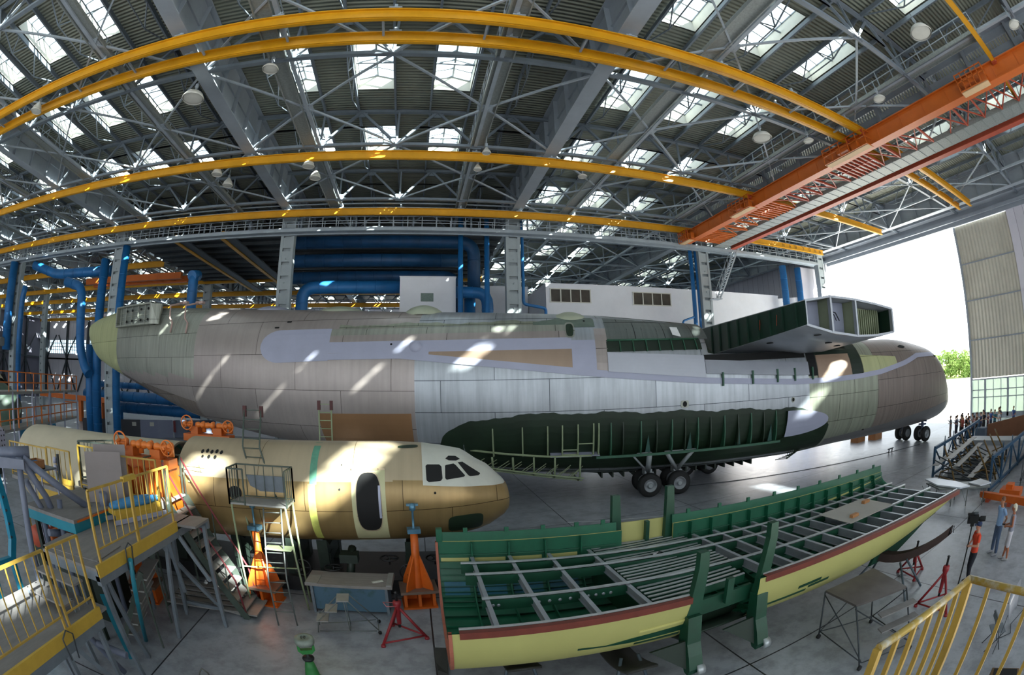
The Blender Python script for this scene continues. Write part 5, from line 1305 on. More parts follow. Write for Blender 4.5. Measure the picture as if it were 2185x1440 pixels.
# jig of thick tubes
t = thing('tube_jig', (0, 0, 0), 0, 'blue-grey welded tube jig with thick diagonal struts behind the left platforms', 'jig')
def jt(*p, r=.09): b = MB(); b.tube(list(p), r, 12); b.build('tube', M_jig, t)
jt((-9.3, 6.2, 4.3), (-8.75, 6.95, 4.34), r=.13); jt((-8.8, 6.6, 4.25), (-8.8, 6.57, 3.3), (-8.7, 6.4, 2.2), (-8.7, 6.35, 0)); jt((-8.8, 6.73, 4.24), (-8.0, 8.55, 2.85)); jt((-8.8, 6.73, 4.15), (-8.8, 7.4, 3.3), (-8.8, 7.74, 2.5), (-8.8, 7.7, 1.9))
jt((-9.0, 6.9, 3.7), (-9.0, 7.34, 3.0), (-9.0, 7.3, 0), r=.08); jt((-8.6, 7.72, 3.22), (-8.5, 7.5, 1.9), (-8.5, 7.5, 0), r=.08); jt((-8.8, 7.25, 2.5), (-8.7, 7.7, 2.4)); jt((-7.75, 8.7, 3.35), (-7.8, 8.7, 2.9), r=.12); jt((-7.8, 8.7, 2.9), (-7.9, 8.7, 1.2), (-7.9, 8.7, 0), r=.07); jt((-7.85, 8.7, 2.5), (-8.3, 8.0, 1.6), r=.07); jt((-6.6, 5.9, 1.0), (-5.9, 6.0, .9), r=.08); jt((-7.0, 5.6, 1.8), (-6.4, 6.2, .2), r=.07)
b = MB(); b.prism([(-9.5, 5.7, 4.05), (-8.6, 6.6, 4.02), (-8.6, 6.6, 4.22), (-9.5, 5.7, 4.3)], (-.3, .3, 0)); b.build('head_plate', M_jig, t)
t = thing('curved_jig', (0, 0, 0), 0, 'bright teal curved jig plate with bolt holes at the left picture edge', 'jig')
R_ = []; 
pts = [(5.9, 4.2), (6.2, 4.0), (6.42, 3.81), (6.55, 3.28), (6.6, 2.85), (6.58, 2.31), (6.36, 1.85), (5.6, 1.85)]
b = MB(); rows = []
for k, (y, z) in enumerate(pts):
    dy, dz = ((-.14, -.12), (-.16, -.1), (-.2, -.05), (-.2, 0), (-.2, 0), (-.2, .03), (-.15, .12), (0, .14))[k]
    rows.append([(-9.6, y, z), (-9.6, y+dy, z+dz), (-9.75, y+dy, z+dz), (-9.75, y, z)])
b.grid(rows, closed=True, sm=False); b.build('curved_plate', M_teal, t)
for y, z in ((6.47, 3.3), (6.5, 3.0), (6.5, 2.7), (6.48, 2.4)): b = MB(); b.lathe([(0, 0), (.03, 0), (.03, .03), (0, .03)], (-9.6, y-.08, z), 10, 'x'); b.build('bolt', M_dark, t)
b = MB(); b.bar((-9.7, 6.3, 0), (-9.7, 6.3, 1.9), .15); b.bar((-9.7, 5.4, 0), (-9.7, 5.5, 1.9), .15); b.build('leg', M_teal, t)
t = thing('perforated_panel', (-9.9, 6.7, 4.15), .3, 'pale panel full of round holes standing at the left picture edge', 'panel')
b = MB(); b.prism([(0, -.5, 0), (0, .35, 0), (0, .3, .5), (0, -.05, .72), (0, -.5, .5)], (.04, 0, 0)); b.build('panel', M_lil, t)
for j in range(5):
    for k in range(6):
        y = -.4+.13*k; z = .08+.11*j
        if z < .6: b = MB(); b.lathe([(0, .045), (.022, .045), (.022, .0)], (0, y, z), 8, 'x'); b.build('hole', M_black, t)
# small furniture near the jig
t = thing('tool_table', (-9.9, 8.1, 0), 0, 'light metal tool table carrying an open wooden box, behind the jig tubes', 'table')
b = MB(); b.box((-.4, -.5, 3.68), (.4, .5, 3.72)); b.build('top', M_pfr, t)
for x in (-.38, .38):
    for y in (-.48, .48): b = MB(); b.bar((x, y, 0), (x, y, 3.68), .035); b.build('leg', M_lil, t)
b = MB(); b.box((-.2, -.26, 0), (.2, .26, .02)); b.box((-.2, -.26, 0), (-.18, .26, .22)); b.box((.18, -.26, 0), (.2, .26, .22)); b.box((-.2, -.26, 0), (.2, -.24, .22)); b.box((-.2, .24, 0), (.2, .26, .22)); b.cbox((0, 0, .12), (.3, .36, .12), 1)
tag(b.build('wooden_box', [M_wood, M_blue], None, (-9.8, 7.95, 3.72)), 'open wooden box of small parts on the tool table', 'box')
# yellow gallery railings around the rear barrel
t = thing('gallery_railing', (0, 0, 0), 0, 'old yellow railing in front of the cream rear barrel, left of the leaning boards', 'railing')
rail_panel(t, (-13.9, 10.0, 2.75), (-11.8, 10.2, 2.75), 1.05, 9, M_ry, low=.1); rail_panel(t, (-11.75, 10.2, 2.75), (-10.5, 10.2, 2.75), 1.1, 5, M_ry, low=.1)
b = MB(); b.box((-12.6, 10.22, 1.9), (-10.5, 10.26, 3.0)); b.build('kick_plate', M_toe, t)
b = MB(); b.box((-14, 10.0, 2.6), (-10.4, 10.8, 2.72)); b.build('deck', M_plat, t)
for x in (-13.8, -12, -10.5): b = MB(); b.bar((x, 10.4, 0), (x, 10.4, 2.6), .1); b.build('leg', M_toe, t)
t = thing('gallery_railing', (0, 0, 0), 0, 'dark thin railing around the gallery right of the old yellow railing', 'railing')
rail_panel(t, (-10.35, 10.55, 3.0), (-8.5, 10.55, 3.05), 1.15, 6, M_grn, low=.1, w=.035); rail_panel(t, (-10.35, 10.6, 3.0), (-9.6, 11.6, 3.0), 1.15, 4, M_grn, low=.1, w=.035)
b = MB(); b.box((-10.4, 10.4, 2.85), (-8.4, 10.8, 3.0)); b.build('deck', M_plat, t)
for x in (-10.3, -8.5): b = MB(); b.bar((x, 10.6, 0), (x, 10.6, 2.85), .08); b.build('leg', M_grn, t)
t = thing('gallery_railing', (0, 0, 0), 0, 'orange-yellow railing before the front positioning machine, behind the leaning boards', 'railing')
rail_panel(t, (-9.6, 9.75, 3.02), (-8.3, 9.75, 3.02), 1.15, 4, M_toe, low=.1); rail_panel(t, (-8.2, 9.75, 3.02), (-6.7, 9.9, 3.02), 1.05, 8, M_ry, low=.1)
# rack of green canisters
t = thing('canister_rack', (-11.0, 10.0, 2.75), 0, 'small dark rack with four canisters fixed to the old yellow railing', 'rack')
b = MB(); b.box((.05, -.04, 0), (.12, .04, 1.0)); b.build('back', M_dark, t)
for k in range(4): b = MB(); b.lathe([(0, 0), (.07, 0), (.07, .14), (.03, .18), (0, .18)], (-.02, -.06, .08+.22*k), 12); b.build('canister', M_prim if k < 2 else M_lil, t)
# red machine parts beneath the jig
t = thing('machine_bed', (-9.3, 9.0, 0), 0, 'dark machine bed with red and orange drums behind the jig tubes', 'machine')
b = MB(); b.box((-1.6, -.8, 0), (1.2, .4, 1.6)); b.build('bed', M_mach, t)
for k, x in enumerate((-1.2, -.5, .2, .75)): b = MB(); b.lathe([(0, -.4), (.28, -.4), (.3, -.2), (.3, .2), (.28, .4), (0, .4)], (x, -.6, 1.85), 18, 'y'); b.build('drum', (M_orad, M_ora)[k % 2], t)
# ------------------------------------------------------------------ stands, benches and ladders on the floor
M_jor = mat('jack_orange', '#d0621c', .45, 0, .12, 2.5); M_jredr = mat('jack_red', '#8e2228', .45, 0, .15, 4); M_jgr = mat('stand_green', '#2f7d3c', .45, 0, .15, 4)
M_ld = mat('ladder_steel', '#6d7370', .45, .3, .15, 4); M_spin = mat('spindle_blue_grey', '#5b87a0', .35, .5, .15, 5)
def jackstand(x, y, rz, lab, blue=True):
    t = thing('jack_stand', (x, y, 0), rz, lab, 'jack stand')
    b = MB(); b.box((-.42, -.3, 0), (-.34, .3, .48)); b.box((.34, -.3, 0), (.42, .3, .48)); b.box((-.04, -.3, 0), (.04, .3, .48)); b.box((-.4, .24, 0), (.4, .3, .48)); b.box((-.46, -.36, 0), (.46, .36, .05)); b.build('base', M_jor, t)
    b = MB(); b.box((-.5, -.4, .48), (.5, .4, .56)); b.build('base_plate', mat('plate_dull_orange', '#7f6a5c', .6, .2, .15, 3), t)
    b = MB(); b.lathe([(.16, .56), (.13, 1.0), (.11, 1.5), (.1, 2.15), (0, 2.15)], (0,0,0), 16); b.build('column', M_jor, t)
    for k in range(4):
        a = PI/4 + k*PI/2; c, s = math.cos(a), math.sin(a); b = MB(); b.prism([(.1*c, .1*s, .56), (.5*c, .5*s, .56), (.46*c, .46*s, .75), (.12*c, .12*s, 1.5)], (-.04*s, .04*c, 0)); b.build('gusset', M_jor, t)
    b = MB(); b.cbox((0, 0, 2.22), (.34, .28, .12)); b.lathe([(.05, 2.28), (.03, 2.3), (.03, 2.75), (.08, 2.78), (.1, 2.95), (0, 2.97)], (0,0,0), 12); b.cbox((0, 0, 2.93), (.3, .12, .05)); b.build('spindle_head', M_spin, t)
jackstand(-.27, 11.65, .1, 'orange jack stand with blue spindle under the nose, right of the workbench'); jackstand(-4.55, 11.35, -.1, 'orange jack stand behind the platform ladder, left of the workbench')
jackstand(-8.0, 10.1, .2, 'orange jack stand under the gap between the barrels, in shadow behind the upper platform')
# platform ladder
t = thing('platform_ladder', (0, 0, 0), 0, 'tall green-grey ladder with a railed top platform in front of the bronze nose section', 'ladder')
PX0, PX1, PY0, PY1, PZ = -4.95, -3.35, 10.75, 11.45, 2.98
b = MB(); b.box((PX0, PY0, PZ), (PX1, PY1, PZ+.05)); b.build('platform', M_step, t)
for x, y, fx, fy in ((PX0+.05, PY0, PX0+.1, PY0+.1), (PX1-.05, PY0, PX1+.1, PY0+.3), (PX0+.05, PY1, PX0+.3, PY1+.5), (PX1-.05, PY1, PX1+.05, PY1+.1)):
    b = MB(); b.tube([(x, y, PZ), (fx, fy, 0)], .028, 8); b.build('leg', M_rib, t)
for x0, x1 in ((-3.98, -3.5),):
    b = MB()
    b.tube([(-4.0, PY0, PZ-.02), (-3.98, 10.3, 1.2), (-3.85, 10.0, 0)], .022, 8); b.tube([(-3.52, PY0, PZ-.02), (-3.5, 10.35, 1.2), (-3.37, 10.1, 0)], .022, 8); b.build('ladder_rail', M_ld, t)
for k in range(11):
    z = .35 + .25*k; f = z/2.98; y = 10.0 + .75*f**.8; b = MB(); xa = -3.87-.12*min(1, f*2); b.tube([(xa, y, z), (xa+.47, y+.06, z)], .014, 6); b.build('rung', M_ld, t)
for (p0, p1, n) in (((PX0, PY0, PZ), (PX0+.45, PY0, PZ), 3), ((PX0, PY0, PZ), (PX0, PY1, PZ), 4), ((PX0, PY1, PZ), (PX1, PY1, PZ), 6), ((PX1, PY0, PZ), (PX1, PY1, PZ), 4)):
    rail_panel(t, p0, p1, .92, n, M_grn, 'guard_rail', low=.08, w=.03)
b = MB(); b.bar((PX0, PY0+.2, 1.2), (PX1, PY0+.3, 1.25), .03); b.box((-4.0, 10.45, 1.95), (-3.3, 10.75, 1.99)); b.build('brace', M_rib, t)
b = MB(); b.prism([(-4.55, 11.5, 3.2), (-3.6, 11.5, 3.2), (-3.6, 11.5, 3.62), (-4.7, 11.5, 3.62)], (0, .03, 0)); b.build('grey_guard_sheet', M_pfr, t)
def ladder(pts, w, n, m, lab, top=True):
    t = thing('ladder', (0, 0, 0), 0, lab, 'ladder'); P = [V(p) for p in pts]
    for s in (-w/2, w/2): b = MB(); b.tube([p + V((s, 0, 0)) for p in P], .025, 8); b.build('ladder_rail', m, t)
    L_ = [0]
    for a, c in zip(P, P[1:]): L_.append(L_[-1] + (c-a).length)
    for k in range(n):
        d = L_[-1]*(k+.6)/n; j = max(i for i in range(len(L_)-1) if L_[i] <= d); q = P[j] + (P[j+1]-P[j])*((d-L_[j])/(L_[j+1]-L_[j])); b = MB(); b.tube([q - V((w/2, 0, 0)), q + V((w/2, 0, 0))], .016, 6); b.build('rung', m, t)
    if top:
        for s in (-w/2, w/2): b = MB(); b.cbox((P[-1].x+s, P[-1].y, P[-1].z-.14), (.1, .08, .3)); b.build('hook_pad', mat('pad_oxide', '#4a2626', .7, 0, .1, 3), t)
ladder([(-4.1, 11.5, 3.0), (-4.45, 11.8, 3.75), (-4.68, 12.0, 4.3), (-4.65, 12.2, 5.38)], .52, 10, M_grn, 'curved dark ladder hooked over the bronze fuselage, above the railed platform')
ladder([(-3.06, 14.75, 2.6), (-3.06, 14.8, 5.48)], .42, 11, M_rib, 'light ladder with oxide pads standing behind the bronze nose section')
# workbench
t = thing('workbench', (-2.05, 11.35, 0), -.03, 'long blue-grey steel workbench with worn wooden top', 'workbench')
b = MB(); b.box((-1.02, -.35, .08), (1.02, .38, .82)); b.build('cabinet', mat('bench_blue', '#4f6d80', .55, .1, .2, 2, col2='#3b5a50', patch=.38), t)
b = MB(); b.box((-1.15, -.45, .82), (1.15, .45, .9)); b.build('bench_top', mat('worn_bench_top', '#8b8581', .75, 0, .15, 3, stretch=(1, 5, 1)), t)
b = MB(); b.box((1.0, -.44, .9), (1.14, .42, .94)); b.box((-1.14, -.44, .9), (-.8, .1, .915)); b.build('top_strip', M_step, t)
b = MB(); b.box((.95, -.43, 0), (1.02, -.36, .82)); b.box((-1.02, -.43, 0), (-.95, -.36, .82)); b.build('leg', M_pfr, t)
b = MB(); b.box((-.15, -.05, 0), (.15, .05, .012)); b.box((-.1, -.03, .012), (.12, .02, .03)); o = b.build('folding_rule', M_white, None, (-1.3, 11.2, .9)); o.rotation_euler = (0, 0, .4); tag(o, 'small pale tool lying on the workbench top', 'tool')
# step stool
t = thing('step_stool', (-1.9, 10.15, 0), .1, 'small three-step steel stool with castors in front of the workbench', 'step stool')
for x, z in ((-.75, .35), (-.5, .63), (-.18, .93)): b = MB(); b.box((x-.15, -.22, z-.03), (x+.15, .22, z)); b.build('tread', M_step, t)
for y in (-.2, .2):
    b = MB(); b.tube([(-.9, y, 0), (-.85, y, .33), (-.3, y, .9), (-.05, y, .92), (.6, y*1.5, .12)], .015, 6); b.tube([(-.85, y, .05), (.55, y*1.5, .1)], .012, 6); b.tube([(-.15, y, .9), (-.1, y, .05)], .012, 6); b.build('frame', M_ld, t)
    b = MB(); b.lathe([(0, -.02), (.045, -.02), (.045, .02), (0, .02)], (.62, y*1.5, .05), 12, 'y'); b.build('castor', M_rubber, t)
b = MB(); b.tube([(.6, -.3, .12), (.6, .3, .12)], .012, 6); b.tube([(-.1, -.2, .05), (-.1, .2, .05)], .012, 6); b.build('crossbar', M_ld, t)
# red tripod jacks
def tripod(x, y, rz, lab, h=1.25, s=1.0):
    t = thing('tripod_jack', (x, y, 0), rz, lab, 'tripod jack')
    F = [(.62*s*math.cos(a), .62*s*math.sin(a)) for a in (PI/2, PI/2+2*PI/3, PI/2+4*PI/3)]
    for fx, fy in F: b = MB(); b.tube([(0, 0, h*.72), (fx, fy, .05)], .035, 10); b.build('leg', M_jredr, t)
    for i in range(3): a, c = F[i], F[(i+1) % 3]; b = MB(); b.tube([(a[0]*.97, a[1]*.97, .1), (c[0]*.97, c[1]*.97, .1)], .025, 8); b.build('tie_bar', M_jredr, t)
    for fx, fy in F: b = MB(); b.lathe([(0, 0), (.06, 0), (.05, .06), (0, .07)], (fx, fy, 0), 12); b.build('foot', M_jredr, t)
    b = MB(); b.lathe([(.05, .4), (.07, h*.7), (.1, h*.74), (.1, h*.82), (.07, h*.84), (.0, h*.84)], (0,0,0), 14); b.build('collar', M_jredr, t)
    b = MB(); b.lathe([(.0, .3), (.035, .3), (.035, h), (.05, h+.02), (0, h+.05)], (0,0,0), 12); b.build('screw', M_mach2, t)
    return t
t = tripod(-.75, 9.78, .35, 'red three-legged jack standing in front of the workbench end'); b = MB(); b.tube([(-.28, -.1, .98), (-.3, .12, 1.0), (-.05, .12, .95), (-.05, -.08, .93), (-.28, -.1, .98)], .012, 6); b.build('crank_handle', mat('pinkish_handle', '#b56a6c', .5), t)
tripod(10.95, 3.95, .5, 'red three-legged jack near the cameraman, at the end of the curved cradle', 1.35); tripod(12.35, 5.7, .2, 'small red jack half hidden behind the tapered shell end', 1.0, .8)
# green screw stand
t = thing('screw_stand', (-2.55, 7.85, 0), .3, 'green screw stand with a grooved disc on top at the bottom edge', 'stand')
b = MB(); b.lathe([(.2, 0), (.16, .05), (.12, .3), (.07, .52), (.0, .52)], (0,0,0), 16); b.build('body', M_jgr, t)
b = MB(); b.lathe([(.12, .5), (.13, .53), (.12, .56), (.04, .56), (.035, .75)], (0,0,0), 16); b.build('screw', M_mach2, t)
b = MB(); b.prism([(-.18, -.05, .98), (-.18, -.05, .75), (-.1, -.05, .66), (.1, -.05, .66), (.18, -.05, .75), (.18, -.05, .98), (.14, -.05, .98), (.12, -.05, .76), (-.12, -.05, .76), (-.14, -.05, .98)], (0, .1, 0)); b.build('yoke', M_jgr, t)
b = MB(); b.lathe([(0, .9), (.2, .92), (.21, .98), (.2, 1.05), (.12, 1.06), (.1, 1.04), (0, 1.04)], (0,0,0), 24); b.build('disc', mat('disc_grey_green', '#8a9389', .5, .2, .12, 5), t)
b = MB()
for x in (-.04, .02): b.tube([(x, .05*math.sin(a)+.0, 1.065) for a in (0, .1)] + [(x+.02*math.cos(a), .06*math.sin(a), 1.065) for a in (0, 1, 2, 3, 4, 5)], .006, 4)
b.build('groove', M_black, t)
# dark boot-like block and hose loops at the bottom edge
b = MB(); b.prism([(-.1, -.35, 0), (.1, -.35, 0), (.14, .3, .0), (.14, .35, .25), (-.12, .35, .28), (-.12, -.1, .16), (-.1, -.35, .12)], (.0, .0, .08)); o = b.build('rubber_block', M_pad, None, (.12, 8.35, 0)); tag(o, 'dark rubber chock on the floor at the left corner of the green shell', 'chock')
def loop(x, y, w, h, rz, lab):
    b = MB(); b.tube([(-w/2, 0, 0), (-w/2*1.02, 0, h*.55), (-w*.3, 0, h*.9), (0, 0, h), (w*.3, 0, h*.9), (w/2*1.02, .05, h*.55), (w/2, .1, 0)], .018, 8)
    o = b.build('wire_hoop', mat('rope_steel', '#5b5b57', .5, .3, .3, 12), None, (x, y, 0)); o.rotation_euler = (0, 0, rz); tag(o, lab, 'hoop')
loop(-4.15, 6.15, .28, 1.05, .5, 'left of two wire hoops rising at the bottom edge near the grey drum'); loop(-3.0, 6.0, .24, .95, .4, 'right of two wire hoops rising at the bottom edge near the grey drum')
b = MB(); b.lathe([(0, 0), (.18, 0), (.2, .1), (.2, .3), (.12, .38), (0, .38)], (0,0,0), 18); b.lathe([(0, .38), (.3, .38), (.32, .42), (0, .43)], (.25, 0, 0), 18); tag(b.build('grey_drum', M_pfr, None, (-3.75, 6.3, 0)), 'grey drum between the two wire hoops at the bottom edge', 'drum')
# metal table with steps under the shell
t = thing('work_table', (0, 0, 0), 0, 'dark steel work table on castors with side steps, under the yellow shell', 'table')
TZ = 1.3; P0 = [(7.75, 5.75), (7.65, 4.72), (9.05, 4.22), (9.45, 5.55)]
b = MB(); b.prism([(x, y, TZ-.05) for x, y in P0], (0, 0, .05)); b.build('table_top', mat('table_top_dark', '#5d5856', .5, .2, .3, 1.2), t)
FT = [(7.85, 5.7), (7.49, 4.03), (8.8, 3.5), (9.25, 5.1)]
for (x, y), (fx, fy) in zip(P0, FT):
    b = MB(); b.tube([(x, y, TZ-.03), (fx, fy, .05)], .02, 8); b.build('leg', M_dark, t)
    b = MB(); b.lathe([(0, -.03), (.06, -.03), (.06, .03), (0, .03)], (fx, fy, .06), 12, 'y'); b.build('castor', M_rubber, t)
for i in range(4):
    a, c = FT[i], FT[(i+1) % 4]; b = MB(); b.tube([(*a, .2), (*c, .2)], .014, 6); b.build('tie_bar', M_dark, t)
    p0 = P0[i]; b = MB(); b.tube([(*p0, TZ-.1), (*c, .2)], .014, 6); b.build('brace', M_dark, t)
for k in range(3):
    z = 1.0 - .3*k; b = MB(); y0 = 3.95 - .15*k; b.prism([(8.0-.05*k, y0+.2, z), (9.05-.0*k, y0-.15, z), (9.15, y0+.05, z), (8.1-.05*k, y0+.4, z)], (0, 0, .03)); b.build('step', M_plat, t)
# yellow railing at the bottom right, near the camera
t = thing('corner_railing', (0, 0, 0), 0, 'worn yellow railing corner of the camera platform at the bottom right', 'railing')
RZ = 4.6; c0 = V((1.97, .98, RZ)); c1 = V((3.02, .86, RZ)); c2 = V((2.97, .1, RZ))
b = MB(); b.tube([c0, c1], .026, 10); b.tube([c1, c2, c2 - V((0, .5, 0))], .026, 10); b.build('top_rail', mat('rail_worn_yellow', '#b79a4a', .4, .1, .3, 8, col2='#c9c2b0', patch=.45), t)
for k in range(7): q = c0 + (c1-c0)*k/6; b = MB(); b.bar(q, (q.x, q.y, RZ-1.1), .03 if 0 < k < 6 else .045); b.build('baluster', M_ry, t)
for k in range(1, 5): q = c1 + (c2-c1)*k/4; b = MB(); b.bar(q, (q.x, q.y, RZ-1.1), .03); b.build('baluster', M_ry, t)
b = MB(); b.bar(c1, (c1.x, c1.y, RZ-1.1), .06); b.bar(c0 - V((0,0,1.0)), c1 - V((0,0,1.0)), .035); b.build('corner_post', M_ry, t)
b = MB(); b.box((-.8, -2, 3.35), (3.05, .95, 3.48)); tag(b.build('camera_platform', M_plat), 'grey deck edge of the camera platform below the yellow corner railing', 'platform')
for x in (-.6, 2.9): b = MB(); b.bar((x, -1, 0), (x, -1, 3.35), .12); b.build('leg', M_pfr, bpy.data.objects['camera_platform'])
# chair, hot-plate cable, curved plastic sheet and cart seen through the railing
t = thing('folding_chair', (9.9, 1.55, 0), .6, 'small grey folding chair seen through the yellow corner railing', 'chair')
b = MB(); b.box((-.2, -.2, .44), (.2, .2, .46)); b.build('seat', M_pfr, t)
for sx in (-1, 1):
    b = MB(); b.tube([(sx*.19, -.22, 0), (sx*.19, .2, .8)], .012, 6); b.tube([(sx*.19, .22, 0), (sx*.19, -.18, .46)], .012, 6); b.build('leg', M_dark, t)
b = MB(); b.box((-.2, .16, .68), (.2, .19, .82)); b.build('backrest', M_pfr, t)
b = MB(); b.tube([(10.2, 1.5, .02), (10.6, 1.2, .02), (11.0, 1.35, .02), (11.2, 1.1, .4), (11.3, 1.0, .02), (11.0, .6, .02), (12, .2, .02)], .012, 6); tag(b.build('floor_cable', M_dark), 'thin dark cable curling on the floor behind the folding chair', 'cable')
b = MB(); rows = []
for j in range(9): a = PI*j/8; rows.append([(0 + .5*math.cos(a)*(1+.2*k), .08*k - .2, .28*k + .5*math.sin(a)*.55) for k in range(4)])
b.grid(rows); o = b.build('plastic_sheet', mat('translucent_sheet', '#8e9096', .3, 0, .05, 2), None, (9.6, 1.35, .95)); o.scale = (.62, .62, .62); q = o.modifiers.new('s', 'SOLIDIFY'); q.thickness = .01; tag(o, 'curved pale reflector sheet on a thin stand behind the corner railing', 'reflector')
q = MB(); q.tube([(0, 0, 0), (0, 0, -1.5)], .015, 6); q.build('stand', M_dark, o)
b = MB(); b.box((-.4, -.35, 0), (.5, .35, .45)); b.box((-.35, -.3, .45), (.45, .3, .47), 1); o = b.build('wooden_crate', [mat('brown_crate', '#6c5230', .6, 0, .15, 3), M_black], None, (8.1, .55, 0)); o.rotation_euler = (0, 0, .3); tag(o, 'brown wooden crate on the floor at the bottom right behind the railing', 'crate')
# ------------------------------------------------------------------ people
def limb(b, pts, rad, n=12, mi=0):
    P = [V(p) for p in pts]; d0 = (P[0]-P[1]).normalized(); d1 = (P[-1]-P[-2]).normalized()
    Q = [P[0] + d0*rad[0]*.9, P[0] + d0*rad[0]*.5] + P + [P[-1] + d1*rad[-1]*.5, P[-1] + d1*rad[-1]*.9]
    R = [rad[0]*.3, rad[0]*.85] + list(rad) + [rad[-1]*.85, rad[-1]*.3]
    b.tube(Q, n=n, mi=mi, radii=R)
def ell(b, c, r, n=14, m=9):
    rows = [[(c[0]+r[0]*math.sin(PI*i/m)*math.cos(2*PI*k/n), c[1]+r[1]*math.sin(PI*i/m)*math.sin(2*PI*k/n), c[2]-r[2]*math.cos(PI*i/m)) for k in range(n)] for i in range(m+1)]
    b.grid(rows, closed=True)
def flat(b, pts, rx, ry, n=14):   # torso style loft with elliptical rings
    rows = []
    for (x, y, z), a, c in zip(pts, rx, ry): rows.append([(x+a*math.cos(2*PI*k/n), y+c*math.sin(2*PI*k/n), z) for k in range(n)])
    n0 = len(b.v); b.grid(rows, closed=True)
    L = len(b.v); b._add(rows[0], [tuple(reversed(range(n)))]); b._add(rows[-1], [tuple(range(n))])
def remesh(o, v, it=3):
    m = o.modifiers.new('r', 'REMESH'); m.mode = 'VOXEL'; m.voxel_size = v; m.use_smooth_shade = True
    s = o.modifiers.new('s', 'SMOOTH'); s.iterations = it; s.factor = .5
def hand(b, w, d, up, s=1.0, curl=.5, side=1):
    w = V(w); d = V(d).normalized(); up = V(up).normalized(); r = d.cross(up).normalized(); nrm = r.cross(d).normalized()
    limb(b, [w, w + d*.05*s, w + d*.085*s], [.024*s, .034*s, .03*s], 8)
    for k, (off, L) in enumerate(((-.027, .06), (-.009, .072), (.009, .067), (.026, .052))):
        p0 = w + d*.085*s + r*off*s; p1 = p0 + d*L*.5*s - nrm*.5*L*curl*s*.6; p2 = p1 + d*L*.4*s*(1-curl) - nrm*L*.6*curl*s
        limb(b, [p0, p1, p2], [.0095*s, .0088*s, .0075*s], 6)
    q = w + d*.03*s + r*side*-.03*s; limb(b, [q, q + d*.03*s - r*side*.022*s, q + d*.06*s - r*side*.018*s], [.012*s, .0105*s, .009*s], 6)
M_hairs = {}
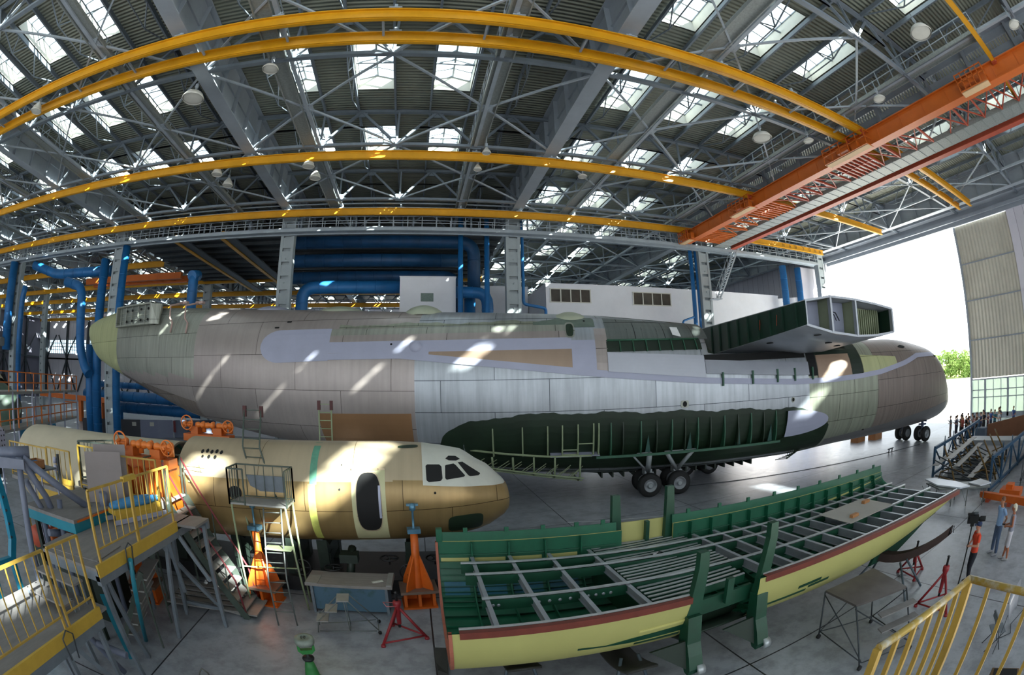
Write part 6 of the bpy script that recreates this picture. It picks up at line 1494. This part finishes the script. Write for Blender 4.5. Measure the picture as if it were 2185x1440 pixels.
def person(loc, rz, label, h=1.78, pose=None, skin='#b98768', shirt='#7a8a9c', trou='#3a4150', hair='#3a2c22', shoes='#2a2a2a', vox=.012, sleeves=.55, legs=1.0, hairlen=0, fem=False, cap=None, group=None, cat='person', armskin=True):
    k = h/1.78; P = dict(sh=(.185, 0, 1.45), hip=(.09, 0, .92), kneeL=(-.1, -.02, .49), kneeR=(.1, -.02, .49), ankL=(-.11, .02, .09), ankR=(.11, .02, .09),
        elL=(-.26, .03, 1.15), elR=(.26, .03, 1.15), wrL=(-.25, -.06, .9), wrR=(.25, -.06, .9), head=(0, -.02, 1.66), lean=0)
    P.update(pose or {})
    t = thing('person', loc, rz, label, cat, group); t.scale = (k, k, k)
    M_s = mat('skin_' + skin, skin, .6, 0, .05, 5); M_sh = mat('cloth_' + shirt, shirt, .8, 0, .1, 6, bump=.3); M_tr = mat('cloth_' + trou, trou, .85, 0, .1, 6, bump=.3); M_ha = mat('hair_' + hair, hair, .7, 0, .2, 20); M_so = mat('shoe_' + shoes, shoes, .5, 0, .1, 5)
    hx, hy, hz = P['head']; sw = .165 if fem else .185
    b = MB()
    flat(b, [(0,0,.86),(0,0,.95),(0,0,1.1),(0,0,1.28),(0,0,1.4),(0,.0,1.48)], [.13,.155,.13,.15,.165 if not fem else .145,.08], [.09,.105,.09,.105,.1,.06])
    limb(b, [(0, 0, 1.44), (hx*.5, hy*.5, 1.52), (hx, hy, 1.6)], [.06, .05, .05])
    ell(b, (hx, hy, hz), (.073, .092, .115)); ell(b, (hx, hy-.02, hz-.06), (.055, .068, .06))
    ell(b, (hx, hy-.095, hz-.015), (.013, .022, .022)); ell(b, (hx, hy-.088, hz-.055), (.024, .012, .008), 8, 6)
    for s in (-1, 1): ell(b, (hx+s*.074, hy+.005, hz-.01), (.01, .018, .03), 8, 6); ell(b, (hx+s*.03, hy-.08, hz+.012), (.012, .01, .007), 8, 6)
    for s, el, wr in ((-1, P['elL'], P['wrL']), (1, P['elR'], P['wrR'])):
        sh = (s*sw, 0, 1.42)
        limb(b, [sh, el], [.05, .04]); limb(b, [el, [(el[i]+wr[i])/2 for i in range(3)], wr], [.039, .036, .026])
        d = V(wr) - V(el); hand(b, wr, d, V((s, 0, .3)) if abs(d.normalized().x) < .8 else V((0, 0, 1)), curl=P.get('curl', .5), side=s)
    for s, kn, an in ((-1, P['kneeL'], P['ankL']), (1, P['kneeR'], P['ankR'])):
        limb(b, [(s*.085, 0, .9), kn], [.088, .056]); limb(b, [kn, [(kn[i]*.6+an[i]*.4) + (0, .02, 0)[i] for i in range(3)], an], [.055, .056, .036])
        limb(b, [(an[0], an[1]+.02, .04), (an[0], an[1]-.14, .03)], [.038, .03])
    o = b.build('body', M_s, t); remesh(o, vox)
    # shirt
    b = MB(); e = .014
    flat(b, [(0,0,.9 if not fem else .95),(0,0,1.0),(0,0,1.12),(0,0,1.28),(0,0,1.4),(0,0,1.475)], [.165,.168,.15,.165,.178 if not fem else .15,.085], [.115,.118,.11,.12,.112,.066])
    for s, el in ((-1, P['elL']), (1, P['elR'])):
        sh = V((s*sw, 0, 1.42)); q = sh + (V(el)-sh)*sleeves
        if sleeves > 0: limb(b, [sh, q], [.062, .058])
    o = b.build('shirt', M_sh, t); remesh(o, vox*1.1)
    # trousers
    b = MB(); flat(b, [(0,0,.82),(0,0,.9),(0,0,.99)], [.15,.168,.152], [.108,.118,.105])
    for s, kn, an in ((-1, P['kneeL'], P['ankL']), (1, P['kneeR'], P['ankR'])):
        if legs >= .9: limb(b, [(s*.088, 0, .88), kn, (an[0], an[1], an[2]+.03)], [.1, .074, .062])
        else: limb(b, [(s*.088, 0, .88), kn], [.1, .085])
    o = b.build('trousers', M_tr, t); remesh(o, vox*1.1)
    for s, an in ((-1, P['ankL']), (1, P['ankR'])):
        b = MB(); limb(b, [(an[0], an[1]+.03, .042), (an[0], an[1]-.05, .045), (an[0], an[1]-.17, .034)], [.045, .048, .036], 12); b.build('shoe', M_so, t)
    b = MB(); ell(b, (hx, hy+.016, hz+.032), (.082, .096, .098)); 
    if hairlen: ell(b, (hx, hy+.045, hz-.03), (.078, .07, .1))
    o = b.build('hair', M_ha, t)
    if cap:
        b = MB(); ell(b, (hx, hy+.005, hz+.055), (.09, .105, .075)); b.prism([(hx-.07, hy-.09, hz+.045), (hx+.07, hy-.09, hz+.045), (hx+.05, hy-.17, hz+.03), (hx-.05, hy-.17, hz+.03)], (0, 0, .012)); b.build('cap', mat('cap_navy', cap, .8), t)
    return t
def faceto(x, y, tx, ty): return math.atan2(ty-y, tx-x) + PI/2
person((15.0, 3.55, 0), faceto(15, 3.55, 13.2, 5.0), 'man in a light blue shirt and grey-blue trousers with hands behind his back', 1.81, dict(elL=(-.25, .12, 1.16), elR=(.25, .12, 1.16), wrL=(-.08, .17, .98), wrR=(.08, .18, .96), ankL=(-.16, .02, .09), ankR=(.16, .0, .09), kneeL=(-.13, -.01, .49), kneeR=(.13, -.02, .49)), '#b07a5c', '#8fb0d8', '#4d5f7a', '#6b4a38', '#8d8d92')
person((14.7, 2.95, 0), faceto(14.7, 2.95, 14.3, 5.0), 'woman with short blonde hair, grey sleeveless top and white knee-length trousers, holding a small device', 1.71, dict(elL=(-.2, .02, 1.14), elR=(.2, .02, 1.14), wrL=(-.06, -.22, 1.12), wrR=(.07, -.22, 1.1), ankL=(-.07, -.1, .09), ankR=(.08, .08, .09), kneeL=(-.08, -.07, .49), kneeR=(.09, 0, .49)), '#a8694c', '#8d8f9c', '#c9c6cc', '#ded6c0', '#a9a9ab', sleeves=0, legs=.5, hairlen=1, fem=True)
b = MB(); b.cbox((0, 0, 0), (.07, .12, .02)); o = b.build('phone', M_black, None, (14.62, 3.28, 1.1)); tag(o, 'small dark phone in the hands of the blonde woman', 'phone')
person((12.7, 3.7, 0), faceto(12.7, 3.7, 10.2, 6.5), 'cameraman in an orange t-shirt, navy cap and black trousers behind his camera', 1.74, dict(elL=(-.27, -.05, 1.16), elR=(.27, -.04, 1.17), wrL=(-.1, -.24, 1.12), wrR=(.12, -.25, 1.16), head=(0, -.02, 1.66), kneeL=(-.08, -.03, .49), kneeR=(.07, -.06, .49), ankL=(-.08, .04, .09), ankR=(.06, -.02, .09), curl=.8), '#c08a72', '#d8482c', '#1b1e28', '#1c2130', '#15171c', cap='#28375a')
t = thing('video_camera', (12.45, 3.9, 0), .4, 'black professional video camera on a monopod held by the cameraman', 'video camera')
b = MB(); b.cbox((0, 0, 1.86), (.16, .36, .2)); b.cbox((0, .1, 2.0), (.06, .2, .05)); b.build('camera_body', M_black, t)
b = MB(); b.lathe([(0, -.42), (.07, -.42), (.075, -.25), (.055, -.22), (.055, -.1), (0, -.1)], (0, 0, 1.86), 16, 'y'); b.build('lens', M_black, t)
b = MB(); b.lathe([(0, -.1), (.04, -.1), (.045, .1), (0, .1)], (.02, -.05, 2.0), 12, 'y'); b.cbox((.02, -.05, 1.965), (.03, .1, .04)); b.build('microphone', M_dark, t)
b = MB(); b.cbox((-.12, .05, 1.92), (.06, .14, .09)); b.build('viewfinder', M_black, t)
b = MB(); b.tube([(0, 0, 1.76), (0, 0, 0)], .022, 8); b.cbox((0, 0, 1.72), (.09, .12, .1)); b.build('monopod', M_black, t)
# the crowd by the door
rnd = random.Random(11)
CROWD = [(36.3, 14.75, 'thin person in grey top and shorts at the left end of the crowd', '#8f9099', '#a28f83'), (35.8, 14.0, 'person in a dark suit, second from the left of the crowd', '#343c55', '#23283a'),
 (37.2, 13.9, 'person in a pale yellow shirt behind the dark suited person', '#b7a978', '#4b5a5a'), (35.4, 13.2, 'person in a reddish shirt in the front middle of the crowd', '#9a4a3c', '#2d2a33'),
 (36.4, 13.2, 'person in black raising a camera in the middle of the crowd', '#1f2026', '#26262c'), (35.9, 12.7, 'person in blue-grey shirt right of the raised camera', '#5f7493', '#3c4a63'),
 (37.4, 12.9, 'person in white mostly hidden in the middle of the crowd', '#b9bcc4', '#5a5f6b'), (36.9, 12.3, 'person in a brown jacket beside the door leaf edge', '#6b4b3c', '#2b2b30'),
 (34.2, 12.1, 'crouching-low person in red plaid at the front right of the crowd', '#8a3a35', '#2f3340'), (33.2, 11.7, 'person in dark clothes bending near the blue rack end', '#3a3d3f', '#25282c'),
 (38.6, 12.1, 'tall person in black behind the right part of the crowd', '#22242b', '#1d1f25'), (39.4, 11.6, 'person in a blue t-shirt behind the grey box', '#3f64a8', '#2c3444'),
 (38.0, 11.5, 'person in maroon shirt right of centre of the crowd', '#5e2c36', '#26242b'), (40.4, 11.9, 'person with dark hair near the glazed door band', '#4c4f58', '#24272e'),
 (40.0, 10.9, 'person in an olive shirt right of the blue t-shirt', '#7c8067', '#333'), (39.0, 10.6, 'person in a white shirt at the right end before the brown panel', '#d4d6dc', '#3a3f4a'),
 (41.6, 11.2, 'person looking over the heads at the back right', '#37404f', '#20242c'), (36.9, 14.3, 'person in a light shirt half hidden behind the dark suited person', '#9aa3b5', '#4a4f60'), (36.1, 13.6, 'person in a tan jacket between dark suit and reddish shirt', '#a08a68', '#3f3a38'), (35.0, 12.5, 'person in dark green at the front, right of the reddish shirt', '#2f4338', '#22262c'),
 (37.8, 13.5, 'tall person in charcoal at the back, behind the raised camera', '#33363d', '#22242b'), (35.2, 12.0, 'person in black trousers and faded pink top near the blue rack', '#a77f80', '#1f2126'), (37.6, 12.1, 'person in navy polo beside the maroon shirt', '#26355c', '#2b2d35'), (39.6, 12.5, 'person in beige at the back near the door edge', '#b3a68c', '#555049'), (38.4, 10.9, 'short-sleeved person in teal before the glazed band', '#3d7480', '#25303a'),
 (41.2, 9.6, 'lone person in blue behind the brown panel', '#3d5c94', '#252a38')]
for i, (x, y, lab, c1, c2) in enumerate(CROWD):
    if c2 == '#333': c2 = '#333333'
    a = rnd.uniform(-.12, .05); ps = dict(wrL=(-.1 + rnd.uniform(-.05, .1), -.25, 1.15 + rnd.uniform(-.1, .3)), wrR=(.12, -.22 + rnd.uniform(-.05, .1), 1.0 + rnd.uniform(0, .35)), ankL=(-.13, rnd.uniform(-.1, .1), .09))
    h_ = rnd.uniform(1.66, 1.84)
    if i in (8, 9): h_ = 1.45
    person((x, y, 0), faceto(x, y, 35 + rnd.uniform(-3, 2), 16 + rnd.uniform(-3, 3)), lab, h_, ps, rnd.choice(['#b98768', '#a87860', '#c79a80']), c1, c2, rnd.choice(['#2a2019', '#1d1815', '#5a4330', '#3c3029']), vox=.028, group='crowd of visitors by the hangar door')
# ------------------------------------------------------------------ right side racks, far left scaffold, outdoors
M_rack = mat('rack_blue_steel', '#2c4c66', .5, .1, .15, 3); M_brown = mat('old_gold_frame', '#6d5327', .55, .1, .2, 4)
def rack(p0, p1, h, lab, nb):
    p0 = V(p0); p1 = V(p1); up = V((0, 0, h)); t = thing('steel_rack', (0, 0, 0), 0, lab, 'rack')
    b = MB(); b.bar(p0+up, p1+up, .14, .16); b.build('top_chord', M_rack, t); b = MB(); b.bar(p0+V((0,0,.15)), p1+V((0,0,.15)), .12, .14); b.build('bottom_chord', M_rack, t)
    for k in range(nb+1): q = p0 + (p1-p0)*k/nb; b = MB(); b.bar(q, q+up, .12); b.build('post', M_rack, t)
    for k in range(nb):
        q = p0 + (p1-p0)*k/nb; r = p0 + (p1-p0)*(k+1)/nb; b = MB(); b.bar(q + up*(1 if k % 2 == 0 else .1), r + up*(.1 if k % 2 == 0 else 1), .07); b.build('diagonal', M_rack, t)
    for k in (1, 2): q = p0 + (p1-p0)*k/nb + up; b = MB(); b.tube([q + V((-.06,0,.05)), q + V((-.06,0,.3)), q + V((0,0,.36)), q + V((.06,0,.3)), q + V((.06,0,.05))], .02, 6); b.build('lifting_eye', M_rack, t)
rack((23.9, 10.7, 0), (35.0, 11.4, 0), 1.5, 'long blue-grey steel truss rack on the floor, the one farther from the shell', 6)
rack((21.95, 6.2, 0), (33.5, 5.6, 0), 1.55, 'blue-grey steel truss rack nearer the right picture edge', 6)
t = thing('fuselage_jig_frame', (25.2, 8.5, 0), .1, 'rusty gold lattice of curved frames and shelves lying between the two blue racks', 'jig frame')
for k in range(4):
    for dy in (-1.2, .9):
        b = MB(); x = -3 + 1.9*k; b.tube([(x, dy-.7, 0), (x+.2, dy-.3, .9), (x+.5, dy+.2, 1.5), (x+1.0, dy+.5, 1.75)], .05, 6); b.tube([(x+.2, dy-.3, .9), (x+.9, dy+.6, .5), (x+.9, dy+.7, 0)], .035, 6); b.bar((x, dy-.7, .3), (x+.9, dy+.7, .3), .06); b.build('curved_frame', M_brown, t)
for z, y in ((.5, -.8), (1.0, .1), (1.35, .6), (1.0, 1.4)):
    b = MB(); b.box((-3, y, z), (3.4, y+.35, z+.04)); b.build('shelf_plate', M_step, t)
for k in range(8):
    b = MB(); b.bar((-3.4+.9*k, -1.8, .2), (-3.0+.9*k, 1.8, .3), .07); b.bar((-3.4+.9*k, -1.6, .2), (-2.6+.9*k, 1.8, 1.2), .05); b.build('lattice', M_dark, t)
b = MB(); b.box((-2.9, -1.6, .02), (3.4, 1.6, .12)); b.build('base', M_mach, t)
t = thing('stored_truss', (30, 3.3, 0), .05, 'dark pile of stored trusses and beams at the right picture edge', 'truss')
for k in range(9):
    b = MB(); b.bar((-7, -1.6+.4*k, .2+.1*(k % 3)), (6, -1.2+.4*k, .9+.12*(k % 4)), .12); b.build('beam', (M_dark, M_pfr)[k % 2], t)
    b = MB()
    for j in range(9): b.bar((-7+1.45*j, -1.6+.4*k, .1), (-6.2+1.45*j, -1.5+.4*k, 1.0), .06)
    b.build('lattice', M_dark, t)
b = MB(); b.box((29.0, 4.6, 1.0), (30.6, 10.4, 1.1)); b.box((29.0, 4.6, .8), (29.1, 10.4, 1.0)); t = b.build('raised_table', [M_wing]); tag(t, 'long pale table top on dark supports behind the racks at right', 'table')
for x in (29.2, 30.4):
    for y in (4.8, 7.5, 10.2): b = MB(); b.bar((x, y, 0), (x, y, 1.0), .12); b.build('leg', M_dark, t)
b = MB(); b.box((33.5, 4.5, 2.6), (40, 4.9, 2.8)); b.box((33.5, 4.5, 2.0), (33.7, 4.9, 2.6)); tag(b.build('orange_beam', M_orad), 'orange-red beam high at the right picture edge before the brown panel', 'beam') if False else None
b = MB(); b.prism([(35.0, 10.6, .0), (35.0, 1.5, .0), (35.0, 1.5, 2.5), (35.0, 7.2, 1.76), (35.0, 10.6, 1.2)], (.15, 0, 0)); t = b.build('brown_panel', mat('rust_brown_panel', '#7a523a', .7, 0, .12, 1)); tag(t, 'long rust-brown sloping panel behind the racks beside the glazed door band', 'panel')
for y in (2, 6, 10.2): b = MB(); b.bar((35.25, y, 0), (35.25, y, 1.1), .15); b.build('leg', M_dark, t)
b = MB(); b.box((34.5, 10.65, 0), (35.3, 11.6, 1.0)); tag(b.build('grey_box', mat('slate_box', '#5e6b7b', .6, 0, .1, 2)), 'slate grey box-like screen between the crowd and the brown panel', 'screen')
t = thing('trestle_table', (0, 0, 0), 0, 'low trestle with spindly steel legs carrying two white panels, beyond the shell tip', 'trestle')
b = MB(); b.prism([(19.6, 9.1, .72), (18.9, 8.0, .72), (20.0, 5.6, .72), (21.0, 6.0, .72)], (0, 0, .06)); b.build('frame', M_ld, t)
for x, y in ((19.5, 8.9), (19.0, 8.2), (19.2, 7.4), (19.6, 6.7), (19.9, 5.9), (20.8, 6.1), (20.2, 7.6)): b = MB(); b.bar((x, y, 0), (x, y, .72), .04); b.bar((x, y, .1), (x-.15, y+.3, .7), .025); b.build('leg', M_ld, t)
M_wpan = mat('white_panel', '#cfd4dc', .35, .1, .05, 1)
b = MB(); b.prism([(19.95, 9.35, 0), (19.2, 8.3, 0), (19.15, 6.95, 0), (19.6, 6.6, 0), (20.1, 7.6, 0), (20.3, 9.0, 0)], (0, 0, .06)); o = b.build('wing_panel', M_wpan, None, (0, 0, .8)); tag(o, 'long white tapered panel lying on the trestle, uppermost', 'panel')
b = MB(); b.prism([(20.0, 7.0, 0), (19.7, 6.2, 0), (20.3, 5.8, 0), (20.8, 6.6, 0)], (0, 0, .05)); o = b.build('wing_panel', M_wpan, None, (.15, -.1, .79)); tag(o, 'short white panel at the right end of the trestle', 'panel')
for o2 in (o,): pass
t = thing('orange_boom', (0, 0, 0), 0, 'long orange-red steel boom lying on the floor behind the standing man', 'boom')
b = MB(); b.prism([(20.6, 6.3, .12), (19.2, 1.0, .15), (19.2, 1.0, .5), (20.6, 6.3, .36)], (.25, -.06, 0)); b.build('beam', M_jor, t)
for f in (.1, .35, .6, .85): x = 20.6-1.4*f; y = 6.3-5.3*f; b = MB(); b.box((x-.1, y-.1, 0), (x+.4, y+.1, .14)); b.build('foot', M_orad, t)
b = MB(); b.box((21.4, 4.2, 0), (22.2, 5.4, .3)); b.cbox((21.8, 4.9, .4), (.5, .4, .2)); tag(b.build('orange_fitting', M_jor), 'small orange fitting on the floor behind the orange-red boom', 'fitting')
for (x, y), l in (((34.3, 21.8), 'brown block under the aeroplane nose, right one'), ((32.6, 22.6), 'pale block under the aeroplane nose, left one')): b = MB(); b.box((-.6, -.4, 0), (.6, .4, .55)); tag(b.build('wheel_chock', M_wood, None, (x, y, 0)), l, 'block')
b = MB(); b.cbox((0, 0, .25), (.8, .1, .06)); b.bar((-.3, 0, 0), (-.2, 0, .25), .06); b.bar((.2, 0, 0), (.25, 0, .25), .06); tag(b.build('tow_coupling', M_dark, None, (29.5, 17.2, 0)), 'small dark tow coupling on the floor left of the nose wheels', 'coupling')
b = MB(); b.bar((14, 21.4, .01), (33, 16.3, .01), .1, .02); tag(b.build('floor_channel', M_dark, None), 'dark floor channel running under the aeroplane towards the door', 'channel')
# scaffold with another aircraft nose at the far left
P0 = V((-24.6, 25.2, 0)); P1 = V((-19.6, 12.8, 0)); dv = (P1-P0); nv = V((-dv.y, dv.x, 0)).normalized()*-1
if nv.x > 0: nv = -nv
t = thing('scaffold', (0, 0, 0), 0, 'two-storey pale scaffold with orange guard rails around the cockpit at far left', 'scaffold')
M_orr = mat('guard_rail_orange', '#d9762e', .5, 0, .12, 4)
for z in (5.0, 3.25):
    b = MB(); b.prism([(*(P0 + V((0,0,0))).xy, z-.12), (*P1.xy, z-.12), (*(P1+nv*1.2).xy, z-.12), (*(P0+nv*1.2).xy, z-.12)], (0, 0, .14)); b.build('deck', M_step, t)
    b = MB()
    for hh in (.45, .95): b.bar(P0+V((0,0,z+hh)), P1+V((0,0,z+hh)), .06)
    b.bar(P0+V((0,0,z+.95)), P0+nv*1.2+V((0,0,z+.95)), .06)
    n = 12
    for k in range(n+1): q = P0 + dv*k/n; b.bar(q+V((0,0,z)), q+V((0,0,z+.95)), .07 if k % 3 == 0 else .04)
    b.build('guard_rail', M_orr, t)
for k in range(6):
    for off in (0, 1.2): q = P0 + dv*k/5 + nv*off; b = MB(); b.bar(q, q+V((0,0,5.0)), .09); b.build('post', M_lil, t)
t = thing('cockpit_section', (-24.9, 17.2, 0), .35, 'green and yellow cockpit section with cream roof standing inside the scaffold', 'cockpit')
b = MB(); rows = []
for x, tp, bt, w in ((-6, 6.35, 2.4, 1.6), (-2, 6.35, 2.4, 1.6), (-1.0, 6.2, 2.4, 1.55), (-.3, 5.9, 2.45, 1.45), (.1, 5.55, 2.5, 1.35)): rows.append([(x, w*math.cos(2*PI*k/32), (tp+bt)/2+(tp-bt)/2*math.sin(2*PI*k/32)) for k in range(32)])
b.grid(rows, closed=True, mf=lambda i, k: 1 if math.sin(2*PI*(k+.5)/32) > .35 else 0); b.build('shell', [mat('dull_gold_primer', '#97823d', .55, 0, .1, 1), M_creamr], t)
b = MB(); rows = []
for x, tp, bt, w in ((.1, 5.4, 2.6, 1.3), (.6, 5.2, 2.7, 1.15), (1.3, 4.9, 2.9, .9), (1.7, 4.6, 3.2, .5)): rows.append([(x, w*math.cos(2*PI*k/32), (tp+bt)/2+(tp-bt)/2*math.sin(2*PI*k/32)) for k in range(32)])
b.grid(rows, closed=True); b.build('nose', mat('cockpit_green', '#44584a', .5, 0, .1, 2), t)
for k in (-1, 0, 1): b = MB(); b.prism([(.0, k*.8-.33, 5.05), (.0, k*.8+.33, 5.05), (-.35, k*.8+.3, 5.75), (-.35, k*.8-.3, 5.75)], (.14, 0, .02)); b.build('window_opening', M_black, t)
b = MB(); b.box((-1.6, -1.65, 2.9), (-.8, -1.45, 4.2)); b.build('side_hatch', M_dkg, t)
b = MB(); b.box((-3, -1, 0), (-1, 1, 2.4)); b.build('pedestal', M_mach, t)
b = MB(); b.prism([(-27.0, 24.8, 1.0), (-26.1, 19.9, 1.0), (-26.1, 19.9, 2.6), (-27.0, 24.8, 2.6)], (.05, 0, 0)); t = b.build('notice_board', mat('notice_blue', '#3b8fb5', .6, 0, .08, 1)); tag(t, 'light blue notice board with white sheets behind the cream rear barrel', 'board')
for y in (20.6, 24.2): b = MB(); xx = -26.1 - .9*(y-19.9)/4.9; b.bar((xx, y, 0), (xx, y, 1), .08); b.build('leg', M_pfr, t)
for y, z, w_, h_ in ((20.3, 1.55, .7, .5), (21.5, 1.9, 1.0, .35), (20.9, 1.2, .5, .3), (22.3, 1.5, .9, .55), (23.4, 2.4, 1.2, .08)):
    xx = -26.1 - .9*(y-19.9)/4.9; b = MB(); b.prism([(xx+.07, y, z), (xx+.07-.18*w_, y+w_, z), (xx+.07-.18*w_, y+w_, z+h_), (xx+.07, y, z+h_)], (.01, 0, 0)); b.build('paper', M_white, t)
# orange portal and grey screens in the middle distance
t = thing('orange_portal', (0, 0, 0), 0, 'orange portal frame standing in front of blue machinery under the aeroplane tail', 'gantry')
for x in (-47.8, -43.2, -40.5): b = MB(); b.box((x-.3, 49.7, 0), (x+.3, 50.3, 2.9)); b.build('leg', M_ora, t)
b = MB(); b.box((-58, 49.6, 2.75), (-40.1, 50.4, 3.4)); b.build('crossbeam', M_ora, t)
b = MB(); b.box((-48, 52, .4), (-41.5, 53.2, 2.4)); b.box((-45, 51.6, 2.4), (-42, 52.4, 2.9)); tag(b.build('blue_machine', M_blue), 'large blue machine behind the orange portal frame', 'machine')
SC = [((-35.6, 37.4), (-33.6, 39.2), '#3d3d44'), ((-33.6, 39.2), (-31.9, 40.6), '#44444b'), ((-31.9, 40.6), (-30.2, 42.0), '#44444b'), ((-30.2, 42.0), (-28.6, 43.4), '#858ba3'), ((-28.6, 43.4), (-27.2, 44.6), '#8a90a6'), ((-27.1, 44.7), (-25.9, 45.8), '#777e95'), ((-25.9, 45.8), (-24.6, 46.9), '#6a7085'), ((-24.6, 46.9), (-23.2, 48.2), '#596072')]
SL = ['darkest grey partition screen at the left end of the row', 'dark grey partition screen, second from the left in the row', 'dark grey partition screen with a small paper, third from the left', 'lilac-grey partition screen with two papers, fourth from the left', 'lilac-grey partition screen beside the dark red strip, fifth from left', 'lilac-grey partition screen with a hanging white sheet, sixth from left', 'bluish partition screen, second from the right in the row', 'bluish partition screen at the right end of the row']
for i, ((a, c, col), lab) in enumerate(zip(SC, SL)):
    d = (V((*c, 0))-V((*a, 0))); n = V((d.y, -d.x, 0)).normalized()*.06
    b = MB(); b.prism([(*a, 0), (*c, 0), (*c, 1.85), (*a, 1.85)], n); o = b.build('partition_screen', mat('screen_'+col, col, .6, 0, .05, 1)); tag(o, lab, 'partition screen', 'row of partition screens')
    if i in (2, 3, 5):
        m_ = V((*a, 1.2)) + d*.55 + n*1.3; b = MB(); e = d.normalized(); b.prism([m_, m_+e*.5, m_+e*.5+V((0,0,.4)), m_+V((0,0,.4))], n*.1); b.build('paper', M_white, o)
b = MB(); b.prism([(-27.15, 44.62, .6), (-27.0, 44.75, .6), (-27.0, 44.75, 1.8), (-27.15, 44.62, 1.8)], (.3, -.3, 0)); tag(b.build('dark_red_strip', M_redr), 'dark red vertical strip hanging in the row of partition screens', 'strip')
for x0, x1, y, lab in ((-22.5, -10, 50, 'pale low wall panel under the aeroplane tail, left of the dark ducts'),): b = MB(); b.box((x0, y, 0), (x1, y+.3, 3.4)); tag(b.build('low_partition', M_wallw), lab, 'partition')
# trees outside
M_leafs = mat('tree_leaves', '#7d9a4a', .8, 0, .35, 3); M_trunk = mat('tree_trunk', '#5d4a38', .8, 0, .2, 3)
rnd = random.Random(3)
def tree(x, y, h, r, lab, seed):
    rd = random.Random(seed); t = thing('tree', (x, y, 0), 0, lab, 'tree', 'trees across the apron')
    b = MB(); b.tube([(0, 0, 0), (.2, 0, h*.4), (0, .2, h*.8)], .3, 8, radii=[.4, .3, .15])
    for k in range(5): a = rd.uniform(0, 6.28); b.tube([(0, 0, h*(.3+.1*k)), (r*.6*math.cos(a), r*.6*math.sin(a), h*(.45+.1*k))], .1, 5)
    b.build('trunk', M_trunk, t)
    c = MB()
    cl = [(rd.gauss(0, r*.42), rd.gauss(0, r*.42), h*rd.uniform(.06, .95), r*rd.uniform(.22, .4)) for _ in range(30)]
    for cx, cy_, cz, cr_ in cl:
        for _ in range(90):
            a, e = rd.uniform(0, 6.28), rd.uniform(-1.4, 1.5); q = V((cx + cr_*math.cos(a)*math.cos(e), cy_ + cr_*math.sin(a)*math.cos(e), cz + cr_*.8*math.sin(e)))
            s_ = rd.uniform(.2, .42); d1 = V((rd.gauss(0, 1), rd.gauss(0, 1), rd.gauss(0, 1))).normalized()*s_; d2 = d1.cross(V((rd.gauss(0, 1), rd.gauss(0, 1), rd.gauss(0, 1))).normalized()).normalized()*s_*.8
            c._add([q-d1, q-d2, q+d1, q+d2], [(0, 1, 2, 3)])
    c.build('crown', M_leafs, t)
    for o_ in t.children: pass
TL = ['first', 'second', 'third', 'fourth', 'fifth', 'sixth', 'seventh', 'eighth', 'ninth', 'tenth', 'eleventh']
for i, (x, y) in enumerate(((150, 58), (146, 52), (152, 63), (148, 46), (155, 69), (142, 40), (158, 75), (150, 34), (162, 82), (168, 90), (150, 28))):
    tree(x, y + rnd.uniform(-1, 1), rnd.uniform(6.2, 8), rnd.uniform(3.6, 4.6), 'leafy sunlit tree in the row across the apron, seen through the open door', i)
b = MB(); b.box((138, -40, 0), (139, 160, 1.2)); tag(b.build('boundary_wall', M_wallw), 'low pale wall in front of the trees across the apron', 'wall') if False else None
g = MB(); g.quad((140, -250, 0), (700, -250, .5), (700, 500, .5), (140, 500, 0)); struct('lawn', g, mat('grass_green', '#7f8f4c', .9, 0, .2, .1))
# ------------------------------------------------------------------ separate repeated small parts
for o in list(bpy.data.objects):
    if o.type == 'MESH' and o.parent and not o.children and not o.modifiers and o.name.split('.')[0] in ('leg', 'top_strip', 'crossbar', 'lattice', 'hook_pad', 'door_sill', 'tie_bar', 'track', 'stiffener', 'rib_stiffener', 'groove', 'shoe', 'head_plate') and o.get('kind') != 'structure':
        nv = len(o.data.vertices)
        if nv > 8: explode(o)
